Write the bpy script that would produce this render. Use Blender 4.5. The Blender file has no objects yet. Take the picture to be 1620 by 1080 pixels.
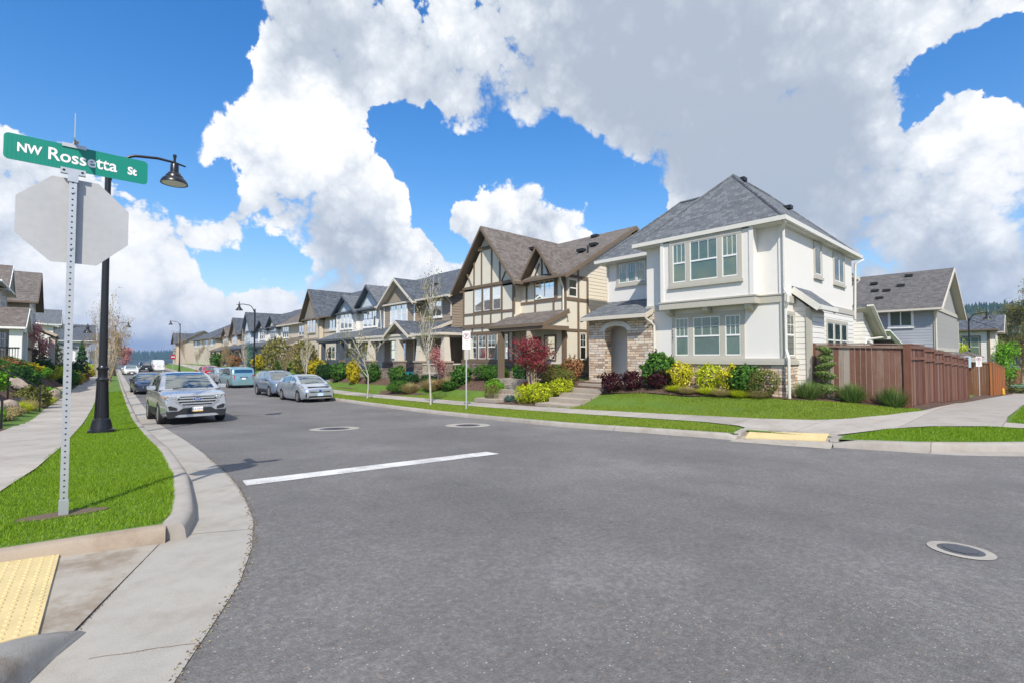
import bpy, math, random
import numpy as np
from mathutils import Vector, Matrix
random.seed(7); RNG = np.random.default_rng(7)
SC = bpy.context.scene
COL = SC.collection
R = math.radians
# ------------------------------------------------------------------ camera
cd = bpy.data.cameras.new("camera"); cam = bpy.data.objects.new("camera", cd); COL.objects.link(cam)
cam.location = (0, 0, 1.5)
YAW = math.atan(695/770.); PITCH = math.atan(25/770.)
cam.rotation_euler = (R(90)+PITCH, 0, -YAW)
cd.sensor_width = 36; cd.lens = 770/1620*36; cd.clip_end = 9000; cd.clip_start = .05
SC.camera = cam
# ------------------------------------------------------------------ node helper
def node(nt, typ, ins=None, **props):
    n = nt.nodes.new(typ)
    for k, v in props.items(): setattr(n, k, v)
    for k, v in (ins or {}).items():
        s = n.inputs[k]
        if isinstance(v, bpy.types.NodeSocket): nt.links.new(v, s)
        else:
            if isinstance(v, (tuple, list)) and len(v) == 3 and s.type == 'RGBA': v = (*v, 1)
            s.default_value = v
    return n
def math_(nt, op, a, b=0., c=None, clamp=False):
    n = node(nt, 'ShaderNodeMath', {0: a, 1: b}, operation=op); n.use_clamp = clamp
    if c is not None:
        if isinstance(c, bpy.types.NodeSocket): nt.links.new(c, n.inputs[2])
        else: n.inputs[2].default_value = c
    return n.outputs[0]
def mix(nt, f, a, b, mode='MIX'):
    n = nt.nodes.new('ShaderNodeMix'); n.data_type = 'RGBA'; n.blend_type = mode
    for s, v in ((n.inputs[0], f), (n.inputs[6], a), (n.inputs[7], b)):
        if isinstance(v, bpy.types.NodeSocket): nt.links.new(v, s)
        else: s.default_value = (*v, 1) if isinstance(v, (tuple, list)) and len(v) == 3 else v
    return n.outputs[2]
def ramp(nt, f, stops, interp='LINEAR'):
    n = nt.nodes.new('ShaderNodeValToRGB'); nt.links.new(f, n.inputs[0]); cr = n.color_ramp; cr.interpolation = interp
    while len(cr.elements) < len(stops): cr.elements.new(.5)
    for e, (p, c) in zip(cr.elements, stops):
        e.position = p; e.color = (*c, 1) if isinstance(c, (tuple, list)) else (c, c, c, 1)
    return n.outputs[0]
def mrange(nt, v, a, b, c, d, t='SMOOTHSTEP'):
    n = node(nt, 'ShaderNodeMapRange', {0: v, 1: a, 2: b, 3: c, 4: d}, interpolation_type=t)
    return n.outputs[0]
# ------------------------------------------------------------------ sun and sky
SUN_DIR = Vector((-.61, -.79, 1.025)).normalized()      # towards the sun
SUN_EL = math.asin(SUN_DIR.z); SUN_AZ = math.atan2(SUN_DIR.x, SUN_DIR.y)
sl = bpy.data.lights.new("sun", 'SUN'); sl.energy = 4.6; sl.angle = R(.53); sl.color = (1, .935, .83)
so = bpy.data.objects.new("sun", sl); COL.objects.link(so)
so.rotation_euler = SUN_DIR.to_track_quat('Z', 'Y').to_euler(); so.location = (-30, -40, 60)
W = bpy.data.worlds.new("World"); SC.world = W; W.use_nodes = True
nt = W.node_tree; nt.nodes.clear()
sky = node(nt, 'ShaderNodeTexSky', sky_type='NISHITA', sun_disc=False, sun_elevation=SUN_EL, sun_rotation=SUN_AZ % (2*math.pi), air_density=1.0, dust_density=.25, ozone_density=2.0)
D = node(nt, 'ShaderNodeTexCoord').outputs['Generated']
# clear gaps, shaded bellies and bright heads of the cloud field, each a direction and a chord radius
BLUE = [(0.0, 0.892, 0.452, 0.127), (0.099, 0.873, 0.478, 0.108), (0.158, 0.859, 0.487, 0.074), (0.06, 0.93, 0.361, 0.08), (0.017, 0.937, 0.349, 0.04), (0.091, 0.948, 0.306, 0.04), (0.16, 0.948, 0.276, 0.044), (-0.043, 0.931, 0.363, 0.044), (0.456, 0.796, 0.398, 0.059), (0.518, 0.773, 0.367, 0.077), (0.587, 0.733, 0.344, 0.074), (0.532, 0.793, 0.297, 0.058), (0.563, 0.79, 0.243, 0.037), (0.626, 0.684, 0.374, 0.059), (0.665, 0.663, 0.345, 0.041), (0.678, 0.625, 0.386, 0.061), (0.732, 0.584, 0.352, 0.068), (0.782, 0.548, 0.296, 0.073), (0.812, 0.526, 0.253, 0.053), (0.72, 0.63, 0.292, 0.061), (0.782, 0.578, 0.233, 0.039), (0.587, 0.763, 0.27, 0.032), (0.716, 0.66, 0.228, 0.025), (0.246, 0.953, 0.174, 0.049), (0.19, 0.97, 0.155, 0.041), (0.292, 0.944, 0.156, 0.031), (0.914, 0.11, 0.39, 0.033), (0.916, 0.069, 0.396, 0.036), (0.918, 0.026, 0.395, 0.041), (0.935, 0.028, 0.354, 0.03), (0.924, 0.126, 0.362, 0.018), (-.6, .5, .6, .35), (.2, -.7, .65, .4), (.7, -.5, .5, .25), (-.8, -.3, .5, .3)]
DARK = [(0.801, 0.373, 0.468, 0.319, 1.0), (0.896, 0.299, 0.329, 0.168, 0.8), (0.62, 0.541, 0.569, 0.255, 0.5), (0.495, 0.738, 0.458, 0.121, 0.5), (0.304, 0.792, 0.53, 0.142, 0.55), (0.395, 0.888, 0.236, 0.139, 0.6), (0.989, 0.103, 0.106, 0.109, 0.75), (0.954, 0.242, 0.177, 0.117, 0.35), (0.147, 0.987, 0.07, 0.168, 0.12), (-0.048, 0.976, 0.213, 0.101, 0.25), (0.23, 0.937, 0.262, 0.093, 0.15), (0.964, 0.134, 0.23, 0.094, 0.2)]
LITE = [(0.244, 0.882, 0.404, 0.148), (0.337, 0.87, 0.361, 0.118), (0.958, 0.055, 0.283, 0.115), (0.626, 0.712, 0.317, 0.109), (0.259, 0.958, 0.121, 0.12), (0.1, 0.98, 0.14, 0.11), (0.5, 0.85, 0.16, 0.1), (0.743, 0.618, 0.257, 0.074), (0.448, 0.839, 0.309, 0.082), (0.023, 0.99, 0.142, 0.077)]
def shift(src, scale, det, rough, amp):
    n = node(nt, 'ShaderNodeTexNoise', {'Vector': D, 'Scale': scale, 'Detail': det, 'Roughness': rough})
    v = node(nt, 'ShaderNodeVectorMath', {0: n.outputs['Color'], 1: (.5, .5, .5)}, operation='SUBTRACT').outputs[0]
    v = node(nt, 'ShaderNodeVectorMath', {0: v, 3: amp}, operation='SCALE').outputs[0]
    return node(nt, 'ShaderNodeVectorMath', {0: src, 1: v}, operation='ADD').outputs[0]
DW = shift(shift(D, 5., 5., .6, .13), 24., 7., .62, .028)
def blob(c, r0, r1, w, src):
    d = node(nt, 'ShaderNodeVectorMath', {0: src, 1: c}, operation='DISTANCE').outputs['Value']
    return mrange(nt, d, r0, r1, w, 0.)
def total(l):
    a = l[0]
    for b in l[1:]: a = math_(nt, 'ADD', a, b)
    return a
gaps = math_(nt, 'MINIMUM', total([blob(b[:3], b[3]*.3, b[3]*1.62, 1., DW) for b in BLUE]), 1.15)
def puffs(v, scale, det=4.):
    n = node(nt, 'ShaderNodeTexVoronoi', {'Vector': v, 'Scale': scale, 'Detail': det, 'Roughness': .55, 'Lacunarity': 2.3, }, feature='F1')
    return math_(nt, 'SUBTRACT', 1., n.outputs['Distance'])
DP = shift(D, 16., 5., .6, .03)
puff = puffs(DP, 15.)
bil = node(nt, 'ShaderNodeTexNoise', {'Vector': DW, 'Scale': 11., 'Detail': 8., 'Roughness': .62}).outputs['Fac']
soft = node(nt, 'ShaderNodeTexNoise', {'Vector': D, 'Scale': 3.2, 'Detail': 6., 'Roughness': .55}).outputs['Fac']
brk = node(nt, 'ShaderNodeTexNoise', {'Vector': D, 'Scale': 5.2, 'Detail': 7., 'Roughness': .62}).outputs['Fac']
dark = total([blob(b[:3], b[3]*.15, b[3]*1.15, b[4], DW) for b in DARK])
lite = total([blob(b[:3], b[3]*.3, b[3]*1.15, .7, DW) for b in LITE])
cov = math_(nt, 'SUBTRACT', .69, math_(nt, 'MULTIPLY', gaps, 1.02))
cov = math_(nt, 'ADD', cov, math_(nt, 'ADD', math_(nt, 'MULTIPLY', math_(nt, 'MINIMUM', dark, 1.), .62), math_(nt, 'MULTIPLY', lite, .30)))
CLD = [(0.628, 0.725, 0.284, 0.105), (0.571, 0.773, 0.270, 0.055), (0.672, 0.682, 0.282, 0.066), (0.741, 0.624, 0.247, 0.062), (0.716, 0.66, 0.228, 0.06), (0.482, 0.851, 0.206, 0.075)]
cov = math_(nt, 'ADD', cov, total([blob(b[:3], b[3]*.35, b[3]*1.15, .95, DW) for b in CLD]))
cov = math_(nt, 'ADD', cov, mrange(nt, node(nt, 'ShaderNodeSeparateXYZ', {0: D}).outputs[2], .02, .20, .30, 0.))
cov = math_(nt, 'ADD', cov, math_(nt, 'MULTIPLY', math_(nt, 'SUBTRACT', bil, .5), .9))
cov = math_(nt, 'ADD', cov, math_(nt, 'MULTIPLY', math_(nt, 'SUBTRACT', brk, .5), .8))
cov = math_(nt, 'ADD', cov, math_(nt, 'MULTIPLY', math_(nt, 'SUBTRACT', puff, .5), .75))
mask = mrange(nt, cov, -.03, mrange(nt, math_(nt, 'ADD', soft, math_(nt, 'MULTIPLY', dark, .12)), .42, .64, .12, .48), 0., 1.)
edge = mrange(nt, cov, .1, .75, .4, 0.)                        # thin rims let the light through
sh = math_(nt, 'ADD', math_(nt, 'MULTIPLY', dark, .72), math_(nt, 'MULTIPLY', math_(nt, 'SUBTRACT', .56, puff), math_(nt, 'SUBTRACT', .75, math_(nt, 'MULTIPLY', dark, .35))))
sh = math_(nt, 'ADD', sh, math_(nt, 'MULTIPLY', math_(nt, 'SUBTRACT', soft, .5), .35))
sh = math_(nt, 'ADD', sh, math_(nt, 'MULTIPLY', math_(nt, 'SUBTRACT', brk, .5), .35))
sh = math_(nt, 'SUBTRACT', sh, mrange(nt, node(nt, 'ShaderNodeSeparateXYZ', {0: D}).outputs[2], .03, .18, .16, 0.))
sh = math_(nt, 'SUBTRACT', math_(nt, 'ADD', sh, .04), math_(nt, 'ADD', math_(nt, 'MULTIPLY', lite, .38), math_(nt, 'MULTIPLY', edge, .30)))
ccol = ramp(nt, sh, [(0., (.90, .895, .885)), (.25, (.79, .80, .81)), (.5, (.61, .645, .69)), (.8, (.43, .475, .54)), (1., (.36, .41, .485))])
hs = node(nt, 'ShaderNodeHueSaturation', {'Color': sky.outputs[0], 'Hue': .511, 'Saturation': 1.40, 'Value': 1.42})
sk = node(nt, 'ShaderNodeVectorMath', {0: hs.outputs[0], 3: .15}, operation='SCALE').outputs[0]
sk = node(nt, 'ShaderNodeVectorMath', {0: sk, 1: node(nt, 'ShaderNodeVectorMath', {0: node(nt, 'ShaderNodeVectorMath', {0: sk, 3: .30}, operation='SCALE').outputs[0], 1: (1, 1, 1)}, operation='ADD').outputs[0]}, operation='DIVIDE').outputs[0]
sk = node(nt, 'ShaderNodeVectorMath', {0: sk, 3: 1/.15}, operation='SCALE').outputs[0]
bg1 = node(nt, 'ShaderNodeBackground', {'Color': sk, 'Strength': .15})
bg2 = node(nt, 'ShaderNodeBackground', {'Color': ccol, 'Strength': 1.12})
mx = node(nt, 'ShaderNodeMixShader', {0: mask, 1: bg1.outputs[0], 2: bg2.outputs[0]})
wo = node(nt, 'ShaderNodeOutputWorld', {'Surface': mx.outputs[0]})
W.cycles.sampling_method = 'MANUAL'; W.cycles.sample_map_resolution = 512
vs = SC.view_settings; vs.view_transform = 'Standard'; vs.look = 'None'; vs.exposure = .26; vs.gamma = 1.; vs.use_curve_mapping = False
SC.cycles.use_denoising = True; SC.cycles.denoising_prefilter = 'ACCURATE'; SC.cycles.denoising_input_passes = 'RGB_ALBEDO_NORMAL'; SC.cycles.max_bounces = 6; SC.cycles.transparent_max_bounces = 8; SC.cycles.caustics_reflective = False; SC.cycles.caustics_refractive = False
SC.cycles.sample_clamp_indirect = 4.
# ------------------------------------------------------------------ materials
def newmat(name):
    m = bpy.data.materials.new(name); m.use_nodes = True; m.node_tree.nodes.clear(); return m, m.node_tree
def finish(nt, sh): node(nt, 'ShaderNodeOutputMaterial', {'Surface': sh})
def bsdf(nt, col, rough=.6, bump=None, dist=.01, strength=1., **kw):
    ins = {'Base Color': col, 'Roughness': rough}; ins.update(kw)
    if bump is not None: ins['Normal'] = node(nt, 'ShaderNodeBump', {'Height': bump, 'Distance': dist, 'Strength': strength}).outputs[0]
    return node(nt, 'ShaderNodeBsdfPrincipled', ins).outputs[0]
def pos(nt): return node(nt, 'ShaderNodeNewGeometry').outputs['Position']
def uvc(nt): return node(nt, 'ShaderNodeTexCoord').outputs['UV']
def noise(nt, v, s, d=3., r=.55, o='Fac'): return node(nt, 'ShaderNodeTexNoise', {'Vector': v, 'Scale': s, 'Detail': d, 'Roughness': r}).outputs[o]
def island(nt): return node(nt, 'ShaderNodeNewGeometry').outputs['Random Per Island']
def sc(c, k): return tuple(x*k for x in c)
def m_plain(name, col, rough=.55, var=.12, scale=6., bump=.0, **kw):
    m, nt = newmat(name); p = uvc(nt)
    n = noise(nt, p, scale, 5.); n2 = noise(nt, p, scale*9, 2.)
    f = math_(nt, 'ADD', math_(nt, 'MULTIPLY', n, .65), math_(nt, 'MULTIPLY', n2, .35))
    c = ramp(nt, f, [(.25, sc(col, 1-var)), (.75, sc(col, 1+var))])
    finish(nt, bsdf(nt, c, rough, n2 if bump else None, bump or .01, .6, **kw)); return m
def m_paint(name, col, rough=.28, metal=.75):
    m, nt = newmat(name); p = node(nt, 'ShaderNodeTexCoord').outputs['Object']
    n = noise(nt, p, 3., 3.)
    c = ramp(nt, n, [(.3, sc(col, .93)), (.7, sc(col, 1.05))])
    finish(nt, bsdf(nt, c, rough, Metallic=metal, **{'Coat Weight': .7, 'Coat Roughness': .06})); return m
def m_glass(name, tint=(.55, .62, .6), base=.16, amount=1.6):
    m, nt = newmat(name)
    fr = node(nt, 'ShaderNodeFresnel', {'IOR': 1.5}).outputs[0]
    f = math_(nt, 'ADD', math_(nt, 'MULTIPLY', fr, amount), base, clamp=True)
    g = node(nt, 'ShaderNodeBsdfGlossy', {'Color': (.95, 1, .98), 'Roughness': .015}).outputs[0]
    t = node(nt, 'ShaderNodeBsdfTransparent', {'Color': tint}).outputs[0]
    finish(nt, node(nt, 'ShaderNodeMixShader', {0: f, 1: t, 2: g}).outputs[0]); return m
def m_lap(name, col, pitch=.18, rough=.55):
    m, nt = newmat(name); u = uvc(nt)
    v = node(nt, 'ShaderNodeSeparateXYZ', {0: u}).outputs[1]
    fr = math_(nt, 'FRACT', math_(nt, 'DIVIDE', v, pitch))
    gap = mrange(nt, fr, .0, .075, 0., 1., 'LINEAR')
    st = node(nt, 'ShaderNodeMapping', {0: u, 3: (1.2, 14., 1)}).outputs[0]
    g = noise(nt, st, 3., 4.)
    c = mix(nt, gap, sc(col, .42), ramp(nt, g, [(.3, sc(col, .93)), (.7, sc(col, 1.05))]))  # shade under each board's lower edge, put into the colour
    h = math_(nt, 'MULTIPLY', math_(nt, 'SUBTRACT', 1., fr), gap)
    finish(nt, bsdf(nt, c, rough, h, .022, 1.)); return m
def m_batten(name, col, pitch=.4):
    m, nt = newmat(name); u = uvc(nt)
    v = node(nt, 'ShaderNodeSeparateXYZ', {0: u}).outputs[0]
    fr = math_(nt, 'FRACT', math_(nt, 'DIVIDE', v, pitch))
    h = math_(nt, 'SUBTRACT', mrange(nt, fr, .0, .02, 0., 1., 'LINEAR'), mrange(nt, fr, .13, .15, 0., 1., 'LINEAR'))
    g = noise(nt, u, 8., 4.)
    c = ramp(nt, g, [(.3, sc(col, .94)), (.7, sc(col, 1.04))])
    finish(nt, bsdf(nt, c, .6, h, .03, 1.)); return m
def m_shingle(name, c1, c2, c3):
    m, nt = newmat(name); u = uvc(nt)
    w = node(nt, 'ShaderNodeTexBrick', {'Vector': u, 'Color1': (0, 0, 0), 'Color2': (1, 1, 1), 'Mortar': (0, 0, 0), 'Scale': 1., 'Mortar Size': .006, 'Mortar Smooth': .1, 'Bias': 0., 'Brick Width': .24, 'Row Height': .145})
    w.offset = .37; w.offset_frequency = 2; w.squash = .7; w.squash_frequency = 3
    n = noise(nt, u, 1.1, 4.); n2 = noise(nt, u, 55., 2.)
    f = math_(nt, 'ADD', math_(nt, 'MULTIPLY', node(nt, 'ShaderNodeRGBToBW', {0: w.outputs['Color']}).outputs[0], .46), math_(nt, 'MULTIPLY', n, .20))
    f = math_(nt, 'ADD', f, math_(nt, 'MULTIPLY', n2, .28))
    c = ramp(nt, f, [(.15, c1), (.5, c2), (.9, c3)])
    c = mix(nt, math_(nt, 'MULTIPLY', w.outputs['Fac'], .75), c, sc(c1, .35))
    v = node(nt, 'ShaderNodeSeparateXYZ', {0: u}).outputs[1]
    saw = math_(nt, 'SUBTRACT', 1., math_(nt, 'FRACT', math_(nt, 'DIVIDE', v, .145)))
    h = math_(nt, 'ADD', saw, math_(nt, 'MULTIPLY', n2, .5))
    finish(nt, bsdf(nt, c, .9, h, .016, 1.)); return m
def m_stone(name, stops, bw=.34, rh=.085):
    m, nt = newmat(name); u = uvc(nt)
    wn = noise(nt, u, 2.3, 2., .5, 'Color')
    uu = node(nt, 'ShaderNodeVectorMath', {0: u, 1: node(nt, 'ShaderNodeVectorMath', {0: wn, 3: .05}, operation='SCALE').outputs[0]}, operation='ADD').outputs[0]
    w = node(nt, 'ShaderNodeTexBrick', {'Vector': uu, 'Color1': (0, 0, 0), 'Color2': (1, 1, 1), 'Mortar': (0, 0, 0), 'Scale': 1., 'Mortar Size': .007, 'Mortar Smooth': .25, 'Bias': 0., 'Brick Width': bw, 'Row Height': rh})
    w.offset = .41; w.offset_frequency = 2; w.squash = .6; w.squash_frequency = 3
    b = node(nt, 'ShaderNodeRGBToBW', {0: w.outputs['Color']}).outputs[0]
    st = node(nt, 'ShaderNodeMapping', {0: u, 3: (1., 2.2, 1)}).outputs[0]
    n2 = noise(nt, st, 14., 5.)
    f = math_(nt, 'ADD', math_(nt, 'MULTIPLY', b, .8), math_(nt, 'MULTIPLY', math_(nt, 'SUBTRACT', n2, .35), .45))
    c = ramp(nt, f, stops)
    c = mix(nt, w.outputs['Fac'], c, (.09, .075, .06))
    h = math_(nt, 'ADD', math_(nt, 'MULTIPLY', math_(nt, 'SUBTRACT', 1., w.outputs['Fac']), math_(nt, 'ADD', .5, b)), math_(nt, 'MULTIPLY', n2, .5))
    finish(nt, bsdf(nt, c, .85, h, .035, 1.)); return m
LB_ = 1.35
def m_leaf(name, cols, trans=.3, rough=.6):
    m, nt = newmat(name); r = island(nt)
    c = ramp(nt, r, [(i/max(1, len(cols)-1), sc(c, LB_)) for i, c in enumerate(cols)])
    d = bsdf(nt, c, rough, **{'Specular IOR Level': .1})
    t = node(nt, 'ShaderNodeBsdfTranslucent', {'Color': c}).outputs[0]
    finish(nt, node(nt, 'ShaderNodeMixShader', {0: trans, 1: d, 2: t}).outputs[0]); return m
def m_boards(name, cols, rough=.75):
    m, nt = newmat(name); r = island(nt); p = pos(nt)
    off = node(nt, 'ShaderNodeCombineXYZ', {0: math_(nt, 'MULTIPLY', r, 37.), 1: math_(nt, 'MULTIPLY', r, 11.)}).outputs[0]
    q = node(nt, 'ShaderNodeVectorMath', {0: p, 1: off}, operation='ADD').outputs[0]
    st = node(nt, 'ShaderNodeMapping', {0: q, 3: (22., 22., 1.1)}).outputs[0]
    g = noise(nt, st, 1.6, 6., .65); b = noise(nt, q, 2.2, 4.)
    f = math_(nt, 'ADD', math_(nt, 'MULTIPLY', r, .62), math_(nt, 'ADD', math_(nt, 'MULTIPLY', g, .30), math_(nt, 'MULTIPLY', b, .3)))
    c = ramp(nt, f, [(.2+.7*i/max(1, len(cols)-1), c) for i, c in enumerate(cols)])
    finish(nt, bsdf(nt, c, rough, g, .006, .8)); return m
# ground materials
def m_asphalt():
    m, nt = newmat('asphalt'); p = pos(nt)
    big = noise(nt, p, .35, 4.); mid = noise(nt, p, 3.5, 4.); fine = noise(nt, p, 160., 2.)
    gr = noise(nt, p, 24., 9., .80); base = math_(nt, 'ADD', math_(nt, 'MULTIPLY', big, .42), math_(nt, 'ADD', math_(nt, 'MULTIPLY', mid, .16), math_(nt, 'ADD', math_(nt, 'MULTIPLY', fine, .15), math_(nt, 'MULTIPLY', math_(nt, 'SUBTRACT', gr, .31), .88))))
    c = ramp(nt, base, [(.3, (.076, .0735, .073)), (.55, (.15, .1435, .139)), (.8, (.285, .275, .268))])
    vo = node(nt, 'ShaderNodeTexVoronoi', {'Vector': p, 'Scale': 72.}); vc = vo.outputs['Color']; vd = vo.outputs['Distance']
    sep = node(nt, 'ShaderNodeSeparateColor', {0: vc})
    pick = mrange(nt, math_(nt, 'ADD', sep.outputs[0], math_(nt, 'MULTIPLY', mrange(nt, noise(nt, p, .45, 3.), .42, .66, 0., 1.), .10)), .962, 1.0, 0., 1., 'LINEAR')
    pick = math_(nt, 'MULTIPLY', pick, mrange(nt, vd, .3, .42, 1., 0.))
    sc_ = ramp(nt, sep.outputs[1], [(0., (.34, .33, .31)), (.3, (.42, .40, .36)), (.5, (.30, .19, .13)), (.75, (.36, .24, .15)), (1., (.05, .05, .055))])
    c = mix(nt, pick, c, sc_)
    stain = mrange(nt, noise(nt, p, .9, 5., .65), .6, .78, 0., .28)
    c = mix(nt, stain, c, (.075, .072, .07))
    px_ = node(nt, 'ShaderNodeSeparateXYZ', {0: node(nt, 'ShaderNodeVectorMath', {0: p, 1: node(nt, 'ShaderNodeVectorMath', {0: noise(nt, p, .5, 2., .5, 'Color'), 3: .5}, operation='SCALE').outputs[0]}, operation='ADD').outputs[0]}).outputs[0]
    lane = math_(nt, 'MULTIPLY', mrange(nt, math_(nt, 'ABSOLUTE', math_(nt, 'SUBTRACT', math_(nt, 'ABSOLUTE', math_(nt, 'SUBTRACT', px_, 4.6)), .85)), .1, .55, .20, 0.), noise(nt, p, 1.3, 3.))
    c = mix(nt, lane, c, (.06, .058, .058))
    drip = mrange(nt, noise(nt, p, 6., 3., .5), .70, .76, 0., .45); drip = math_(nt, 'MULTIPLY', drip, mrange(nt, noise(nt, p, .6, 2.), .5, .62, 0., 1.)); c = mix(nt, drip, c, (.045, .043, .042))
    h = math_(nt, 'ADD', fine, math_(nt, 'MULTIPLY', vd, .7))
    finish(nt, bsdf(nt, c, .88, h, .006, .8)); return m
def m_concrete(name, col, joint=None, axis=1, stain=.35):
    m, nt = newmat(name); p = pos(nt)
    a = noise(nt, p, .8, 5., .6); b = noise(nt, p, 7., 5.); f = noise(nt, p, 140., 2.)
    k = math_(nt, 'ADD', math_(nt, 'MULTIPLY', a, .45), math_(nt, 'ADD', math_(nt, 'MULTIPLY', b, .3), math_(nt, 'MULTIPLY', f, .25)))
    c = ramp(nt, k, [(.28, sc(col, .72)), (.5, col), (.75, sc(col, 1.17))])
    s = mrange(nt, noise(nt, p, 1.7, 6., .7), .46, .68, 0., stain)
    c = mix(nt, s, c, (col[0]*.55, col[1]*.46, col[2]*.36))
    h = f
    if joint:
        t = math_(nt, 'FRACT', math_(nt, 'DIVIDE', node(nt, 'ShaderNodeSeparateXYZ', {0: p}).outputs[axis], joint))
        w = .012/joint
        j = math_(nt, 'SUBTRACT', mrange(nt, t, .5-w, .5, 0., 1., 'LINEAR'), mrange(nt, t, .5, .5+w, 0., 1., 'LINEAR'))
        c = mix(nt, math_(nt, 'MULTIPLY', j, .7), c, (.10, .09, .075))
        slab = node(nt, 'ShaderNodeTexWhiteNoise', {'W': math_(nt, 'FLOOR', math_(nt, 'ADD', math_(nt, 'DIVIDE', node(nt, 'ShaderNodeSeparateXYZ', {0: p}).outputs[axis], joint), .5))}, noise_dimensions='1D').outputs[0]
        c = mix(nt, 1., c, ramp(nt, slab, [(0., .86), (1., 1.06)]), 'MULTIPLY')
        h = math_(nt, 'SUBTRACT', f, math_(nt, 'MULTIPLY', j, 2.))
    finish(nt, bsdf(nt, c, .85, h, .004, .8)); return m
def m_turf():
    m, nt = newmat('turf_soil'); p = pos(nt)
    a = noise(nt, p, 1.2, 5.); b = noise(nt, p, 30., 4.)
    c = ramp(nt, math_(nt, 'ADD', math_(nt, 'MULTIPLY', a, .5), math_(nt, 'MULTIPLY', b, .5)), [(.3, (.065, .13, .010)), (.6, (.11, .20, .018)), (.8, (.17, .24, .045))])
    finish(nt, bsdf(nt, c, .9, b, .03, 1.)); return m
def m_mulch():
    m, nt = newmat('bark_mulch'); p = pos(nt)
    v = node(nt, 'ShaderNodeTexVoronoi', {'Vector': p, 'Scale': 26.}); b = noise(nt, p, 45., 4.); a = noise(nt, p, 1.5, 3.)
    k = math_(nt, 'ADD', math_(nt, 'MULTIPLY', node(nt, 'ShaderNodeSeparateColor', {0: v.outputs['Color']}).outputs[0], .5), math_(nt, 'ADD', math_(nt, 'MULTIPLY', b, .3), math_(nt, 'MULTIPLY', a, .25)))
    c = ramp(nt, k, [(.2, (.045, .025, .016)), (.5, (.13, .075, .05)), (.85, (.27, .17, .115))])
    finish(nt, bsdf(nt, c, .95, math_(nt, 'ADD', v.outputs['Distance'], b), .05, 1.)); return m
M = {}
M['asphalt'] = m_asphalt()
M['walk'] = m_concrete('sidewalk_concrete', (.395, .362, .322), 1.55, 1)
M['walkx'] = m_concrete('cross_sidewalk_concrete', (.385, .36, .33), 1.55, 0)
M['kerb'] = m_concrete('kerb_concrete', (.35, .32, .285), 3.1, 1)
M['kerbwarm'] = m_concrete('worn_kerb_concrete', (.34, .275, .21), None, stain=.5)
M['gutter'] = m_concrete('gutter_concrete', (.365, .342, .305), None, stain=.34)
M['ramp'] = m_concrete('ramp_concrete', (.37, .335, .285), None, stain=.85)
M['wetramp'] = m_concrete('dark_cast_concrete', (.27, .26, .245), None, stain=.85)
M['step'] = m_concrete('step_concrete', (.36, .31, .26), None, stain=.3)
M['turf'] = m_turf(); M['mulch'] = m_mulch()
M['earth'] = m_plain('bare_earth', (.12, .085, .055), .95, .4, 9., .03)
M['field'] = m_plain('far_field', (.075, .10, .035), .95, .4, .05)
def m_mark():
    m, nt = newmat('road_paint'); p = pos(nt); a = noise(nt, p, 3., 4.); b = noise(nt, p, 60., 4., .7)
    w = mrange(nt, math_(nt, 'ADD', math_(nt, 'MULTIPLY', a, .4), math_(nt, 'MULTIPLY', b, .6)),   .46, .60, 0., .75)
    finish(nt, bsdf(nt, mix(nt, w, (.66, .65, .63), (.26, .255, .25)), .7, b, .003, .6)); return m
M['mark'] = m_mark()
M['yellow'] = m_plain('tactile_yellow', (.60, .475, .235), .75, .18, 3.)
M['grass'] = m_leaf('grass_blades', [(.085, .16, .006), (.135, .24, .010), (.185, .30, .017), (.26, .33, .06)], .4, .5)
M['lawn'] = m_leaf('lawn_blades', [(.115, .18, .015), (.17, .245, .021), (.22, .29, .033), (.30, .33, .085)], .4, .5)
# buildings
M['stucco'] = m_plain('white_stucco', (.75, .725, .68), .8, .035, 2.2, .004)
M['stuccolow'] = m_plain('white_panel', (.74, .715, .675), .75, .03, 2., .002)
M['taupe'] = m_plain('taupe_trim', (.47, .445, .38), .6, .06, 5.)
M['cream'] = m_plain('cream_stucco', (.70, .655, .55), .8, .05, 3., .004)
M['brown'] = m_plain('brown_timber', (.165, .12, .08), .65, .18, 7.)
M['white'] = m_plain('white_trim', (.80, .79, .76), .5, .03, 6.)
M['vinyl'] = m_plain('white_sash', (.82, .82, .80), .35, .02, 6.)
M['gutterwhite'] = m_plain('cream_gutter', (.68, .66, .60), .45, .05, 5.)
def m_blind():
    m, nt = newmat('window_blind'); r = island(nt); u = uvc(nt)
    v = node(nt, 'ShaderNodeSeparateXYZ', {0: u}).outputs[1]; f = math_(nt, 'FRACT', math_(nt, 'DIVIDE', v, .055)); n = noise(nt, u, 1.6, 3.)
    c = ramp(nt, math_(nt, 'ADD', math_(nt, 'MULTIPLY', r, .7), math_(nt, 'MULTIPLY', n, .3)), [(.15, (.17, .21, .185)), (.4, (.36, .42, .37)), (.7, (.55, .61, .55)), (.9, (.66, .69, .64))])
    c = mix(nt, mrange(nt, f, 0., .2, .45, 0., 'LINEAR'), c, (.10, .14, .12)); finish(nt, bsdf(nt, c, .7)); return m
M['blind'] = m_blind()
M['blinddim'] = m_lap('shaded_blind', (.16, .21, .19), .05)
M['curtain'] = m_batten('pale_curtain', (.42, .48, .44), .16)
M['glass'] = m_glass('window_glass', (.58, .65, .585), .07, 1.0)
M['carglass'] = m_glass('car_glass', (.20, .27, .27), .24, 1.4)
M['stone'] = m_stone('ledge_stone', [(.05, (.30, .24, .19)), (.25, (.56, .40, .27)), (.42, (.62, .56, .49)), (.58, (.70, .52, .35)), (.75, (.76, .69, .60)), (.95, (.58, .40, .26))], .42, .105)
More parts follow.
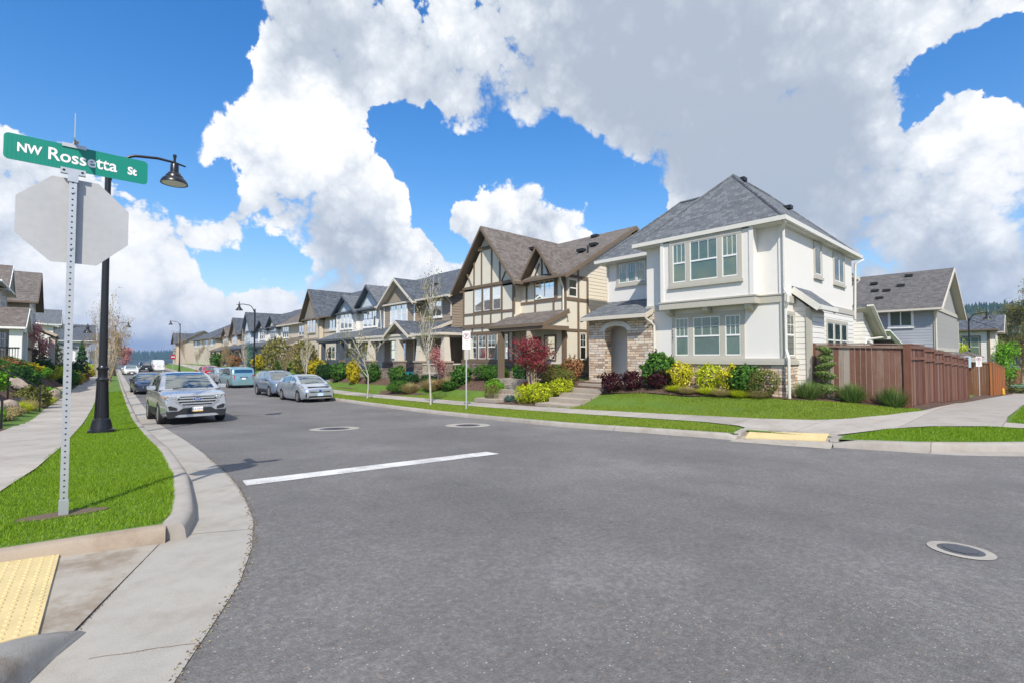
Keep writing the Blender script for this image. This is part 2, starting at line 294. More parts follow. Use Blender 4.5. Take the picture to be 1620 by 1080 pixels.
M['stonebrown'] = m_stone('brown_ledge_stone', [(.05, (.13, .10, .085)), (.4, (.24, .18, .145)), (.7, (.36, .30, .25)), (.95, (.22, .15, .11))])
M['graywall'] = m_plain('porch_gray', (.70, .69, .65), .7, .04, 3.)
M['door'] = m_plain('stained_door', (.14, .05, .03), .4, .2, 6.)
M['sh_gray'] = m_shingle('gray_shingle', (.075, .085, .098), (.128, .141, .157), (.205, .222, .238))
M['sh_brown'] = m_shingle('brown_shingle', (.085, .070, .062), (.155, .132, .117), (.225, .198, .18))
M['sh_graybrown'] = m_shingle('gray_brown_shingle', (.072, .067, .065), (.122, .115, .112), (.185, .176, .17))
M['sh_dark'] = m_shingle('charcoal_shingle', (.035, .042, .055), (.085, .098, .12), (.16, .18, .21))
M['lapwhite'] = m_lap('white_lap', (.72, .70, .65)); M['lapcream'] = m_lap('cream_lap', (.70, .64, .52))
M['laptaupe'] = m_lap('taupe_lap', (.30, .245, .19)); M['lapblue'] = m_lap('pale_blue_lap', (.52, .60, .68))
M['lapgray'] = m_lap('gray_lap', (.33, .345, .38)); M['batgray'] = m_batten('gray_batten', (.37, .37, .37))
M['lapbeige'] = m_lap('beige_lap', (.56, .47, .35)); M['battaupe'] = m_batten('taupe_batten', (.27, .25, .21))
M['beige'] = m_plain('beige_stucco', (.60, .525, .42), .8, .06, 3.); M['tan'] = m_plain('tan_stucco', (.53, .445, .345), .8, .06, 3.)
M['beigetrim'] = m_plain('beige_trim', (.60, .55, .47), .6, .05, 5.)
M['slate'] = m_plain('slate_trim', (.075, .09, .115), .55, .1, 5.)
M['taupewall'] = m_plain('taupe_wall', (.32, .265, .205), .7, .05, 4.)
M['darkvoid'] = m_plain('dark_interior', (.02, .02, .02), .9, .1, 2.)
M['yellowdoor'] = m_plain('ochre_door', (.30, .19, .05), .4, .1, 4.)
# metals and misc
M['galv'] = m_plain('galvanized_steel', (.52, .54, .56), .42, .10, 14., Metallic=.55)
M['alu'] = m_plain('sign_back_aluminium', (.46, .46, .46), .5, .12, 2., Metallic=.25)
M['black'] = m_plain('black_iron', (.012, .013, .017), .32, .2, 8.)
M['rubber'] = m_plain('tyre_rubber', (.018, .018, .019), .85, .15, 20.)
M['plastic'] = m_plain('black_plastic', (.018, .019, .021), .55, .1, 12.)
M['chrome'] = m_plain('chrome', (.78, .79, .80), .15, .02, 5., Metallic=1.)
M['rim'] = m_plain('alloy_rim', (.55, .56, .58), .3, .05, 8., Metallic=.85)
M['lamp'] = m_plain('headlamp_lens', (.55, .58, .60), .12, .25, 26., Metallic=.5)
M['amber'] = m_plain('amber_lens', (.75, .22, .03), .2, .05, 9.)
M['tail'] = m_plain('tail_lens', (.45, .02, .02), .2, .1, 14.)
M['green'] = m_plain('sign_green', (.0, .235, .165), .4, .05, 9.)
M['signwhite'] = m_plain('sign_white', (.84, .83, .84), .4, .02, 5.)
M['signred'] = m_plain('sign_red', (.42, .02, .04), .4, .05, 5.)
M['ink'] = m_plain('dark_ink', (.05, .06, .12), .5, .05, 5.)
M['frost'] = m_plain('frosted_lens', (.88, .86, .80), .3, .03, 5.)
M['iron'] = m_plain('cast_iron', (.10, .105, .12), .5, .25, 16., .01, Metallic=.4)
M['fence'] = m_boards('stained_fence', [(.058, .020, .012), (.115, .042, .025), (.165, .066, .039), (.24, .135, .095)])
M['fenceworn'] = m_boards('weathered_fence', [(.075, .030, .018), (.14, .058, .036), (.19, .09, .06), (.26, .19, .15), (.34, .29, .25)])
M['fencefresh'] = m_boards('fresh_fence', [(.10, .045, .02), (.17, .075, .03), (.30, .12, .04)])
M['orange'] = m_boards('cedar_post', [(.36, .12, .03), (.46, .17, .05)])
M['rock'] = m_plain('boulder', (.36, .29, .23), .9, .45, 2.4, .05)
M['rockdark'] = m_plain('dark_boulder', (.17, .145, .125), .9, .4, 2.4, .05)
M['barkpale'] = m_plain('pale_bark', (.48, .44, .38), .8, .3, 9., .006)
M['barktan'] = m_plain('tan_bark', (.36, .27, .17), .8, .35, 9., .006)
M['barkdark'] = m_plain('dark_bark', (.13, .095, .07), .85, .3, 9., .008)
LEAF = {
 'green': [(.02, .065, .012), (.04, .115, .018), (.075, .17, .028), (.12, .22, .04)],
 'fresh': [(.08, .20, .012), (.13, .30, .02), (.20, .38, .03)],
 'lime': [(.19, .26, .012), (.36, .42, .02), (.52, .52, .03)],
 'yellow': [(.30, .29, .02), (.46, .43, .025), (.60, .55, .05)],
 'olive': [(.075, .09, .022), (.13, .14, .035), (.20, .19, .05)],
 'dark': [(.012, .04, .012), (.022, .065, .018), (.04, .095, .025)],
 'maroon': [(.022, .007, .01), (.045, .012, .017), (.075, .02, .027)],
 'red': [(.10, .014, .022), (.19, .025, .038), (.29, .05, .065)],
 'pink': [(.30, .09, .09), (.44, .19, .18), (.54, .34, .31)],
 'rust': [(.22, .09, .04), (.33, .16, .08), (.16, .13, .05)],
 'orange': [(.42, .12, .02), (.55, .20, .03)],
 'straw': [(.28, .22, .10), (.42, .34, .18), (.20, .19, .06)],
 'gold': [(.30, .24, .015), (.48, .38, .02), (.16, .20, .02)],
 'bud': [(.15, .14, .04), (.23, .21, .06), (.10, .11, .03)],
 'tanbud': [(.22, .15, .07), (.33, .24, .12), (.15, .12, .05)],
 'tuft': [(.05, .10, .02), (.09, .17, .03), (.17, .24, .07), (.28, .30, .14)],
 'conifer': [(.015, .05, .018), (.03, .085, .03), (.055, .12, .04)],
 'bluegreen': [(.05, .12, .10), (.09, .18, .15)],
 'hedge': [(.03, .08, .012), (.055, .14, .02), (.085, .19, .03)],
}
for k, v in LEAF.items(): M['L_'+k] = m_leaf(k+'_leaves', v)
# ------------------------------------------------------------------ terrain heights
def _lin(pts, t):
    if t <= pts[0][0]: return pts[0][1]
    for (a, b), (c, d) in zip(pts, pts[1:]):
        if t <= c: return b+(d-b)*(t-a)/(c-a)
    return pts[-1][1]
def _sm(pts, t, w=2.0): return sum(_lin(pts, t+w*k/2.) for k in (-2, -1, 0, 1, 2))/5
L0 = [(-60, .4), (-10, .1), (0, .07), (5, .05), (10, -.14), (15, -.42), (21, -.76), (30, -.97), (45, -1.08), (150, -1.12), (200, -5), (500, -40), (3000, -60)]
L1 = [(-60, .0), (-10, -.22), (0, -.2), (5.3, -.31), (10, -.5), (15, -.66), (21, -.8), (30, -.96), (45, -1.08), (150, -1.12), (200, -5), (500, -40), (3000, -60)]
LX = [(18, 0.), (24, -.15), (34, -.55), (60, -1.6), (90, -2.6), (300, -5)]
def G(x, y):
    a = _sm(L0, y); b = _sm(L1, y)
    z = a+(b-a)*max(-.2, min(1.08, x/10.))
    if x > 18: z += _lin(LX, x)*max(0., min(1., (14-y)/10.))
    return z
HB = [(0, -.1), (3, -.02), (6, .2), (10, .38), (15, .48), (30, .3), (50, .1), (150, 0), (200, -4)]
def kx(y): return 10.7+max(0, y-16)*.04
def B(x, y):
    k = kx(y); zk = G(min(x, k) if y > 6 else x, y)+.13
    d = x-k
    if y < 4: d = min(d, (y+1.0)*1.2+1.0)
    d = max(0, d); z = zk+min(d, 3.2)*.025
    if y > 1:
        s = max(0, min(1, (x-14.2)/3.0)); s = s*s*(3-2*s)
        w = max(0, min(1, (y-1)/2.5))
        w *= max(0, min(1, (40-x)/6)) if y > 8 else max(0, min(1, (26-x)/6))
        z += max(_lin(HB, y)-z, 0)*s*w
    return z
KL = [(4.7, .50), (4.95, .58), (5.3, .68), (5.9, .77), (7.3, .94), (8.6, 1.03), (10.2, 1.13), (13, 1.22), (17, 1.38)]
def kl(y): return 1.38+(y-17)*.047 if y > 17 else _lin(KL, y)
def BL(x, y):
    k = kl(y); d = max(0, k-x)
    z = G(k, y)+.13+min(d, 3)*.02
    e = d-3.0
    if e > 0:
        t = min(1, e/2.2); t = t*t*(3-2*t)
        z += t*_lin([(5, .2), (15, .7), (25, 1.5), (48, 1.8), (60, 1.0), (80, .9), (140, .5), (200, 0)], y)
    return z
# ------------------------------------------------------------------ mesh library
ORG = {}
class MB:
    def __init__(s): s.v = []; s.f = []; s.mi = []
    def add(s, vs, fs, m=0):
        b = len(s.v); s.v += [tuple(p) for p in vs]; s.f += [tuple(b+i for i in f) for f in fs]; s.mi += [m]*len(fs); return s
    def box(s, x0, y0, z0, x1, y1, z1, m=0):
        x0, x1 = sorted((x0, x1)); y0, y1 = sorted((y0, y1)); z0, z1 = sorted((z0, z1))
        return s.add([(x0,y0,z0),(x1,y0,z0),(x1,y1,z0),(x0,y1,z0),(x0,y0,z1),(x1,y0,z1),(x1,y1,z1),(x0,y1,z1)],
                     [(0,3,2,1),(4,5,6,7),(0,1,5,4),(1,2,6,5),(2,3,7,6),(3,0,4,7)], m)
    def beam(s, p, q, w, h, up=(0, 0, 1), m=0):
        p, q = Vector(p), Vector(q); d = (q-p).normalized(); u = Vector(up); a = d.cross(u)
        if a.length < 1e-4: a = d.cross(Vector((1, 0, 0)))
        a.normalize(); b = a.cross(d).normalized(); a *= w/2; b *= h/2
        c = [p-a-b, p+a-b, p+a+b, p-a+b, q-a-b, q+a-b, q+a+b, q-a+b]
        return s.add(c, [(0,1,2,3),(7,6,5,4),(0,4,5,1),(1,5,6,2),(2,6,7,3),(3,7,4,0)], m)
    def prism(s, poly, ext, m=0):
        n = len(poly); e = Vector(ext); a = [Vector(p) for p in poly]; b = [p+e for p in a]
        nrm = sum(((a[i]-a[0]).cross(a[i+1]-a[0]) for i in range(1, n-1)), Vector())
        if nrm.dot(e) > 0: a.reverse(); b.reverse()
        return s.add(a+b, [tuple(range(n)), tuple(range(2*n-1, n-1, -1))]+[(i, i+n, (i+1) % n+n, (i+1) % n) for i in range(n)], m)
    def slab(s, pts, th, m=0): return s.prism(pts, (0, 0, -th), m)
    def tube(s, pts, r, n=8, m=0, cap=True):
        pts = [Vector(p) for p in pts]; rs = r if isinstance(r, (list, tuple)) else [r]*len(pts)
        ring = []; ref = Vector((.3, .9, .2)).normalized(); vs = []
        for i, p in enumerate(pts):
            d = (pts[min(i+1, len(pts)-1)]-pts[max(i-1, 0)])
            if d.length < 1e-9: d = Vector((0, 0, 1))
            d.normalize(); a = d.cross(ref)
            if a.length < .05: a = d.cross(Vector((1, 0, 0)))
            a.normalize(); b = d.cross(a)
            vs += [p+(a*math.cos(2*math.pi*k/n)+b*math.sin(2*math.pi*k/n))*rs[i] for k in range(n)]
        fs = [(i*n+k, i*n+(k+1) % n, (i+1)*n+(k+1) % n, (i+1)*n+k) for i in range(len(pts)-1) for k in range(n)]
        if cap: fs += [tuple(range(n-1, -1, -1)), tuple((len(pts)-1)*n+k for k in range(n))]
        return s.add(vs, fs, m)
    def lathe(s, c, prof, n=24, m=0, axis='z', cap=True):
        c = Vector(c); vs = []
        for r, h in prof:
            for k in range(n):
                a = 2*math.pi*k/n; p = (r*math.cos(a), r*math.sin(a), h)
                if axis == 'x': p = (h, p[0], p[1])
                elif axis == 'y': p = (p[1], h, p[0])
                vs.append(c+Vector(p))
        L = len(prof)
        fs = [(i*n+k, i*n+(k+1) % n, (i+1)*n+(k+1) % n, (i+1)*n+k) for i in range(L-1) for k in range(n)]
        if cap: fs += [tuple(range(n-1, -1, -1)), tuple((L-1)*n+k for k in range(n))]
        return s.add(vs, fs, m)
    def build(s, name, mat, parent=None, smooth=None, origin=None, uv=True):
        me = bpy.data.meshes.new(name)
        org = Vector(origin) if origin is not None else Vector((0, 0, 0))
        if parent is not None: org = ORG[parent.name_full]
        me.from_pydata([tuple(Vector(p)-org) for p in s.v], [], s.f)
        for mm in (mat if isinstance(mat, (list, tuple)) else [mat]): me.materials.append(M[mm] if isinstance(mm, str) else mm)
        if any(s.mi): me.polygons.foreach_set('material_index', s.mi)
        if uv: autouv(me, org)
        if smooth: me.shade_smooth(); me.set_sharp_from_angle(angle=R(smooth))
        me.update()
        o = bpy.data.objects.new(name, me); COL.objects.link(o)
        if parent is not None: o.parent = parent; ORG[o.name_full] = org
        else: o.location = org; ORG[o.name_full] = org
        return o
def autouv(me, org):
    ul = me.uv_layers.new(name='UVMap'); n = len(me.loops); out = np.zeros((n, 2), np.float32)
    vs = me.vertices
    for p in me.polygons:
        nx, ny, nz = p.normal; h = math.hypot(nx, ny)
        if h < .05: ux, uy, vx, vy, vz = 1, 0, 0, 1, 0
        else:
            ux, uy = -ny/h, nx/h; vx, vy, vz = -nx*nz/h, -ny*nz/h, h
        for li, vi in zip(p.loop_indices, p.vertices):
            c = vs[vi].co; x, y, z = c.x+org.x, c.y+org.y, c.z+org.z
            out[li] = (x*ux+y*uy, x*vx+y*vy+z*vz)
    ul.data.foreach_set('uv', out.ravel())
def tag(o, label, cat, group=None):
    o['label'] = label; o['category'] = cat
    if group: o['group'] = group
    return o
def thing(name, label, cat, loc, group=None):
    o = bpy.data.objects.new(name, None); COL.objects.link(o); o.location = loc; o.empty_display_size = .3
    ORG[o.name_full] = Vector(loc); return tag(o, label, cat, group)
def kind(o, k): o['kind'] = k; return o
def dup(root, loc, rz=0., s=1., label=None, sz=None):
    r = root.copy(); COL.objects.link(r); r.location = loc; r.rotation_euler = (0, 0, rz); r.scale = (s, s, sz or s)
    if label: r['label'] = label
    def rec(src, dst):
        for ch in src.children:
            c = ch.copy(); COL.objects.link(c); c.parent = dst; rec(ch, c)
    rec(root, r); return r
from mathutils.geometry import delaunay_2d_cdt
def inside(poly, x, y):
    r = False; j = len(poly)-1
    for i in range(len(poly)):
        xi, yi = poly[i]; xj, yj = poly[j]
        if (yi > y) != (yj > y) and x < (xj-xi)*(y-yi)/(yj-yi)+xi: r = not r
        j = i
    return r
def resample(poly, step, closed=True):
    out = []; n = len(poly)
    for i in range(n if closed else n-1):
        a, b = poly[i], poly[(i+1) % n]; L = math.hypot(b[0]-a[0], b[1]-a[1]); k = max(1, int(round(L/step)))
        out += [(a[0]+(b[0]-a[0])*t/k, a[1]+(b[1]-a[1])*t/k) for t in range(k)]
    if not closed: out.append(poly[-1])
    return out
def sheet(name, poly, zf, off, mat, step=.6, k='structure', smooth=True):
    bd = resample(poly, step); pts = [Vector(p) for p in bd]; n = len(bd)
    xs = [p[0] for p in bd]; ys = [p[1] for p in bd]
    x = min(xs)+step*.53
    while x < max(xs):
        y = min(ys)+step*.47
        while y < max(ys):
            if inside(bd, x, y): pts.append(Vector((x, y)))
            y += step
        x += step
    vo, eo, fo, *_ = delaunay_2d_cdt(pts, [(i, (i+1) % n) for i in range(n)], [], 1, 1e-5)
    mb = MB(); mb.v = [(p.x, p.y, zf(p.x, p.y)+off) for p in vo]; mb.f = [tuple(f) for f in fo]; mb.mi = [0]*len(mb.f)
    me_up = mb.f and (Vector(mb.v[mb.f[0][1]])-Vector(mb.v[mb.f[0][0]])).cross(Vector(mb.v[mb.f[0][2]])-Vector(mb.v[mb.f[0][0]])).z
    if me_up and me_up < 0: mb.f = [f[::-1] for f in mb.f]
    o = mb.build(name, mat, smooth=60 if smooth else None, uv=False)
    if k: kind(o, k)
    return o
def sweep(name, path, prof, zf, mat, side=1, hscale=None, k='structure', closed_end=True):
    """profile of (offset towards the road, height above zf at the path) swept along a path of (x, y)"""
    mb = MB(); n = len(path); L = len(prof); vs = []
    for i, (x, y) in enumerate(path):
        a = path[max(0, i-1)]; b = path[min(n-1, i+1)]; tx, ty = b[0]-a[0], b[1]-a[1]; l = math.hypot(tx, ty)
        nx, ny = ty/l*side, -tx/l*side; z = zf(x, y); hs_ = hscale(i) if hscale else 1.
        for o_, h in prof: vs.append((x+nx*o_, y+ny*o_, z-.14+(h+.14)*hs_))
    fs = [(i*L+j, (i+1)*L+j, (i+1)*L+j+1, i*L+j+1) for i in range(n-1) for j in range(L-1)]
    if side < 0: fs = [f[::-1] for f in fs]
    if closed_end: fs += [tuple(range(L)), tuple((n-1)*L+j for j in range(L-1, -1, -1))]
    mb.add(vs, fs); o = mb.build(name, mat, smooth=50, uv=False)
    if k: kind(o, k)
    return o
# ------------------------------------------------------------------ ground, road, kerbs
def gridmesh(xs, ys, zf):
    mb = MB(); nx = len(xs); mb.v = [(x, y, zf(x, y)) for y in ys for x in xs]
    mb.f = [(j*nx+i, j*nx+i+1, (j+1)*nx+i+1, (j+1)*nx+i) for j in range(len(ys)-1) for i in range(nx-1)]; mb.mi = [0]*len(mb.f); return mb
def fr(a, b, s): n = max(1, int(round((b-a)/s))); return [a+(b-a)*i/n for i in range(n+1)]
gx = [-4000, -2000, -900, -400, -150, -60]+fr(-30, 60, 5)+[90, 150, 300, 700, 1500, 4000]
gy = [-400, -150, -60]+fr(-30, 60, 5)+[80, 110, 150, 175, 200, 300, 500, 900, 1600, 3000, 6000]
kind(gridmesh(gx, gy, lambda x, y: G(x, y)-.45-(.0 if abs(x) < 200 else .01*min(1500, abs(x)-200))).build('ground', 'field', smooth=60, uv=False), 'structure')
rp = [(-40, -25), (90, -25), (90, 9), (24, 9)]+[(kx(y)+.12, y) for y in (9, 20, 40, 70, 110, 158)]+[(kl(y)-.05, y) for y in (158, 110, 70, 40, 20, 13, 8.6, 7)]+[(.3, 4.3), (-40, 4.3)]
sheet('road', rp, G, 0., 'asphalt', 1.3)
# left kerb, gutter and corner
LK = [(kl(y), y) for y in (158, 140, 120, 100, 80, 65, 52, 42, 34, 28, 24, 21, 18.5, 17, 15, 13, 11.5, 10.2, 9.4, 8.6, 8, 7.3, 6.8, 6.3, 5.9, 5.6, 5.3, 5.1, 4.95, 4.86)]
KP = [(-.02, -.14), (0, -.012), (.03, 0), (.12, 0), (.155, -.012), (.172, -.04), (.19, -.155), (.19, -.3)]
sweep('kerb', LK, KP, BL, 'kerb', 1 if LK[0][1] < LK[-1][1] else -1)
GE = [(158*.047+1.4, 158)]+[(2.16+.047*(y-19), y) for y in (120, 90, 60, 40, 28, 22)]+[(2.1, 17.7), (1.93, 13.2), (1.77, 10.), (1.63, 7.8), (1.53, 6.7), (1.41, 5.8), (1.27, 4.95), (1.07, 4.22), (.85, 3.61), (.65, 3.2), (.37, 2.66), (.05, 2.05), (-.4, 1.45), (-1.5, .75), (-6, .1)]
GI = [(kl(y)+.16, y) for y in (158, 120, 90, 60, 40, 28, 20, 15, 12, 10, 8.6, 7.3, 6.3, 5.6, 5.1, 4.86)]
sheet('gutter', GE[:-1]+[(-3, .65), (-1.6, 1.3), (-.95, 1.9), (-.36, 2.8), (.0, 3.44), (.3, 4.15), (.55, 4.80)]+[(.66, 4.86)]+GI[::-1][1:], G, .006, 'gutter', .35)
sheet('kerb_ramp', [(.56, 4.82), (.30, 4.15), (.02, 3.42), (-.08, 3.2), (-.4, 2.7), (-1, 1.9), (-3, 1.0), (-3, 5.0), (-.35, 4.98)], lambda x, y: G(x, y)+max(0, .35-x)*.03, .012, 'ramp', .3)
FL = [(-3.2, 5.02), (-1.5, 5.02), (-.8, 5.02), (-.35, 5.0), (.1, 4.96), (.42, 4.92), (.60, 4.89)]
sweep('flare_kerb', FL, [(-.02, -.14), (-.02, -.005), (.0, 0), (.075, -.004), (.1, -.02), (.12, -.15), (.12, -.3)], BL, 'kerbwarm', 1)
LB = [(-3, .8), (-1.6, 1.3), (-.95, 1.85), (-.6, 2.3), (-.36, 2.75), (-.21, 3.05), (-.11, 3.28), (.0, 3.48)]
sweep('corner_kerb', LB, [(-.17, -.2), (-.155, -.05), (-.13, -.015), (-.07, 0), (-.01, -.003), (.03, -.014), (.055, -.034), (.07, -.065), (.08, -.10), (.088, -.14), (.095, -.155), (.095, -.3)], lambda x, y: G(x, y)+.15, 'wetramp', 1, hscale=lambda i: [1, 1, 1, 1, 1, .95, .74, .10][i])
def joint(a, b, w=.0042):
    d = Vector((b[0]-a[0], b[1]-a[1])); n = Vector((-d.y, d.x)).normalized()*w; ps = [(a[0]+d.x*t+random.uniform(-.006, .006), a[1]+d.y*t+random.uniform(-.006, .006)) for t in fr(0, 1, .12)]
    mb = MB(); vs = [(x+s*n.x*random.uniform(.4, 1.3), y+s*n.y*random.uniform(.4, 1.3), G(x, y)+.0095) for x, y in ps for s in (-1, 1)]; mb.add(vs, [(2*i, 2*i+2, 2*i+3, 2*i+1) for i in range(len(ps)-1)]); kind(mb.build('gutter_joint', 'kerbwarm', uv=False), 'structure')
for a_, b_ in (((1.02, 6.56), (1.50, 6.80)), ((.78, 4.9), (1.22, 4.72)), ((.09, 3.12), (.50, 2.955)), ((1.10, 9.7), (1.76, 9.9))): joint(a_, b_)
def tactile(name, poly, zf, nu, nv, label):
    a, b, c, d = [Vector((*p, 0)) for p in poly]; mb = MB()
    top = []
    for p in (a, b, c, d): top.append((p.x, p.y, zf(p.x, p.y)+.028))
    mb.slab(top, .03)
    for i in range(nu):
        for j in range(nv):
            u, v = (i+.5)/nu, (j+.5)/nv
            p = (a*(1-u)+b*u)*(1-v)+(d*(1-u)+c*u)*v
            mb.lathe((p.x, p.y, zf(p.x, p.y)+.0275), [(.0125, 0), (.010, .004), (.0045, .006)], 7)
    return tag(mb.build(name, 'yellow', origin=top[0]), label, 'tactile pad', 'tactile pads at the kerb ramps')
tactile('tactile_pad', [(-.04, 4.87), (-.10, 3.50), (-1.3, 3.40), (-1.3, 4.93)], lambda x, y: G(x, y)+max(0, .35-x)*.03, 24, 22, 'yellow domed tactile pad in the ramp at the near corner, below the stop sign post')
# left block
LW_R = [(-.52, 7.6), (-.33, 9.2), (-.1, 12.5), (.13, 17.3), (.75, 30), (1.45, 45), (2.96, 76.5), (5.4, 128), (6.6, 156)]
LW_L = [(-2.1, 7.6), (-1.95, 10), (-1.66, 14), (-1.34, 19.2), (-.76, 31.7), (-.08, 46), (1.45, 76.5), (3.9, 128), (5.1, 156)]
sheet('left_bank', [(.60, 4.92), (-3.2, 5.04), (-40, 5.0), (-40, 156)]+[(kl(y)+.02, y) for y in (156, 120, 90, 60, 40, 28, 20, 15, 12, 10, 8.6, 7.3, 6.3, 5.6, 5.1)], BL, -.012, 'turf', .9)
sheet('left_sidewalk', [(-.62, 6.6), (-.9, 5.7), (-1.4, 5.04), (-3.2, 5.04), (-2.6, 6.4)]+LW_L+LW_R[::-1], BL, .012, 'walk', .7)
sheet('bed_soil', [(x-.02, y) for x, y in LW_L]+[(x-3.2, y) for x, y in LW_L[::-1]], BL, .006, 'mulch', .8)
# right block
RK1 = [(kx(y), y) for y in (158, 140, 120, 100, 80, 65, 52, 42, 34, 28, 24, 20, 16, 13, 11, 9.5)]+[(10.76, 8.2), (10.85, 7.2), (10.93, 6.3), (11.02, 5.5), (11.08, 4.95), (11.1, 4.74)]
RK2 = [(11.46, 3.02), (11.62, 2.6), (11.98, 1.78), (12.5, 1.05), (13.1, .38), (13.8, -.25), (14.7, -.85), (16, -1.35), (18, -1.65), (22, -1.8), (40, -1.8), (88, -1.8)]
KR = [(0, -.14), (0, -.004), (.02, 0), (.11, 0), (.15, -.014), (.175, -.045), (.2, -.15), (.46, -.165), (.46, -.35)]
sweep('far_kerb', RK1, KR, B, 'kerb', 1, hscale=lambda i: 1 if i < len(RK1)-1 else .5)
sweep('corner_far_kerb', RK2, KR, B, 'kerb', 1, hscale=lambda i: .45 if i == 0 else 1)
sheet('right_bank', [p for p in RK1 if p[1] <= 156]+[(11.1, 4.74), (11.62, 4.8), (11.75, 3.0), (11.46, 3.02)][1:3]+[(x+.01, y) for x, y in RK2[:-1]]+[(86, -1.79), (86, 60), (60, 156)], B, -.012, 'turf', 1.1)
sheet('far_ramp', [(11.08, 4.80), (10.62, 4.74), (10.98, 2.92), (11.47, 3.0), (12.0, 3.05), (12.0, 4.95), (11.7, 4.95)], lambda x, y: G(x, y)+max(0, min(1, (x-11.05)/.92))*(B(x, y)-G(x, y)), .012, 'ramp', .14)
for q0, q1, rz_ in (((11.08, 4.76), (11.75, 4.86), 0), ((11.42, 2.97), (11.85, 2.99), 0)):
    rk = MB()
    for k in range(6):
        a = [q0[i]+(q1[i]-q0[i])*k/6 for i in (0, 1)]; b = [q0[i]+(q1[i]-q0[i])*(k+1)/6 for i in (0, 1)]
        rk.prism([(a[0], a[1]-.06, G(*a)-.2), (b[0], b[1]-.06, G(*b)-.2), (b[0], b[1]-.06, B(*b)+.012), (a[0], a[1]-.06, B(*a)+.006 if k else B(*a)-.05)], (0, .14, 0))
    kind(rk.build('return_kerb', 'kerb', uv=False), 'structure')
tactile('tactile_pad', [(11.16, 4.62), (11.46, 3.14), (11.94, 3.2), (11.66, 4.72)], lambda x, y: G(x, y)+max(0, min(1, (x-11.05)/.92))*(B(x, y)-G(x, y)), 18, 9, 'pale yellow tactile pad in the ramp across the road, before the white house')
RW_N = [(18.0, 156), (16.0, 110), (14.3, 68), (13.2, 45), (12.45, 29), (12.42, 17), (12.46, 8.5), (12.4, 6.1), (12.2, 5.2), (11.97, 4.95)]
RW_F = [(19.3, 156), (17.3, 110), (15.6, 68), (14.5, 45), (13.72, 29), (13.6, 17), (13.6, 9.2), (13.62, 6.9), (13.75, 5.2), (14.13, 4.1), (14.9, 3.5), (16.2, 2.98), (18.3, 2.55), (22, 2.4), (40, 2.4), (84, 2.4)]
sheet('right_sidewalk', RW_N+[(11.97, 3.06), (12.1, 2.98), (13.3, 2.5), (14.4, 1.85), (15.15, 1.05), (15.5, .3), (15.6, -1.0), (16.4, -1.2), (16.4, .75), (18, .8), (22, .75), (84, .75)]+RW_F[::-1], B, .012, 'walk', .6)
sheet('mulch_bed', [(19.0, 2.56), (22, 2.42), (50, 2.42), (84, 2.42), (84, 6), (36, 3.05), (19.2, 3.05)], B, .006, 'mulch', .8)
BED = [(13.68, 13.2), (13.66, 17.8), (14.8, 18.3), (15.2, 20.5), (14.9, 22.0), (14.6, 24), (13.85, 25.6), (13.8, 27.5), (14.9, 29.2), (14.6, 34), (15.2, 45), (17.5, 45), (17.6, 23.6), (17.4, 14.2), (17.5, 6), (18.7, 5.5), (19.1, 2.9), (18.7, 3.05), (18.2, 4.4), (17.1, 5.4), (16.6, 6.8), (16.1, 8.6), (16.1, 10.4), (15.8, 12.0), (14.9, 12.9)]
sheet('planting_bed', BED, B, .01, 'mulch', .5)
def grit(name, path, w, n, mat, lo, hi):
    pts = resample(path, .02, False); V = []
    for _ in range(n):
        i = int(RNG.random()**1.3*(len(pts)-1)); x, y = pts[i][0]+RNG.normal(0, w), pts[i][1]+RNG.normal(0, w); s_ = RNG.uniform(lo, hi); z = G(x, y)+.009; a = RNG.uniform(0, 6.28)
        c = [(x+s_*math.cos(a+k*2.09)*RNG.uniform(.6, 1.3), y+s_*math.sin(a+k*2.09)*RNG.uniform(.6, 1.3), z) for k in range(3)]; t_ = (x, y, z+s_*.8)
        for k in range(3): V += [c[k], c[(k+1) % 3], t_]
    kind(npmesh(name, np.array(V), 3, mat), 'stuff')
GEN = [p_ for p_ in GE if 1.4 < p_[1] < 12][::-1]
# road paint
sheet('stop_line', [(1.62, 6.66), (5.68, 6.62), (5.66, 6.98), (1.66, 7.02)], G, .005, 'mark', .4)
def manhole(x, y, ro, ri, label):
    t = thing('manhole', label, 'manhole', (x, y, G(x, y)), 'manholes in the road'); a = MB()
    n = 40
    def ringpts(r, dz): return [(x+r*math.cos(2*math.pi*k/n), y+r*math.sin(2*math.pi*k/n), G(x+r*math.cos(2*math.pi*k/n), y+r*math.sin(2*math.pi*k/n))+dz) for k in range(n)]
    o, i = ringpts(ro, .006), ringpts(ri, .008)
    a.add(o+i, [(k, (k+1) % n, n+(k+1) % n, n+k) for k in range(n)]); a.build('collar', 'gutter', t, uv=False)
    b = MB(); c1, c2 = ringpts(ri*.985, .009), ringpts(ri*.80, .012); b.add(c1+c2, [(k, (k+1) % n, n+(k+1) % n, n+k) for k in range(n)]+[tuple(range(n, 2*n))])
    for q in range(-6, 7):
        for w in range(-6, 7):
            u, v = q*ri*.13, w*ri*.13
            if math.hypot(u, v) < ri*.72: b.box(x+u-.012, y+v-.012, G(x+u, y+v)+.010, x+u+.012, y+v+.012, G(x+u, y+v)+.018)
    b.build('cover', 'iron', t)
manhole(5.45, 13.4, .66, .40, 'manhole with a wide pale concrete collar behind the stop line, nearer the parked cars')
manhole(8.75, 11.65, .66, .36, 'manhole with a pale concrete collar close to the far kerb, by the no parking sign')
manhole(5.47, .54, .215, .15, 'blue gray manhole lid with a narrow pale collar in the near road')
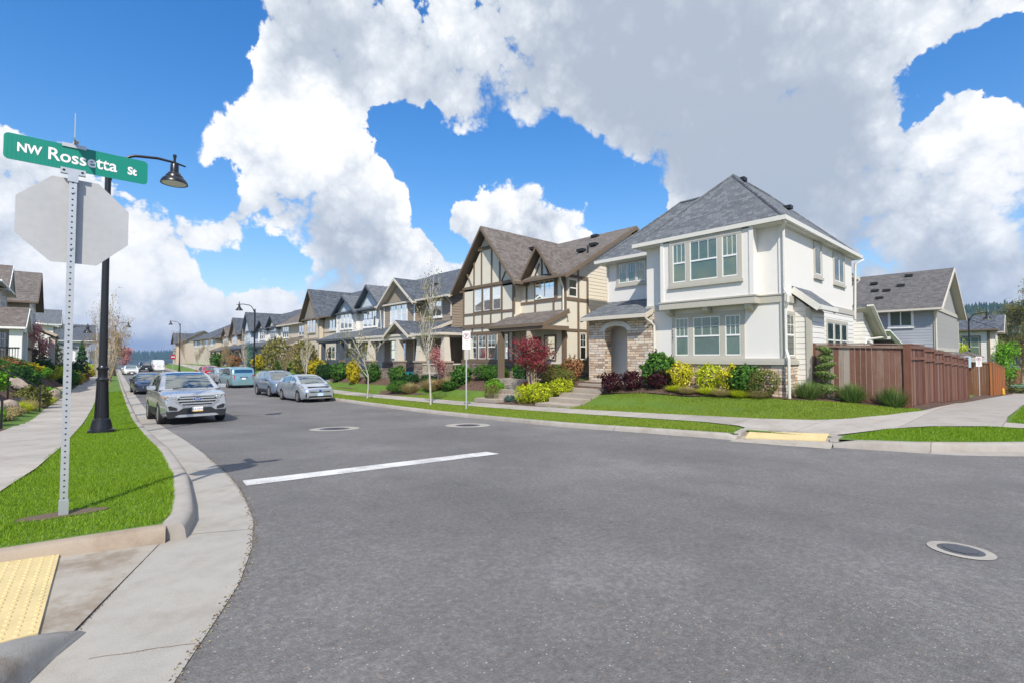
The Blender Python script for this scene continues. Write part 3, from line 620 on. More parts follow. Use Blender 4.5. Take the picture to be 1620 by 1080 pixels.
# ------------------------------------------------------------------ grass blades
def blades(name, poly, zf, off, mat, dens, hmin, hmax, holes=(), k='stuff', width=None):
    xs = [p[0] for p in poly]; ys = [p[1] for p in poly]; P = []
    x0, x1, y0, y1 = min(xs), max(xs), min(ys), max(ys); cell = .5
    for i in range(int((x1-x0)/cell)+1):
        for j in range(int((y1-y0)/cell)+1):
            cx, cy = x0+i*cell, y0+j*cell; d = math.hypot(cx+.25, cy+.25)
            for q in RNG.random((int(dens(d)*cell*cell), 2))*cell+(cx, cy):
                if inside(poly, q[0], q[1]) and not any((q[0]-h[0])**2/h[2]**2+(q[1]-h[1])**2/h[3]**2 < 1+.5*math.sin(q[0]*40)*math.cos(q[1]*33) for h in holes): P.append((q[0], q[1], zf(q[0], q[1])+off, d))
    P = np.array(P); n = len(P)
    clump = .75+.35*np.sin(P[:, 0]*3.1+np.sin(P[:, 1]*2.3)*1.7)*np.sin(P[:, 1]*2.7+1.3)
    h = RNG.uniform(hmin, hmax, n)*np.clip(clump, .6, 1.25); a = RNG.uniform(0, 2*np.pi, n); l = RNG.uniform(.1, .75, n)*h
    w = np.maximum(.0035, P[:, 3]*(width or .00042))*RNG.uniform(.7, 1.3, n); b = RNG.uniform(0, 2*np.pi, n)
    V = np.zeros((n, 3, 3)); base = P[:, :3]
    V[:, 0] = base; V[:, 1] = base; V[:, 2] = base
    V[:, 0, 0] -= np.cos(a)*w; V[:, 0, 1] -= np.sin(a)*w; V[:, 1, 0] += np.cos(a)*w; V[:, 1, 1] += np.sin(a)*w
    V[:, 2, 0] += np.cos(b)*l; V[:, 2, 1] += np.sin(b)*l; V[:, 2, 2] += h
    return kind(npmesh(name, V.reshape(-1, 3), 3, mat), k)
def npmesh(name, V, per, mat, parent=None, origin=None, link=True):
    n = len(V)//per; me = bpy.data.meshes.new(name); me.vertices.add(len(V))
    me.vertices.foreach_set('co', np.ascontiguousarray(V, dtype=np.float32).ravel())
    me.loops.add(n*per); me.loops.foreach_set('vertex_index', np.arange(n*per, dtype=np.int32))
    me.polygons.add(n); me.polygons.foreach_set('loop_start', np.arange(0, n*per, per, dtype=np.int32))
    me.update(calc_edges=True); me.materials.append(M[mat] if isinstance(mat, str) else mat)
    if not link: return me
    o = bpy.data.objects.new(name, me); COL.objects.link(o); return o
VL = [(.56, 4.98), (-.35, 5.08), (-1.35, 5.06), (-.93, 5.7), (-.66, 6.6)]+[(x-.03, y) for x, y in LW_R[:6]]+[(kl(y)+.018, y) for y in (45, 34, 28, 24, 20, 17, 13, 10.2, 8.6, 7.3, 6.3, 5.6, 5.2)]
blades('grass', VL, BL, -.012, 'grass', lambda d: 7500 if d < 8 else 5000 if d < 12 else 2600 if d < 20 else 900, .02, .046, holes=[(-.03, 5.88, .30, .12)])
sheet('dirt_patch', [(-.03+.32*math.cos(a), 5.88+.13*math.sin(a)) for a in fr(0, 5.9, .4)], BL, -.006, 'earth', .1)
VR = [(kx(y)-.015, y) for y in (60, 45, 34, 28, 24, 20, 16, 13, 11)]+[(10.78, 8.2), (10.87, 7.2), (10.95, 6.3), (11.04, 5.5), (11.1, 4.98), (11.7, 4.98), (12.1, 5.3)]+[(x-.03, y) for x, y in ((12.4, 6.1), (12.46, 8.5), (12.42, 17), (12.45, 29), (13.2, 45), (13.9, 60))]
blades('grass', VR, B, -.012, 'lawn', lambda d: 2600 if d < 15 else 1700 if d < 22 else 900 if d < 32 else 350, .035, .07)
LWN1 = [(13.64, 12.6), (13.64, 7), (13.8, 5.2), (14.2, 4.15), (14.95, 3.55), (16.2, 3.03), (18.2, 2.62), (18.95, 2.7), (18.55, 3.2), (18.05, 4.5), (17.0, 5.4), (16.5, 6.8), (16.0, 8.6), (16.05, 10.4), (15.7, 11.9), (14.8, 12.8)]
blades('grass', LWN1, B, -.012, 'lawn', lambda d: 1900, .035, .075)
LWN2 = [(13.7, 18.6), (14.7, 18.7), (15.1, 20.5), (14.8, 22), (14.5, 24), (13.85, 25.2)]
blades('grass', LWN2, B, -.012, 'lawn', lambda d: 1300, .04, .08)
LWN3 = [(13.85, 28), (14.8, 29.6), (14.6, 33), (15, 42), (14.5, 42)]
blades('grass', LWN3, B, -.012, 'lawn', lambda d: 700, .04, .08)
STR = [(11.86, 2.9), (13.28, 2.44), (14.36, 1.78), (15.08, 1.0), (15.45, .3), (15.5, -.9), (14.9, -.9), (13.9, -.2), (13.2, .4), (12.6, 1.06), (12.07, 1.8), (11.72, 2.62)]
blades('grass', STR, B, -.012, 'grass', lambda d: 2600, .035, .075)
blades('grass', [(16.5, .7), (22, .7), (30, .7), (30, -1.7), (22, -1.7), (18, -1.6), (16.5, -1.3)], B, -.012, 'grass', lambda d: 800, .04, .08)
grit('gutter_grit', GEN, .016, 900, 'earth', .003, .009)
grit('gutter_grit', GEN, .03, 260, 'L_straw', .003, .008)
grit('gutter_grit', [(.04, 3.46), (.3, 4.15), (.54, 4.79)], .006, 140, 'earth', .002, .006)
# ------------------------------------------------------------------ house helpers
class House:
    def __init__(s, label, loc): s.t = thing('house', label, 'house', loc)
    def part(s, name, mb, mat, parent=None, **k): return mb.build(name, mat, parent or s.t, **k)
    def box(s, name, mat, *a): return s.part(name, MB().box(*a), mat)
def face(f, plane):
    """map (along, z, outward) to world for a wall that faces f"""
    if f == 'X-': return lambda a, z, d: (plane-d, a, z)
    if f == 'X+': return lambda a, z, d: (plane+d, a, z)
    return lambda a, z, d: (a, plane-d, z)
def win(h, f, plane, a0, a1, z0, z1, panes=(1,), trim='white', tw=.1, mw=.1, hung=True, grid=(0, 0), sill=True, blind='blind', bfrac=1., slider=False, parent=None, sash='vinyl'):
    P = face(f, plane); a0, a1 = sorted((a0, a1))
    def bx(mb, u0, u1, w0, w1, d0, d1): mb.box(*P(u0, w0, d0), *P(u1, w1, d1))
    t = MB()
    bx(t, a0-tw, a1+tw, z1, z1+tw*1.1, 0, .045); bx(t, a0-tw, a0, z0, z1, 0, .04); bx(t, a1, a1+tw, z0, z1, 0, .04)
    bx(t, a0-tw, a1+tw, z0-tw*.8, z0, 0, .042)
    if sill: bx(t, a0-tw*1.25, a1+tw*1.25, z0-tw*1.55, z0-tw*.8, 0, .085)
    tot = sum(panes); W_ = (a1-a0)-mw*(len(panes)-1); u = a0; spans = []
    for i, p in enumerate(panes):
        w = W_*p/tot; spans.append((u, u+w)); u += w
        if i < len(panes)-1: bx(t, u, u+mw, z0, z1, 0, .04); u += mw
    o = t.build('window', trim, parent or h.t)
    s = MB(); g = MB(); b = MB(); fw = .034
    for u0, u1 in spans:
        bx(s, u0, u0+fw, z0, z1, 0, .03); bx(s, u1-fw, u1, z0, z1, 0, .03); bx(s, u0+fw, u1-fw, z1-fw, z1, 0, .028); bx(s, u0+fw, u1-fw, z0, z0+fw, 0, .028)
        zm = (z0+z1)/2
        if hung: bx(s, u0+fw, u1-fw, zm-.028, zm+.028, 0, .034)
        if slider: bx(s, (u0+u1)/2-.03, (u0+u1)/2+.03, z0+fw, z1-fw, 0, .034)
        gc, gr = grid; zl = zm if hung else z0+(z1-z0)*.5
        for k in range(1, gc): ux = u0+(u1-u0)*k/gc; bx(s, ux-.009, ux+.009, zl, z1-fw, .014, .026)
        for k in range(1, gr): uz = zl+(z1-zl)*k/gr; bx(s, u0+fw, u1-fw, uz-.009, uz+.009, .014, .0255)
        g.add([P(u0+fw, z0+fw, .02), P(u1-fw, z0+fw, .02), P(u1-fw, z1-fw, .02), P(u0+fw, z1-fw, .02)], [(0, 1, 2, 3)])
        zb = z1-(z1-z0)*bfrac
        b.add([P(u0+.02, zb, .007), P(u1-.02, zb, .007), P(u1-.02, z1-.02, .007), P(u0+.02, z1-.02, .007)], [(0, 1, 2, 3)])
        if bfrac < 1: b.add([P(u0+.02, z0+.02, .006), P(u1-.02, z0+.02, .006), P(u1-.02, zb, .006), P(u0+.02, zb, .006)], [(0, 1, 2, 3)], 1)
    s.build('sash', sash, o); g.build('pane', 'glass', o, uv=False); b.build('blind', [blind, 'blinddim'], o)
    return o
def gable(h, mat, ax, a0, a1, c, half, ze, zr, th=.16, fascia='beigetrim', rake=(True, True), gutters=(True, True), fw=.2, name='roof'):
    """ridge along ax from a0 to a1, centred on c; half, ze at the eave edge"""
    P = (lambda a, b, z: (a, b, z)) if ax == 'x' else (lambda a, b, z: (b, a, z))
    r = MB()
    for s in (-1, 1): r.slab([P(a0, c+s*half, ze), P(a1, c+s*half, ze), P(a1, c, zr), P(a0, c, zr)], th)
    o = r.build(name, mat, h.t); f = MB(); sf = MB()
    for s in (-1, 1): sf.slab([P(a0+.02, c+s*(half-.02), ze-th-.004), P(a1-.02, c+s*(half-.02), ze-th-.004), P(a1-.02, c, zr-th-.004), P(a0+.02, c, zr-th-.004)], .02)
    sf.build('soffit', fascia, h.t)
    for e, on, sg in ((a0, rake[0], -1), (a1, rake[1], 1)):
        if on:
            for s in (-1, 1):
                pts = [P(e, c+s*half, ze-.035), P(e, c, zr-.035), P(e, c, zr-.035-fw), P(e, c+s*half, ze-.035-fw)]
                f.prism(pts, Vector(P(sg*.045, 0, 0)))
    for s, on in ((-1, gutters[0]), (1, gutters[1])):
        if on:
            x, y, z = P(a0, c+s*half, ze); x2, y2, _ = P(a1, c+s*half+s*.1, ze); f.box(x, y, ze-.15, x2, y2, ze-.025)
    if f.v: f.build('fascia', fascia, h.t)
    return o
def tri(h, name, mat, f, plane, a0, a1, ac, z0, zt, th=.1):
    P = face(f, plane); e = Vector(P(0, 0, -th))-Vector(P(0, 0, 0))
    return MB().prism([P(a0, z0, 0), P(a1, z0, 0), P(ac, zt, 0)], e).build(name, mat, h.t)
def hip(h, mat, x0, x1, y0, y1, ze, pitch, th=.14, fascia='beigetrim', name='roof', soffit=True, zcap=None):
    w, l = x1-x0, y1-y0; r = min(w, l)/2; zr = ze+r*pitch
    if w >= l: A, Bp = (x0+r, (y0+y1)/2, zr), (x1-r, (y0+y1)/2, zr)
    else: A, Bp = ((x0+x1)/2, y0+r, zr), ((x0+x1)/2, y1-r, zr)
    c = [(x0, y0, ze), (x1, y0, ze), (x1, y1, ze), (x0, y1, ze)]
    mb = MB()
    if w >= l: fs = [(0, 1, 5, 4), (1, 2, 5), (2, 3, 4, 5), (3, 0, 4)]
    else: fs = [(0, 1, 4), (1, 2, 5, 4), (2, 3, 5), (3, 0, 4, 5)]
    mb.add(c+[A, Bp], fs); lo = [(p[0], p[1], ze-.05) for p in c]
    b = len(mb.v); mb.v += lo; mb.f += [(b+3, b+2, b+1, b)]+[(i, b+i, b+(i+1) % 4, (i+1) % 4) for i in range(4)]; mb.mi += [0]*5
    for i, e in ((0, A), (3, A if w >= l else Bp), (1, Bp if w >= l else A), (2, Bp)):   # hip caps
        mb.tube([c[i], e], .06, 6)
    if abs(A[0]-Bp[0])+abs(A[1]-Bp[1]) > .3: mb.tube([A, Bp], .07, 6)
    o = mb.build(name, mat, h.t)
    f = MB(); g = .11
    f.box(x0-g, y0-g, ze-.16, x1+g, y0, ze-.012); f.box(x0-g, y1, ze-.16, x1+g, y1+g, ze-.012); f.box(x0-g, y0, ze-.16, x0, y1, ze-.012); f.box(x1, y0, ze-.16, x1+g, y1, ze-.012)
    if soffit: f.box(x0, y0, ze-.2, x1, y1, ze-.055)
    f.build('gutter', fascia, h.t); return o
def shed(h, mat, e0, e1, r0, r1, th=.13, fascia='beigetrim', gutter=True, rakes=True, name='porch_roof'):
    """eave e0-e1, top edge r0-r1 (r0 above e0)"""
    o = MB().slab([e0, e1, r1, r0], th).build(name, mat, h.t); f = MB()
    if gutter: f.beam(Vector(e0)+Vector((0, 0, -.08)), Vector(e1)+Vector((0, 0, -.08)), .12, .15)
    if rakes:
        for a, b in ((e0, r0), (e1, r1)): f.beam(Vector(a)+Vector((0, 0, -.12)), Vector(b)+Vector((0, 0, -.12)), .05, .2)
    if f.v: f.build('fascia', fascia, h.t)
    return o
def vents(h, pts, mat='plastic'):
    for x, y, z in pts: MB().box(x-.16, y-.22, z-.02, x+.16, y+.22, z+.13).build('roof_vent', mat, h.t)
def pipe(h, pts, mat='gutterwhite', r=.045, name='downspout'):
    return MB().tube(pts, r, 6).build(name, mat, h.t)
# ------------------------------------------------------------------ the white corner house
def white_house():
    h = House('white stucco corner house with gray hip roof and stone entry beside the brown fence', (17.5, 8, .2))
    a = MB(); a.box(17.5, 5.95, 3.3, 26.0, 11.1, 6.05); a.box(19.0, 11.1, 3.3, 26.0, 14.2, 6.02); a.box(17.1, 6.73, 3.56, 17.5, 10.2, 6.03)
    a.box(25.99, 6.5, -.4, 27.6, 12, 5.25)
    h.part('upper_wall', a, 'stucco')
    b = MB(); b.box(17.5, 5.96, -.4, 26.0, 11.1, 3.3); b.box(19.0, 11.1, -.4, 26.0, 14.2, 3.3); h.part('lower_wall', b, 'stuccolow')
    c = MB(); c.box(20.06, 5.92, -.4, 25.98, 5.955, 3.34); c.box(18.55, 5.45, -.4, 20.06, 5.9595, 3.12); c.prism([(18.55, 5.45, 3.12), (18.55, 5.955, 3.12), (18.55, 5.955, 3.62)], (1.51, 0, 0)); c.box(25.99, 6.46, -.4, 27.62, 6.5, 3.4); h.part('lap_siding', c, 'lapwhite')
    t = MB(); t.box(17.045, 6.66, 3.33, 17.5, 10.27, 3.57); t.box(17.455, 5.9, 3.33, 17.5, 6.66, 3.571); t.box(17.455, 10.27, 3.33, 17.5, 11.14, 3.571)
    t.box(17.5, 5.90, 3.345, 18.5, 5.95, 3.58); t.box(18.5, 5.885, 3.345, 26.03, 5.95, 3.58)
    t.box(17.02, 6.63, 3.57, 17.5, 10.30, 3.62); t.box(17.43, 5.87, 3.572, 17.5, 6.63, 3.615)
    for y in (6.95, 8.45, 9.95): t.prism([(17.48, y-.09, 3.33), (17.08, y-.09, 3.33), (17.12, y-.09, 3.2), (17.48, y-.09, 3.06)], (0, .18, 0))
    for x, y in ((17.46, 5.91),): t.box(x, y, 1.46, x+.11, y+.11, 3.33); 
    t.box(18.52, 5.42, -.3, 18.66, 5.46, 3.12); t.box(18.515, 5.46, -.3, 18.55, 5.58, 3.2)
    h.part('trim', t, 'taupe')
    for q in ((17.07, 6.70, 3.62, 17.1, 6.84, 6.0), (17.07, 10.08, 3.62, 17.1, 10.22, 6.0), (17.46, 5.92, 3.62, 17.5, 6.04, 6.0), (17.5, 5.92, 3.62, 17.62, 5.95, 6.0)): h.box('corner_board', 'stucco', *q)
    st = MB(); st.box(17.38, 5.86, -.4, 17.5, 10.8, 1.26); st.box(17.5, 5.86, -.4, 18.55, 5.96, 1.262); h.part('stone_base', st, 'stone')
    sb = MB(); sb.box(17.31, 5.80, 1.26, 17.5, 10.78, 1.40); sb.box(17.5, 5.80, 1.262, 18.62, 5.96, 1.401); sb.box(17.34, 5.83, 1.40, 17.5, 10.76, 1.47); sb.box(17.5, 5.83, 1.401, 18.6, 5.96, 1.471); h.part('sill_belt', sb, 'taupe')
    # entry
    e = MB(); e.box(17.3, 10.78, -.4, 17.75, 11.93, 3.14); e.box(17.3, 13.10, -.4, 17.75, 13.98, 3.14)
    n = 14; pts = [(17.3, 11.93, 3.14), (17.3, 11.93, 2.62)]+[(17.3, 12.515+.585*-math.cos(math.pi*k/n), 2.62+.22*math.sin(math.pi*k/n)) for k in range(1, n)]+[(17.3, 13.10, 2.62), (17.3, 13.10, 3.14)]
    e.prism(pts, (.45, 0, 0)); e.box(17.75, 13.72, -.4, 19.0, 13.98, 3.2); h.part('stone_porch', e, 'stone')
    ar = MB()
    for k in range(n):
        p = [(17.27, 12.515-r*1.0*math.cos(math.pi*(k+q)/n), 2.62+(r-.585+.22*1)*math.sin(math.pi*(k+q)/n)) for r, q in ((.585, .03), (.585, .97), (.80, .97), (.80, .03))]
        ar.prism([p[0], p[1], p[2], p[3]], (.05, 0, 0))
    h.part('stone_arch', ar, 'graywall')
    g = MB(); g.box(17.755, 13.66, .45, 18.97, 13.715, 3.2); g.box(18.35, 11.1, .45, 18.39, 13.66, 3.2); g.box(17.755, 11.0, .45, 18.35, 11.05, 3.2); g.box(17.75, 11.05, 2.95, 18.35, 13.66, 3.0); h.part('porch_wall', g, 'graywall')
    d = h.box('front_door', 'door', 18.30, 11.6, .5, 18.348, 12.52, 2.62); MB().box(18.26, 11.70, 1.45, 18.30, 11.74, 1.62).build('handle', 'black', d)
    ff = MB(); ff.box(16.9, 11.3, .2, 19, 13.95, .47); h.part('porch_floor', ff, 'step')
    shed(h, 'sh_gray', (16.88, 10.82, 3.25), (16.88, 14.12, 3.25), (18.99, 10.82, 4.1), (18.99, 14.12, 4.1), fascia='beigetrim')
    MB().prism([(17.42, 10.86, 3.14), (17.42, 10.86, 3.38), (18.9, 10.86, 3.95), (18.9, 10.86, 3.14)], (0, .1, 0)).build('gable_panel', 'taupe', h.t)
    # side bay roof and rear garage roof
    shed(h, 'sh_gray', (18.36, 5.12, 3.24), (20.3, 5.12, 3.24), (18.36, 5.94, 3.95), (20.3, 5.94, 3.95), th=.1, fascia='gutterwhite', name='bay_roof')
    o = MB(); o.slab([(27.3, 5.55, 3.95), (27.3, 11, 3.95), (29.9, 11, 2.55), (29.9, 5.55, 2.55)], .14); o.build('garage_roof', 'sh_gray', h.t); MB().slab([(27.3, 5.55, 3.80), (27.3, 11, 3.80), (29.9, 11, 2.40), (29.9, 5.55, 2.40)], .03).build('soffit', 'taupe', h.t)
    f = MB(); f.beam((27.2, 5.53, 3.88), (29.95, 5.53, 2.42), .06, .26, up=(0, 1, 0)); f.beam((29.92, 5.3, 2.45), (29.92, 11, 2.45), .12, .14); f.build('fascia', 'gutterwhite', h.t)
    gw = MB(); gw.prism([(27.6, 5.9, -1), (29.5, 5.9, -1), (29.5, 5.9, 2.6), (27.6, 5.9, 3.6)], (0, 5, 0)); h.part('garage_wall', gw, 'lapwhite')
    # main roofs
    hip(h, 'sh_gray', 17.1, 26.5, 5.75, 11.35, 6.12, 1.0, fascia='gutterwhite'); hip(h, 'sh_gray', 18.6, 24.2, 6.6, 14.5, 6.10, .98, fascia='gutterwhite')
    hip(h, 'sh_gray', 25.6, 28.0, 6.2, 12.3, 5.35, .9, fascia='beigetrim')
    vents(h, [(20.6, 8.55, 8.84), (23.0, 7.6, 7.95)])
    # windows
    win(h, 'X-', 17.1, 7.23, 9.68, 4.34, 5.80, (.5, .98, .5), 'taupe', .15, .17, True, (3, 1), blind='blind')
    win(h, 'X-', 17.5, 7.33, 9.82, 1.58, 3.0, (.5, .95, .5), 'taupe', .14, .2, True, (3, 2), sill=False, blind='blind')
    win(h, 'X-', 19.0, 12.12, 13.52, 4.95, 5.84, (1, 1, 1), 'taupe', .13, .05, False, (3, 1), blind='curtain')
    win(h, 'Y-', 5.95, 17.76, 18.45, 1.56, 2.95, (1,), 'taupe', .09, .1, True, (2, 2), sill=False)
    win(h, 'Y-', 5.95, 20.85, 21.55, 4.66, 5.76, (1,), 'taupe', .13, .1, False); win(h, 'Y-', 5.95, 23.3, 24.65, 4.66, 5.72, (1,), 'taupe', .13, .1, False, slider=True, bfrac=.9, blind='blinddim')
    win(h, 'Y-', 5.92, 22.1, 24.8, 1.5, 2.88, (1, 1, 1), 'taupe', .12, .16, True, sill=False)
    pipe(h, [(17.0, 5.70, 6.0), (17.15, 5.72, 5.9), (17.42, 5.86, 5.72), (17.42, 5.86, 3.75), (17.34, 5.74, 3.55), (17.34, 5.74, 3.3), (17.42, 5.84, 3.1), (17.42, 5.84, 1.75), (17.22, 5.70, 1.45), (17.22, 5.70, .18), (17.12, 5.6, .12)])
    pipe(h, [(18.9, 14.25, 6.0), (18.92, 14.15, 5.75), (18.92, 14.12, 4.1)]); pipe(h, [(16.95, 10.86, 3.15), (17.0, 10.84, 3.05), (17.3, 10.74, 2.85), (17.38, 10.70, 2.75), (17.38, 10.70, .5)])
    pipe(h, [(26.55, 5.6, 5.9), (26.2, 5.85, 5.7), (26.1, 5.88, 3.2)]); pipe(h, [(28.0, 6.1, 5.2), (27.75, 6.35, 4.9), (27.7, 6.4, 1.)]); pipe(h, [(29.85, 5.5, 2.5), (27.9, 5.85, 2.35), (27.7, 5.85, 2.1), (27.7, 5.85, .5)])
    # house number down the window casing
    for i, ch in enumerate('16887'):
        text(ch, .13, 'ink', lambda q, z: (17.452, 9.93-q, 2.62-i*.135+z), h.t, 'house_number')
def text(s_, size, mat, fn, parent, name, xs=.85, thick=.004, center=True, bold=0.):
    """raised lettering: fn maps (along, up) to world"""
    c = bpy.data.curves.new(name, 'FONT'); c.body = s_; c.size = size; c.offset = bold
    c.align_x = 'CENTER' if center else 'LEFT'; c.resolution_u = 4
    o = bpy.data.objects.new(name, c); COL.objects.link(o); dg = bpy.context.evaluated_depsgraph_get(); dg.update()
    me = bpy.data.meshes.new_from_object(o.evaluated_get(dg)); bpy.data.objects.remove(o)
    org = ORG[parent.name_full] if parent else Vector()
    for v in me.vertices: v.co = Vector(fn(v.co.x*xs, v.co.y))-org
    me.materials.clear(); me.materials.append(M[mat]); me.update()
    q = bpy.data.objects.new(name, me); COL.objects.link(q)
    if parent: q.parent = parent; ORG[q.name_full] = org
    return q
white_house()
# ------------------------------------------------------------------ the half-timbered house
def tudor_house():
    h = House('cream half timbered house with brown roof and steep front gable, second from the corner', (17.5, 19.5, .45))
    a = MB(); a.box(17.3, 19.0, -.4, 24, 23.5, 5.6); a.box(17.8, 15.9, -.4, 28.5, 19.0, 5.6); h.part('wall', a, 'cream')
    b = MB(); b.box(19.6, 15.86, -.4, 28.5, 15.895, 5.6); b.prism([(19.6, 15.86, 5.6), (28.5, 15.86, 5.6), (28.5, 15.86, 5.75), (23.35, 15.86, 8.62), (19.6, 15.86, 6.5)], (0, .04, 0)); h.part('lap_siding', b, 'lapcream')
    c = MB(); c.prism([(17.8, 15.88, 5.6), (19.6, 15.88, 5.6), (19.6, 15.88, 6.5), (17.8, 15.88, 5.55)], (0, .1, 0)); c.build('gable_wall', 'cream', h.t)
    tri(h, 'gable_wall', 'cream', 'X-', 17.3, 19.0, 23.5, 21.3, 5.55, 8.25); tri(h, 'gable_wall', 'cream', 'X-', 17.78, 16.4, 18.35, 17.38, 5.55, 6.9)
    lv = MB(); lv.prism([(17.27, 20.75, 7.75), (17.27, 21.85, 7.75), (17.27, 21.3, 8.45)], (.04, 0, 0)); lv.build('gable_vent', 'lapbeige', h.t)
    st = MB(); st.box(17.2, 18.98, -.4, 17.3, 23.55, 1.18); st.box(17.72, 15.82, -.4, 17.8, 19, 1.18); st.box(17.8, 15.82, -.4, 19.6, 15.9, 1.181); h.part('stone_base', st, 'stonebrown')
    T = MB(); d = .035; X = 17.3
    def v(y, z0, z1, w=.11): T.box(X-d, y-w/2, z0, X, y+w/2, z1)
    def hz(z0, z1, y0, y1, e=.0): T.box(X-d-e, y0, z0, X, y1, z1)
    hz(5.46, 5.62, 19.0, 23.52, .03); hz(3.93, 4.05, 19.0, 23.5, .004); hz(3.17, 3.38, 18.98, 23.54, .03); hz(1.2, 1.38, 18.96, 23.56, .06); hz(2.82, 2.96, 19.0, 23.5, .004)
    for y in (23.45, 22.45, 21.68, 20.92, 19.98, 19.06): v(y, 4.05, 5.46, .13)
    for y in (23.45, 22.45, 21.68, 20.92, 19.98, 19.06): v(y, 3.38, 3.93)
    for y in (23.45, 22.6, 21.68, 20.6, 19.06): v(y, 2.96, 3.17)
    v(23.45, 1.38, 2.82, .12); v(19.06, 1.38, 2.82, .16)
    for y, zt in ((21.75, 7.6), (20.85, 7.6), (22.45, 7.0), (20.15, 7.0)): v(y, 5.62, zt)
    T.beam((X-.02, 23.2, 5.62+.9), (X-.02, 22.62, 5.62), .04, .1, up=(1, 0, 0)); T.beam((X-.02, 19.4, 5.62+.9), (X-.02, 19.98, 5.62), .04, .1, up=(1, 0, 0))
    hz(7.58, 7.72, 20.55, 22.05, .03); hz(7.73, 7.76, 20.5, 22.1, .06)
    X = 17.8
    hz(5.44, 5.6, 15.9, 19.0, .03); hz(4.28, 4.4, 15.9, 19.0, .004); v(15.97, 1.2, 5.44, .16); v(18.55, 4.4, 5.44); v(16.4, 4.4, 5.44); v(17.9, 3.4, 4.28); v(16.6, 3.4, 4.28)
    T.beam((X-.05, 17.38, 5.6), (X-.05, 17.38, 6.75), .05, .1, up=(1, 0, 0)); T.beam((X-.05, 16.85, 5.6), (X-.05, 17.2, 6.3), .05, .09, up=(1, 0, 0)); T.beam((X-.05, 17.92, 5.6), (X-.05, 17.56, 6.3), .05, .09, up=(1, 0, 0))
    for z0, z1 in ((5.42, 5.56), (4.3, 4.45), (2.78, 2.9), (1.2, 1.36)): T.box(17.8, 15.86, z0, 19.6, 15.9, z1)
    for x in (17.86, 18.82, 19.55): T.box(x-.06, 15.85, 1.36, x+.06, 15.9, 5.5)
    T.box(18.75, 15.86, 5.56, 18.87, 15.9, 6.05)
    T.box(18.98, 15.84, -.2, 19.2, 15.9, 1.2); h.part('timber_trim', T, 'brown')
    gable(h, 'sh_brown', 'x', 16.85, 23.4, 21.3, 2.85, 5.42, 8.86, fascia='brown', rake=(True, False)); gable(h, 'sh_brown', 'x', 17.35, 21, 17.38, 1.2, 5.62, 7.22, fascia='brown', rake=(True, False), th=.12)
    gable(h, 'sh_brown', 'y', 15.45, 24.1, 23.35, 5.95, 5.5, 8.87, fascia='brown', rake=(True, True), gutters=(True, True))
    vents(h, [(20.0, 20.4, 7.83), (20.3, 16.9, 7.2), (21.0, 16.6, 7.58), (22.9, 18, 8.62)]); MB().tube([(20.0, 16.2, 6.9), (20.0, 16.2, 7.35)], .05, 8).build('vent_pipe', 'plastic', h.t)
    # porch
    shed(h, 'sh_brown', (16.0, 15.62, 3.1), (16.0, 19.55, 3.1), (17.85, 15.62, 3.85), (17.85, 19.55, 3.85), fascia='brown')
    MB().prism([(16.2, 15.72, 2.98), (17.8, 15.72, 2.98), (17.8, 15.72, 3.7), (16.3, 15.72, 3.1)], (0, .06, 0)).build('porch_gable', 'cream', h.t)
    p = MB(); p.box(16.02, 15.6, 2.78, 17.8, 15.82, 2.99); p.box(16.02, 15.82, 2.78, 16.2, 19.5, 2.96); p.build('porch_beam', 'brown', h.t)
    MB().box(16.05, 18.62, .2, 16.3, 18.87, 2.78).build('porch_post', 'brown', h.t); MB().box(16.05, 16.5, .2, 16.3, 16.75, 2.78).build('porch_post', 'tan', h.t)
    MB().box(15.9, 15.9, -.2, 17.75, 19, .45).build('porch_floor', 'step', h.t)
    dr = h.box('front_door', 'brown', 17.75, 17.5, .5, 17.79, 18.45, 2.55); MB().box(17.72, 17.56, 1.4, 17.75, 17.6, 1.55).build('handle', 'black', dr)
    win(h, 'X-', 17.3, 20.05, 22.38, 4.12, 5.38, (1, 1, 1), 'brown', .05, .14, True, (2, 2), sill=False); win(h, 'X-', 17.3, 20.5, 22.85, 1.42, 2.74, (1, 1, 1), 'brown', .06, .16, True, (2, 2), sill=False)
    win(h, 'X-', 17.3, 19.45, 20.0, 1.42, 2.74, (1,), 'brown', .06, .1, True, (2, 2), sill=False, blind='blinddim')
    win(h, 'X-', 17.8, 16.55, 17.9, 4.46, 5.4, (1,), 'brown', .05, .1, False, slider=True, grid=(4, 3), sill=False); win(h, 'X-', 17.8, 16.5, 17.2, 1.4, 2.55, (1,), 'brown', .06, .1, True, sill=False)
    win(h, 'Y-', 15.9, 18.1, 18.7, 4.5, 5.36, (1,), 'beigetrim', .06, .1, True, sill=False); win(h, 'Y-', 15.9, 18.95, 19.4, 1.4, 2.68, (1,), 'beigetrim', .05, .1, True, (2, 2), sill=False)
    pipe(h, [(17.35, 15.8, 5.4), (17.5, 15.86, 5.2), (17.7, 15.88, 4.9), (17.7, 15.88, 3.2)], 'cream'); pipe(h, [(17.2, 18.95, 5.3), (17.25, 18.9, 5.0), (17.25, 18.92, 3.9)], 'brown')
tudor_house()
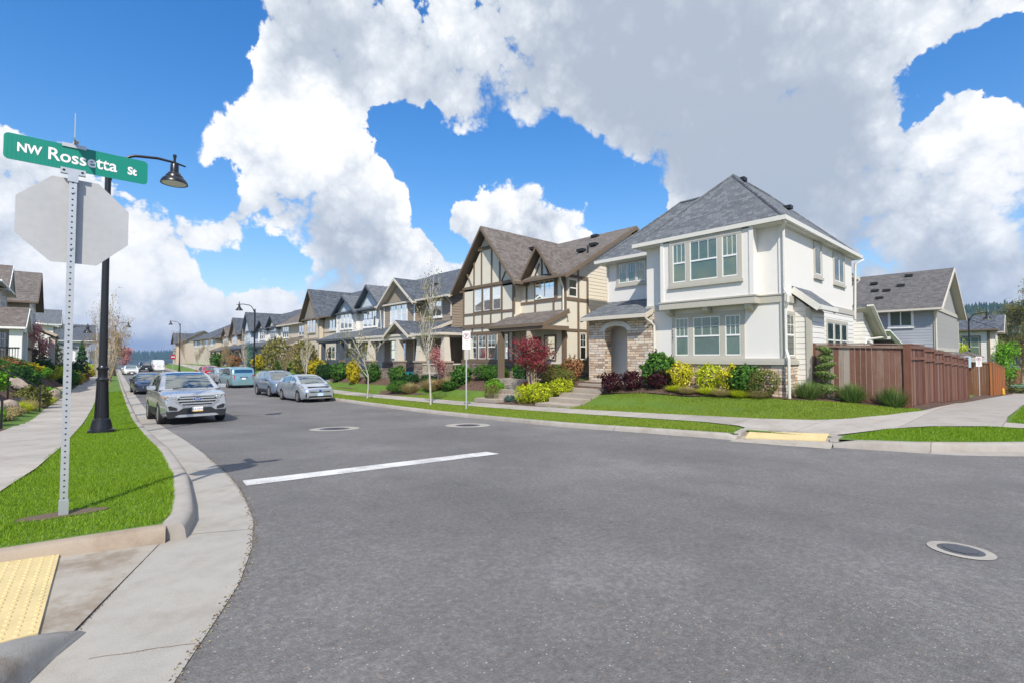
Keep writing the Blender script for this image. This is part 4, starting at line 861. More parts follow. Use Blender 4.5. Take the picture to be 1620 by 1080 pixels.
# ------------------------------------------------------------------ the other houses of the street
def street_house(label, s, xf, y0, y1, floor, wall, roof, trim, gables, eave=5.65, depth=9.5, ridge=8.7, porch=None, gwall=None, lower=None, wins=True, hiproof=False, base=None, side=None, sash='vinyl', detail=True, pitch=.62, wtrim=None):
    """s=+1: the front faces -x at xf; s=-1: it faces +x. gables: (centre, half, apex, proud)"""
    h = House(label, (xf, (y0+y1)/2, floor-.3)); F = 'X-' if s > 0 else 'X+'; wt = wtrim or trim
    dz = floor-.55; eave += dz; ridge += dz
    X = lambda d: xf+s*d
    a = MB(); a.box(X(.4), y0, floor-1.6, X(depth), y1, eave)
    for c, hf, ap, pr in gables:
        a.box(X(-pr), c-hf, floor-1.6, X(2), c+hf, eave-.02)
    h.part('wall', a, wall)
    if lower:
        l = MB(); l.box(X(.36), y0, floor-1.6, X(.4), y1, floor+2.75)
        for c, hf, ap, pr in gables: l.box(X(-pr-.04), c-hf-.02, floor-1.6, X(-pr), c+hf+.02, floor+2.75)
        h.part('lower_wall', l, lower)
    if side: MB().box(X(.45), y0-.03, floor-1.6, X(depth-.1), y0, eave).build('side_wall', side, h.t)
    if hiproof: hip(h, roof, min(X(-.1), X(depth+.5)), max(X(-.1), X(depth+.5)), y0-.5, y1+.5, eave+.05, pitch, fascia=trim)
    else:
        gable(h, roof, 'y', y0-.45, y1+.45, X(.4+depth/2), depth/2+.55, eave-.05, ridge, fascia=trim)
        gm = gwall or wall
        MB().prism([(X(.4), y0, eave-.1), (X(depth), y0, eave-.1), (X(.4+depth/2), y0, ridge-.2)], (0, .1, 0)).build('gable_wall', side or gm, h.t)
        MB().prism([(X(.4), y1-.1, eave-.1), (X(depth), y1-.1, eave-.1), (X(.4+depth/2), y1-.1, ridge-.2)], (0, .1, 0)).build('gable_wall', gm, h.t)
    for c, hf, ap, pr in gables:
        tri(h, 'gable_wall', gwall or wall, F, X(-pr-.01), c-hf, c+hf, c, eave-.05, ap+dz-.3)
        e = (X(-pr-.45), X(depth*.5)); gable(h, roof, 'x', min(e), max(e), c, hf+.42, eave-.18, ap+dz, fascia=trim, rake=(s > 0, s < 0), gutters=(True, True))
        t = MB(); P = face(F, X(-pr)); 
        t.box(*P(c-hf-.02, eave-.22, 0), *P(c+hf+.02, eave-.03, .05))
        for q in (c-hf, c+hf-.12): t.box(*P(q, floor-.5, 0), *P(q+.12, eave-.22, .045))
        t.box(*P(c-hf-.02, floor+2.75, 0), *P(c+hf+.02, floor+2.95, .06)); t.build('trim', wt, h.t)
        if wins:
            w = min(hf*1.25, 2.4)/2
            win(h, F, X(-pr), c-w, c+w, floor+3.55, floor+4.85, (1, 1, 1), wt if wt != 'slate' else 'white', .09, .1, True, (2, 2) if detail else (0, 0), sash=sash)
            win(h, F, X(-pr), c-w*.9, c+w*.9, floor+.85, floor+2.2, (1, 1), wt, .09, .12, True, (2, 2) if detail else (0, 0), sash=sash)
    if base:
        b = MB(); b.box(X(.3), y0-.05, floor-1.6, X(.4), y1, floor+.6)
        for c, hf, ap, pr in gables: b.box(X(-pr-.1), c-hf-.05, floor-1.6, X(-pr), c+hf+.05, floor+.6)
        h.part('stone_base', b, base)
    if porch:
        py0, py1, dp, posts = porch[:4]; pm = porch[4] if len(porch) > 4 else trim
        ze = floor+2.5; shed(h, roof, (X(-dp), py0, ze), (X(-dp), py1, ze), (X(.6), py0, ze+.95), (X(.6), py1, ze+.95), fascia=trim)
        m = MB(); m.box(X(-dp+.12), py0+.1, ze-.36, X(-dp+.3), py1-.1, ze-.16); m.box(X(-dp+.3), py0+.1, ze-.36, X(.4), py0+.26, ze-.16); m.build('porch_beam', trim, h.t)
        MB().box(X(-dp+.05), py0+.05, floor-1.6, X(.4), py1-.05, floor-.05).build('porch_floor', 'step', h.t)
        for py in posts: MB().box(X(-dp+.1), py-.15, floor-.05, X(-dp+.4), py+.15, ze-.36).build('porch_post', pm, h.t)
    return h
def others():
    # taupe craftsman
    h = street_house('taupe craftsman house with charcoal roof, tapered porch columns and white porch railing', 1, 18.2, 26.6, 36.0, .55, 'laptaupe', 'sh_dark', 'beigetrim', [(32.9, 2.35, 7.45, 0.)], porch=(26.6, 36.1, 1.95, ()), gwall='taupewall', side='laptaupe', base='stonebrown', wtrim='white')
    win(h, 'X-', 18.6, 27.75, 29.2, 4.3, 5.35, (1, 1), 'white', .09, .06, False); vents(h, [(20.4, 31.2, 6.95)]); win(h, 'X-', 18.6, 28.6, 29.6, 1.3, 2.6, (1,), 'white', .1, .1, True, blind='blinddim')
    gable(h, 'sh_dark', 'x', 16.0, 18.6, 29.45, 1.75, 2.95, 3.98, fascia='beigetrim', rake=(True, False), th=.12, name='porch_roof'); tri(h, 'porch_gable', 'taupewall', 'X-', 16.45, 28.0, 30.9, 29.45, 2.9, 3.75)
    hip(h, 'sh_dark', 16.0, 20.5, 23.95, 27.0, 2.98, .25, fascia='beigetrim', name='porch_roof'); w = MB(); w.box(19.8, 24.1, -.2, 20, 26.6, 2.9); w.box(18.7, 26.55, -.2, 19.8, 26.62, 2.9); w.build('entry_wall', 'taupewall', h.t)
    MB().box(16.3, 24.0, .0, 19.8, 27.0, .5).build('porch_floor', 'step', h.t)
    dr = MB().box(19.74, 24.9, .55, 19.79, 25.85, 2.55).build('front_door', 'yellowdoor', h.t); MB().box(19.70, 25.0, 1.4, 19.74, 25.04, 1.6).build('handle', 'black', dr)
    win(h, 'X-', 19.8, 26.0, 26.35, .9, 2.5, (1,), 'white', .06, .1, False, sill=False, blind='blinddim'); win(h, 'X-', 19.8, 24.4, 24.75, .9, 2.5, (1,), 'white', .06, .1, False, sill=False, blind='blinddim')
    for y in (33.75, 29.55, 26.85, 24.1):
        b = MB().box(16.12, y-.33, -.5, 16.72, y+.33, 1.2).build('column_pier', 'stonebrown', h.t); MB().box(16.07, y-.38, 1.2, 16.77, y+.38, 1.3).build('pier_cap', 'step', b)
        c = MB(); q0, q1 = .25, .17; c.add([(16.42+sx*q, y+sy*q, z) for q, z in ((q0, 1.3), (q1, 2.66)) for sx, sy in ((-1, -1), (1, -1), (1, 1), (-1, 1))], [(0, 3, 2, 1), (4, 5, 6, 7), (0, 1, 5, 4), (1, 2, 6, 5), (2, 3, 7, 6), (3, 0, 4, 7)]); c.build('porch_column', 'beigetrim', h.t)
    bm = MB(); bm.box(16.25, 24.0, 2.66, 16.6, 36, 2.9); bm.build('porch_beam', 'beigetrim', h.t); MB().box(16.2, 29.9, -.4, 16.5, 33.4, .75).build('porch_wall', 'stonebrown', h.t)
    r = MB(); r.box(16.32, 24.4, 1.06, 16.42, 26.5, 1.14); r.box(16.34, 24.4, .52, 16.40, 26.5, .58)
    r.box(16.42, 24.0, 1.06, 19.0, 24.1, 1.14); r.box(16.42, 24.03, .52, 19.0, 24.09, .58)
    for k in range(15): r.box(16.35, 24.42+k*.145, .58, 16.38, 24.452+k*.145, 1.06)
    for k in range(17): r.box(16.5+k*.145, 24.03, .58, 16.532+k*.145, 24.06, 1.06)
    r.build('railing', 'beigetrim', h.t)
    pipe(h, [(17.95, 26.3, 5.55), (18.2, 26.45, 5.3), (18.5, 26.5, 5.1), (18.5, 26.5, 4.2)], 'beigetrim'); pipe(h, [(17.7, 35.7, 5.5), (18.0, 35.5, 5.2), (18.1, 35.45, 3.5)], 'beigetrim')
    # pale blue house
    h = street_house('white and pale blue house with two front gables and a dark fronted porch', 1, 18.6, 36.9, 45.3, .58, 'lapwhite', 'sh_gray', 'slate', [(43.3, 2.2, 7.15, 0.), (39.0, 2.4, 7.65, -.25)], porch=(36.6, 45.4, 1.9, (44.4, 40.35, 37.4), 'slate'), gwall='lapblue', wtrim='white', side='lapwhite')
    MB().box(16.8, 40.4, -.5, 17.0, 44.5, 1.28).build('porch_wall', 'slate', h.t); MB().box(16.72, 39.9, -.6, 17.1, 40.4, 1.3).build('column_pier', 'stonebrown', h.t)
    dr = MB().box(18.9, 37.9, .6, 18.98, 38.85, 2.65).build('front_door', 'door', h.t); MB().box(18.86, 38.0, 1.5, 18.9, 38.04, 1.65).build('handle', 'black', dr); vents(h, [(20.6, 37.8, 6.95)])
    # tan half-timbered
    h = street_house('tan stucco house with steep taupe boarded gable and big charcoal roof', 1, 19.0, 47.0, 55.4, .58, 'beige', 'sh_dark', 'brown', [(53.2, 2.25, 8.75, 0.)], gwall='battaupe', wtrim='taupewall', detail=False, ridge=8.9, depth=9)
    win(h, 'X-', 19.4, 47.8, 49.2, 4.2, 5.25, (1, 1), 'beigetrim', .08, .06, False); win(h, 'X-', 19.4, 47.8, 49.4, 1.4, 2.6, (1, 1), 'beigetrim', .08, .06, False)
    t = MB(); t.box(19.35, 47, 3.3, 19.4, 51, 3.5); t.box(19.36, 47, 4.0, 19.4, 51, 4.1); t.box(19.35, 47, 1, 19.4, 47.2, 5.5); t.box(19.35, 50.6, 1, 19.4, 50.8, 5.5); t.build('timber_trim', 'taupewall', h.t); vents(h, [(21.2, 51, 7.3)])
    # beige hip
    h = street_house('beige stucco house with a plain brown hip roof', 1, 19.6, 57.2, 66.3, .55, 'beige', 'sh_brown', 'beigetrim', [], hiproof=True, detail=False, eave=5.5, depth=9, pitch=.72)
    win(h, 'X-', 20.0, 63.8, 66.1, 4.0, 5.35, (1, 1, 1), 'white', .09, .1, True); win(h, 'X-', 20.0, 63.8, 66.1, 1.3, 2.6, (1, 1, 1), 'white', .09, .1, True); win(h, 'X-', 20.0, 58.3, 60, 4.1, 5.2, (1, 1), 'beigetrim', .09, .1, False)
    shed(h, 'sh_brown', (18.2, 57.0, 3.0), (18.2, 62.3, 3.0), (20, 57.0, 3.9), (20, 62.3, 3.9)); MB().box(18.3, 57.2, -.6, 18.8, 59.3, 2.9).build('stone_pier', 'stone', h.t)
    street_house('white house with charcoal roof and two small front gables', 1, 20.0, 68.0, 77.2, .5, 'lapwhite', 'sh_dark', 'slate', [(75.1, 2.0, 6.95, 0.), (70.9, 2.0, 7.3, -.2)], porch=(67.6, 77.4, 1.8, (68, 72.6, 77), 'slate'), detail=False, gwall='beige', wtrim='white')
    street_house('pale blue house with a tall pointed gable, beyond the white one', 1, 20.3, 78.2, 86.6, .45, 'lapblue', 'sh_dark', 'slate', [(84.0, 2.1, 8.6, 0.)], porch=(78.0, 87.0, 1.8, (78.4, 82, 86.6), 'slate'), detail=False, wtrim='lapblue')
    street_house('brown gabled house with a steep charcoal roof, beyond the pale blue one', 1, 20.8, 88.4, 96.8, .35, 'tan', 'sh_dark', 'brown', [(94.6, 2.1, 8.5, 0.)], detail=False, gwall='battaupe', porch=(88.2, 97.2, 1.8, (88.5, 92.5), 'brown'), wtrim='beigetrim')
    street_house('beige house with a brown front gable and pale gray roof, far along the street', 1, 21.2, 99, 108.4, .3, 'beige', 'sh_brown', 'brown', [(103, 2.1, 7.3, .0)], detail=False, porch=(99, 108, 1.8, (99.5, 104, 107.6), 'brown'), wtrim='white')
    h = street_house('big tan stucco house with a wide charcoal hip roof near the far corner', 1, 20.5, 110.5, 134, .2, 'beige', 'sh_dark', 'brown', [], hiproof=True, detail=False, depth=13, pitch=.55)
    for y in (113, 118, 124, 130): win(h, 'X-', 20.9, y, y+2, 3.9, 5.2, (1, 1), 'white', .1, .1, True)
    for x in (23, 27): win(h, 'Y-', 110.5, x, x+1.8, 3.9, 5.2, (1, 1), 'white', .1, .1, True)
    street_house('last house on the right of the street, tan with a charcoal gable roof', 1, 20.5, 150, 160, .3, 'tan', 'sh_dark', 'brown', [(157, 2.6, 8.2, .3)], detail=False)
    # left side of the street
    h = street_house('gray porch fronted house raised above the left sidewalk', -1, -3.6, 44.0, 53.5, 1.3, 'lapbeige', 'sh_brown', 'white', [(50.5, 2.3, 7.4, -.2)], detail=False, wtrim='white', depth=9)
    gable(h, 'sh_brown', 'x', -6.0, -2.15, 44.6, 2.9, 3.35, 4.7, fascia='white', rake=(False, True), name='porch_roof'); tri(h, 'porch_gable', 'graywall', 'X+', -2.35, 42.1, 47.2, 44.6, 3.3, 4.45)
    for y in (42.2, 46.8): MB().box(-2.85, y-.28, .9, -2.3, y+.28, 3.35).build('porch_column', 'white', h.t)
    MB().box(-2.6, 42.0, 3.1, -2.3, 47.2, 3.4).build('porch_beam', 'graywall', h.t); MB().box(-3.6, 41.7, -.6, -2.2, 47.4, 1.2).build('porch_floor', 'step', h.t)
    r = MB(); r.box(-3.6, 41.9, 2.05, -2.4, 41.95, 2.12)
    for k in range(10): r.box(-3.55+k*.12, 41.91, 1.2, -3.525+k*.12, 41.935, 2.05)
    r.build('railing', 'black', h.t)
    MB().prism([(-12, 43.99, 5.9), (-3.6, 43.99, 5.9), (-7.8, 43.99, 9)], (0, .05, 0)).build('gable_wall', 'lapbeige', h.t)
    h = street_house('beige house with a broad brown roof whose end gable faces the left sidewalk', -1, -2.75, 55.5, 65.5, .9, 'lapbeige', 'sh_brown', 'brown', [], detail=False, eave=2.0, ridge=2.2, depth=9)
    MB().box(-12, 55.9, 1, -2.7, 65.2, 6.0).build('upper_wall', 'lapbeige', h.t); gable(h, 'sh_brown', 'x', -13, -2.2, 60.6, 5.4, 6.0, 9.05, fascia='brown', rake=(False, True)); tri(h, 'gable_wall', 'battaupe', 'X+', -2.69, 56, 65.2, 60.6, 5.95, 8.8)
    for y in (57, 61.5): win(h, 'X+', -2.7, y, y+2, 4.2, 5.5, (1, 1), 'white', .1, .1, True)
    shed(h, 'sh_brown', (-1.0, 55.6, 3.4), (-1.0, 65, 3.4), (-2.75, 55.6, 4.3), (-2.75, 65, 4.3), fascia='tan'); MB().box(-1.5, 55.9, -.2, -1.1, 56.3, 3.2).build('porch_post', 'tan', h.t); MB().box(-1.5, 64.3, -.2, -1.1, 64.7, 3.2).build('porch_post', 'tan', h.t)
    h = street_house('white house with a blue gray roof, third on the left of the street', -1, -1.6, 90, 99, .8, 'lapwhite', 'sh_gray', 'white', [], detail=False, ridge=6.4, eave=5.6, depth=11)
    gable(h, 'sh_gray', 'x', -12, -1.2, 94.5, 5.0, 5.95, 8.2, fascia='white', rake=(False, True), name='upper_roof'); tri(h, 'gable_wall', 'lapwhite', 'X+', -1.58, 90, 99, 94.5, 5.9, 8.0)
    for y in (91, 95.5): win(h, 'X+', -1.6, y, y+2, 4.2, 5.5, (1, 1), 'white', .1, .1, True)
    shed(h, 'sh_dark', (.5, 89.6, 2.9), (.5, 99, 2.9), (-1.7, 89.6, 3.8), (-1.7, 99, 3.8), fascia='slate'); MB().box(.0, 90, -.5, .3, 90.3, 2.7).build('porch_post', 'white', h.t)
    h = street_house('gray lilac house with a dark roof, farthest on the left of the street', -1, 3.0, 133, 144, .6, 'lapgray', 'sh_dark', 'white', [], detail=False, eave=4.6, ridge=4.8, depth=10)
    gable(h, 'sh_dark', 'x', -8, 3.6, 138.5, 6.2, 4.9, 8.4, fascia='white', rake=(False, True), name='upper_roof'); tri(h, 'gable_wall', 'lapgray', 'X+', 3.02, 133, 144, 138.5, 4.8, 8.1)
    # behind the fence
    h = House('gray lap sided house with a brown gable roof seen over the brown fence', (45, 9, -.9))
    MB().box(40.6, 5, -2, 52.4, 17, 4.75).build('wall', 'lapgray', h.t); gb = MB(); gb.box(40.62, 4.96, -2, 52.4, 5, 4.72)
    for k in range(29):
        x_ = 40.9+k*.4; gb.box(x_-.03, 4.925, 2.2, x_+.03, 4.96, 4.55); gb.box(x_-.03, 4.925, -2, x_+.03, 4.96, 1.9); zt = 4.85+(5.6-abs(x_-46.5))*.50
        if zt > 4.9: gb.box(x_-.03, 4.925, 4.8, x_+.03, 4.97, zt)
    gb.build('gable_wall', 'batgray', h.t)
    MB().prism([(40.6, 4.97, 4.72), (52.4, 4.97, 4.72), (46.5, 4.97, 7.65)], (0, .1, 0)).build('gable_wall', 'batgray', h.t)
    gable(h, 'sh_graybrown', 'y', 4.5, 17.5, 46.5, 6.45, 4.62, 7.87, fascia='beigetrim', fw=.24)
    t = MB(); t.box(40.6, 4.9, 1.9, 52.45, 4.96, 2.15); t.box(40.55, 4.9, -2, 40.75, 4.96, 4.7); t.box(52.25, 4.9, -2, 52.45, 4.96, 4.7); t.box(40.6, 4.88, 4.55, 52.4, 4.96, 4.8); t.build('trim', 'taupe', h.t)
    win(h, 'X-', 40.6, 6.05, 7.2, 3.55, 4.5, (1,), 'white', .1, .1, False, slider=True, blind='blinddim')
    vents(h, [(44.6, 8.8, 6.97), (45.6, 6.9, 7.45), (43.3, 8.5, 6.28), (43.2, 7.8, 6.22), (43.9, 7.1, 6.58), (42.0, 8.0, 5.6)]); pipe(h, [(40.1, 4.7, 4.5), (40.55, 4.85, 4.2), (40.55, 4.85, 0)], 'beigetrim')
    hip(h, 'sh_brown', 49.5, 54, 3.6, 5.2, 1.5, .5, fascia='beigetrim', name='porch_roof'); MB().box(38.3, 5.6, 2.05, 40.6, 6.1, 2.3).build('side_roof', 'white', h.t)
    g = MB(); g.slab([(34.0, 6.2, 3.1), (34.0, 11, 3.1), (39.6, 11, 1.9), (39.6, 6.2, 1.9)], .14); g.build('garage_roof', 'sh_brown', h.t); f = MB(); f.beam((33.9, 6.15, 3.0), (39.7, 6.15, 1.78), .07, .28, up=(0, 1, 0)); f.build('fascia', 'white', h.t)
    MB().box(34.3, 6.4, -1.5, 39.4, 10.8, 1.8).build('garage_wall', 'lapgray', h.t)
    h = House('white and tan house with charcoal roof at the far right of the cross street', (76, 9, -2))
    MB().box(70, 4.3, -3, 82, 14, 4.3).build('wall', 'lapwhite', h.t); MB().box(70.2, 4.25, -3, 82, 4.3, 4.3).build('side_wall', 'beige', h.t)
    hip(h, 'sh_dark', 69.4, 82.6, 3.7, 15, 4.4, .55, fascia='brown'); gable(h, 'sh_dark', 'y', 3.2, 8, 73.2, 2.2, 4.2, 6.0, fascia='beigetrim', rake=(True, False)); MB().prism([(71.3, 3.9, 4.2), (75.1, 3.9, 4.2), (73.2, 3.9, 5.7)], (0, .1, 0)).build('gable_wall', 'beige', h.t)
    MB().box(71.3, 3.9, -3, 75.1, 4.3, 4.2).build('bay_wall', 'lapwhite', h.t); MB().box(69.95, 4.2, -3, 70.05, 4.4, 4.3).build('corner_board', 'brown', h.t)
    win(h, 'X-', 70, 5.0, 6.3, 1.6, 3.6, (1,), 'brown', .12, .1, True, (2, 2), blind='hedgeglow' if 'hedgeglow' in M else 'blind'); win(h, 'Y-', 3.9, 72, 74.4, 1.6, 3.2, (1, 1), 'white', .1, .1, True); win(h, 'Y-', 4.25, 77, 79, 1.4, 3.0, (1, 1), 'white', .1, .1, True)
others()
# ------------------------------------------------------------------ vehicles
def interp(pts, t):
    if t <= pts[0][0]: return pts[0][1]
    for (a, b), (c, d) in zip(pts, pts[1:]):
        if t <= c: return b+(d-b)*(t-a)/(c-a)
    return pts[-1][1]
class Loft:
    """rings of right-half points along y, mirrored; param (y, u)"""
    def __init__(s, ys, ring): s.ys = ys; s.ring = ring
    def pt(s, y, u, sg):
        r = s.ring(y); i = min(int(u), len(r)-2); f = u-i; a, b = r[i], r[i+1]
        return Vector((sg*(a[0]+(b[0]-a[0])*f), y, a[1]+(b[1]-a[1])*f))
    def mesh(s, mb, m=0, caps=True, floor=True):
        full = []
        for y in s.ys:
            r = s.ring(y); full.append([(x, y, z) for x, z in r]+[(-x, y, z) for x, z in r[::-1][1:]])
        n = len(full[0]); vs = [p for f in full for p in f]; fs = []
        for i in range(len(full)-1):
            for k in range(n if floor else n-1): k2 = (k+1) % n; fs.append((i*n+k, (i+1)*n+k, (i+1)*n+k2, i*n+k2))
        if caps: fs += [tuple(range(n)), tuple((len(full)-1)*n+k for k in range(n-1, -1, -1))]
        mb.add(vs, fs, m)
    def patch(s, mb, y0, y1, u0, u1, sg=1, off=.006, ny=6, nu=4, m=0, slant=0.):
        P = [[None]*(nu+1) for _ in range(ny+1)]
        for i in range(ny+1):
            for j in range(nu+1):
                u = u0+(u1-u0)*j/nu; y = y0+(y1-y0)*i/ny+slant*(j/nu)
                P[i][j] = s.pt(y, u, sg)
        c = Vector((0, (y0+y1)/2, .7)); vs = []
        for i in range(ny+1):
            for j in range(nu+1):
                a = P[min(i+1, ny)][j]-P[max(i-1, 0)][j]; b = P[i][min(j+1, nu)]-P[i][max(j-1, 0)]; nn = a.cross(b)
                nn = nn.normalized() if nn.length > 1e-9 else Vector((sg, 0, 0))
                if nn.dot(P[i][j]-c) < 0: nn = -nn
                vs.append(P[i][j]+nn*off)
        w = nu+1; fs = [(i*w+j, (i+1)*w+j, (i+1)*w+j+1, i*w+j+1) for i in range(ny) for j in range(nu)]
        q = fs[len(fs)//2]; a, b, c_ = (vs[q[0]], vs[q[1]], vs[q[2]]); nn = (b-a).cross(c_-a)
        if nn.dot((a+c_)/2-c) < 0: fs = [f[::-1] for f in fs]
        mb.add(vs, fs, m)
def vehicle(label, paint, at, facing, L, Wd, H, wb, wr, top, roof, clear=.2, front_over=None, belt_in=.06, name='car', kindcat='car', style='sedan', plate='us', win_y=None, roof_w=.74, trimcol='plastic', group='cars parked along the kerb', wfront=None, detail=2):
    """local frame: front towards -y. top: (y, z) of hood, belt and deck. roof: (y, z) windscreen base to rear glass base"""
    hw = Wd/2; fo = front_over or (L-wb)*.47; ya = -L/2+fo; yb = ya+wb; ar = wr+.055
    def zb(y):
        z = clear+(.06 if abs(y) > L/2-.35 else 0)
        for c in (ya, yb):
            d = abs(y-c)
            if d < ar: z = max(z, wr+math.sqrt(ar*ar-d*d)-.02)
        return z
    def wid(y):
        e0 = max(0., min(1., (y+L/2)/.75)); e1 = max(0., min(1., (L/2-y)/.6)); k0 = wfront or .80
        return hw*(k0+(1-k0)*math.sin(e0*math.pi/2)**.8)*(.88+.12*math.sin(e1*math.pi/2)**.8)
    def ring(y):
        w = wid(y); zt = interp(top, y); b = zb(y); m = max(clear+.36, b+.03) if b < zt-.25 else b+.03
        z1 = max(b, clear+.14); mid = max(z1, clear+.42); sh = max(mid+.02, zt-.16)
        return [(w*.90, b), (w*.975, z1), (w, mid), (w*.985, sh), (w*.955, max(sh+.01, zt-.055)), (w*.87, zt-.008), (w*.5, zt+.022), (0, zt+.032)]
    ys = sorted(set([-L/2, -L/2+.05, -L/2+.14, -L/2+.3, -L/2+.5, L/2-.5, L/2-.3, L/2-.14, L/2-.05, L/2]+[round(c+ar*math.sin(t), 4) for c in (ya, yb) for t in [R(a) for a in (-90, -80, -65, -45, -25, 0, 25, 45, 65, 80, 90)]]+[round(c+s*(ar+.001), 4) for c in (ya, yb) for s in (-1, 1)]+[p[0] for p in top if abs(p[0]) < L/2]+fr(-L/2+.6, L/2-.6, .3)))
    body = Loft(ys, ring)
    root = thing(name, label, kindcat, at, group)
    # everything is built in the local frame and carried by the turned root
    ORG[root.name_full] = Vector((0, 0, 0)); root.rotation_euler = (0, 0, facing)
    sl_ = math.atan2(G(at[0], at[1]+1.5)-G(at[0], at[1]-1.5), 3.)
    root.rotation_euler = (sl_*(1 if abs(facing) < 1 else -1), 0, facing)
    mb = MB(); body.mesh(mb)
    y0, y1 = roof[0][0], roof[-1][0]; rw = hw*roof_w
    def gring(y):
        zr = interp(roof, y); bz = interp(top, y)-.03; bw = wid(y)*(1-belt_in); k = max(0., min(1., (zr-bz)/max(.1, H-bz-.02)))
        w1 = bw+(rw-bw)*k; zz = max(bz+.004, zr)
        return [(bw, bz), (bw+(w1-bw)*.9, bz+(zz-bz)*.84), (w1*.975, bz+(zz-bz)*.94), (w1*.86, zz-.006), (w1*.5, zz+.012*k), (0, zz+.02*k)]
    gys = sorted(set([p[0] for p in roof]+fr(y0, y1, .12)))
    house = Loft(gys, gring); house.mesh(mb, caps=False)
    o = mb.build('body', paint, root, smooth=38)
    # glass
    rf = [p for p in roof if p[1] > H-.09]; yrf, yrr = rf[0][0], rf[-1][0]
    ws = MB()
    for sg in (1, -1): house.patch(ws, y0+.07, yrf-.02, 3.12, 5, sg, .008, 8, 5)
    ws.build('windscreen', 'carglass', root, smooth=40)
    rg = MB()
    for sg in (1, -1): house.patch(rg, yrr+.07, y1-.05, 3.1, 5, sg, .008, 6, 5)
    rg.build('rear_window', 'carglass', root, smooth=40)
    wy = win_y or [(y0+.42, (ya+yb)/2-.02), ((ya+yb)/2+.08, yb-.25)]
    for a, b in wy:
        for sg in (1, -1):
            g = MB(); house.patch(g, a, b, .10, 1.05, sg, .008, 6, 3); g.build('side_window', 'carglass', root, smooth=40)
    if detail > 1:
        dl = MB()
        for sg in (1, -1):
            for yy in ((ya+yb)/2+.02, y0+.30, yb-.18): body.patch(dl, yy, yy+.012, 1.2, 4.9, sg, .003, 1, 6)
        dl.build('door_gap', 'plastic', root)
        for sg in (1, -1):
            for yy in ((ya+yb)/2-.22, yb-.42):
                hd = MB(); p = body.pt(yy, 3.25, sg); hd.box(p.x-.012, p.y-.10, p.z-.02, p.x+.022*sg, p.y+.08, p.z+.015); hd.build('door_handle', paint, root)
    # wheels
    for y in (ya, yb):
        for sg in (1, -1):
            x = sg*(hw-.115); t = MB(); t.lathe((x, y, wr), [(wr*.66, -.11), (wr*.93, -.115), (wr, -.085), (wr, .085), (wr*.93, .115), (wr*.66, .11)], 28, axis='x', cap=False)
            wh = t.build('wheel', 'rubber', root, smooth=40)
            r = MB(); e = sg*.105; r.lathe((x, y, wr), [(wr*.67, e), (wr*.62, e*.95), (wr*.60, e*.45), (.02, e*.4)], 24, axis='x', cap=False)
            for k in range(5 if style != 'fine' else 10):
                a = 2*math.pi*k/(5 if style != 'fine' else 10); dy, dz = math.cos(a), math.sin(a)
                r.beam((x+e*.88, y+dy*.05, wr+dz*.05), (x+e*.92, y+dy*wr*.63, wr+dz*wr*.63), .07, .035, up=(1, 0, 0))
            r.lathe((x, y, wr), [(.075, e*.95), (.05, e*1.02), (.01, e*1.03)], 14, axis='x'); r.build('rim', 'rim', wh, smooth=40)
            MB().lathe((x, y, wr), [(wr*.6, e*.38), (.01, e*.37)], 20, axis='x', cap=False).build('brake_disc', 'iron', wh)
    u = MB(); u.box(-hw*.80, -L/2+.12, clear+.02, hw*.80, L/2-.12, clear+.32); u.box(-hw*.62, -L/2+.2, clear+.3, hw*.62, L/2-.2, min(interp(top, ya), .9)-.06); u.build('underbody', 'plastic', root)
    for sg in (1, -1):
        mr = MB(); w = wid(y0+.45); z = interp(top, y0+.45); c = Vector((sg*(w+.10), y0+.5, z+.08))
        mr.add([(c.x+sg*q[0]*.12, c.y+q[1]*.07, c.z+q[2]*.075) for q in ((-1, -.7, -.8), (1, -.5, -.8), (1, .8, -.8), (-1, 1, -1), (-1, -.7, .8), (1, -.5, .6), (1, .8, .8), (-1, 1, 1))], [(0, 3, 2, 1), (4, 5, 6, 7), (0, 1, 5, 4), (1, 2, 6, 5), (2, 3, 7, 6), (3, 0, 4, 7)])
        mo = mr.build('mirror', paint, root, smooth=60); ar_ = MB(); ar_.beam((sg*(w-.06), y0+.52, z-.01), (sg*(w+.05), y0+.5, z+.03), .06, .05); ar_.build('mirror_arm', 'plastic', mo)
    return root, body, house, dict(hw=hw, L=L, ya=ya, yb=yb, wid=wid, top=top, y0=y0)
def plate_at(root, y, z, mat, txt, col='ink', sg=-1, w=.31, h=.155):
    p = MB().box(-w/2, y, z-h/2, w/2, y+sg*.012, z+h/2).build('license_plate', mat, root)
    if txt: text(txt, h*.62, col, lambda q, zz: (q*(-sg), y+sg*.0135, z-h*.22+zz), p, 'plate_lettering')
    return p
def lamps(root, body, y0, y1, u0, u1, mat, name, slant=0., ny=6):
    for sg in (1, -1):
        b = MB(); body.patch(b, y0, y1, u0, u1, sg, .008, ny, 4, slant=slant); b.build(name, mat, root, smooth=40)
M['silver'] = m_paint('silver_paint', (.60, .615, .64), .27, .72); M['silver2'] = m_paint('cool_silver_paint', (.57, .62, .68), .28, .68); M['bluegray'] = m_paint('blue_gray_paint', (.22, .29, .40), .28, .45)
M['navy'] = m_paint('navy_paint', (.05, .07, .13), .22, .6); M['teal'] = m_paint('pale_teal_paint', (.24, .41, .46), .28, .4); M['redpaint'] = m_paint('red_paint', (.5, .02, .025), .25, .3)
M['whitepaint'] = m_paint('white_paint', (.78, .78, .77), .25, .05); M['blackpaint'] = m_paint('black_paint', (.02, .022, .027), .2, .4)
M['plateblue'] = m_plain('plate_blue', (.55, .70, .82), .4, .05, 4.); M['plategold'] = m_plain('plate_gold', (.80, .52, .10), .4, .2, 5.); M['blueoval'] = m_plain('blue_badge', (.02, .06, .22), .25, .1, 5.)
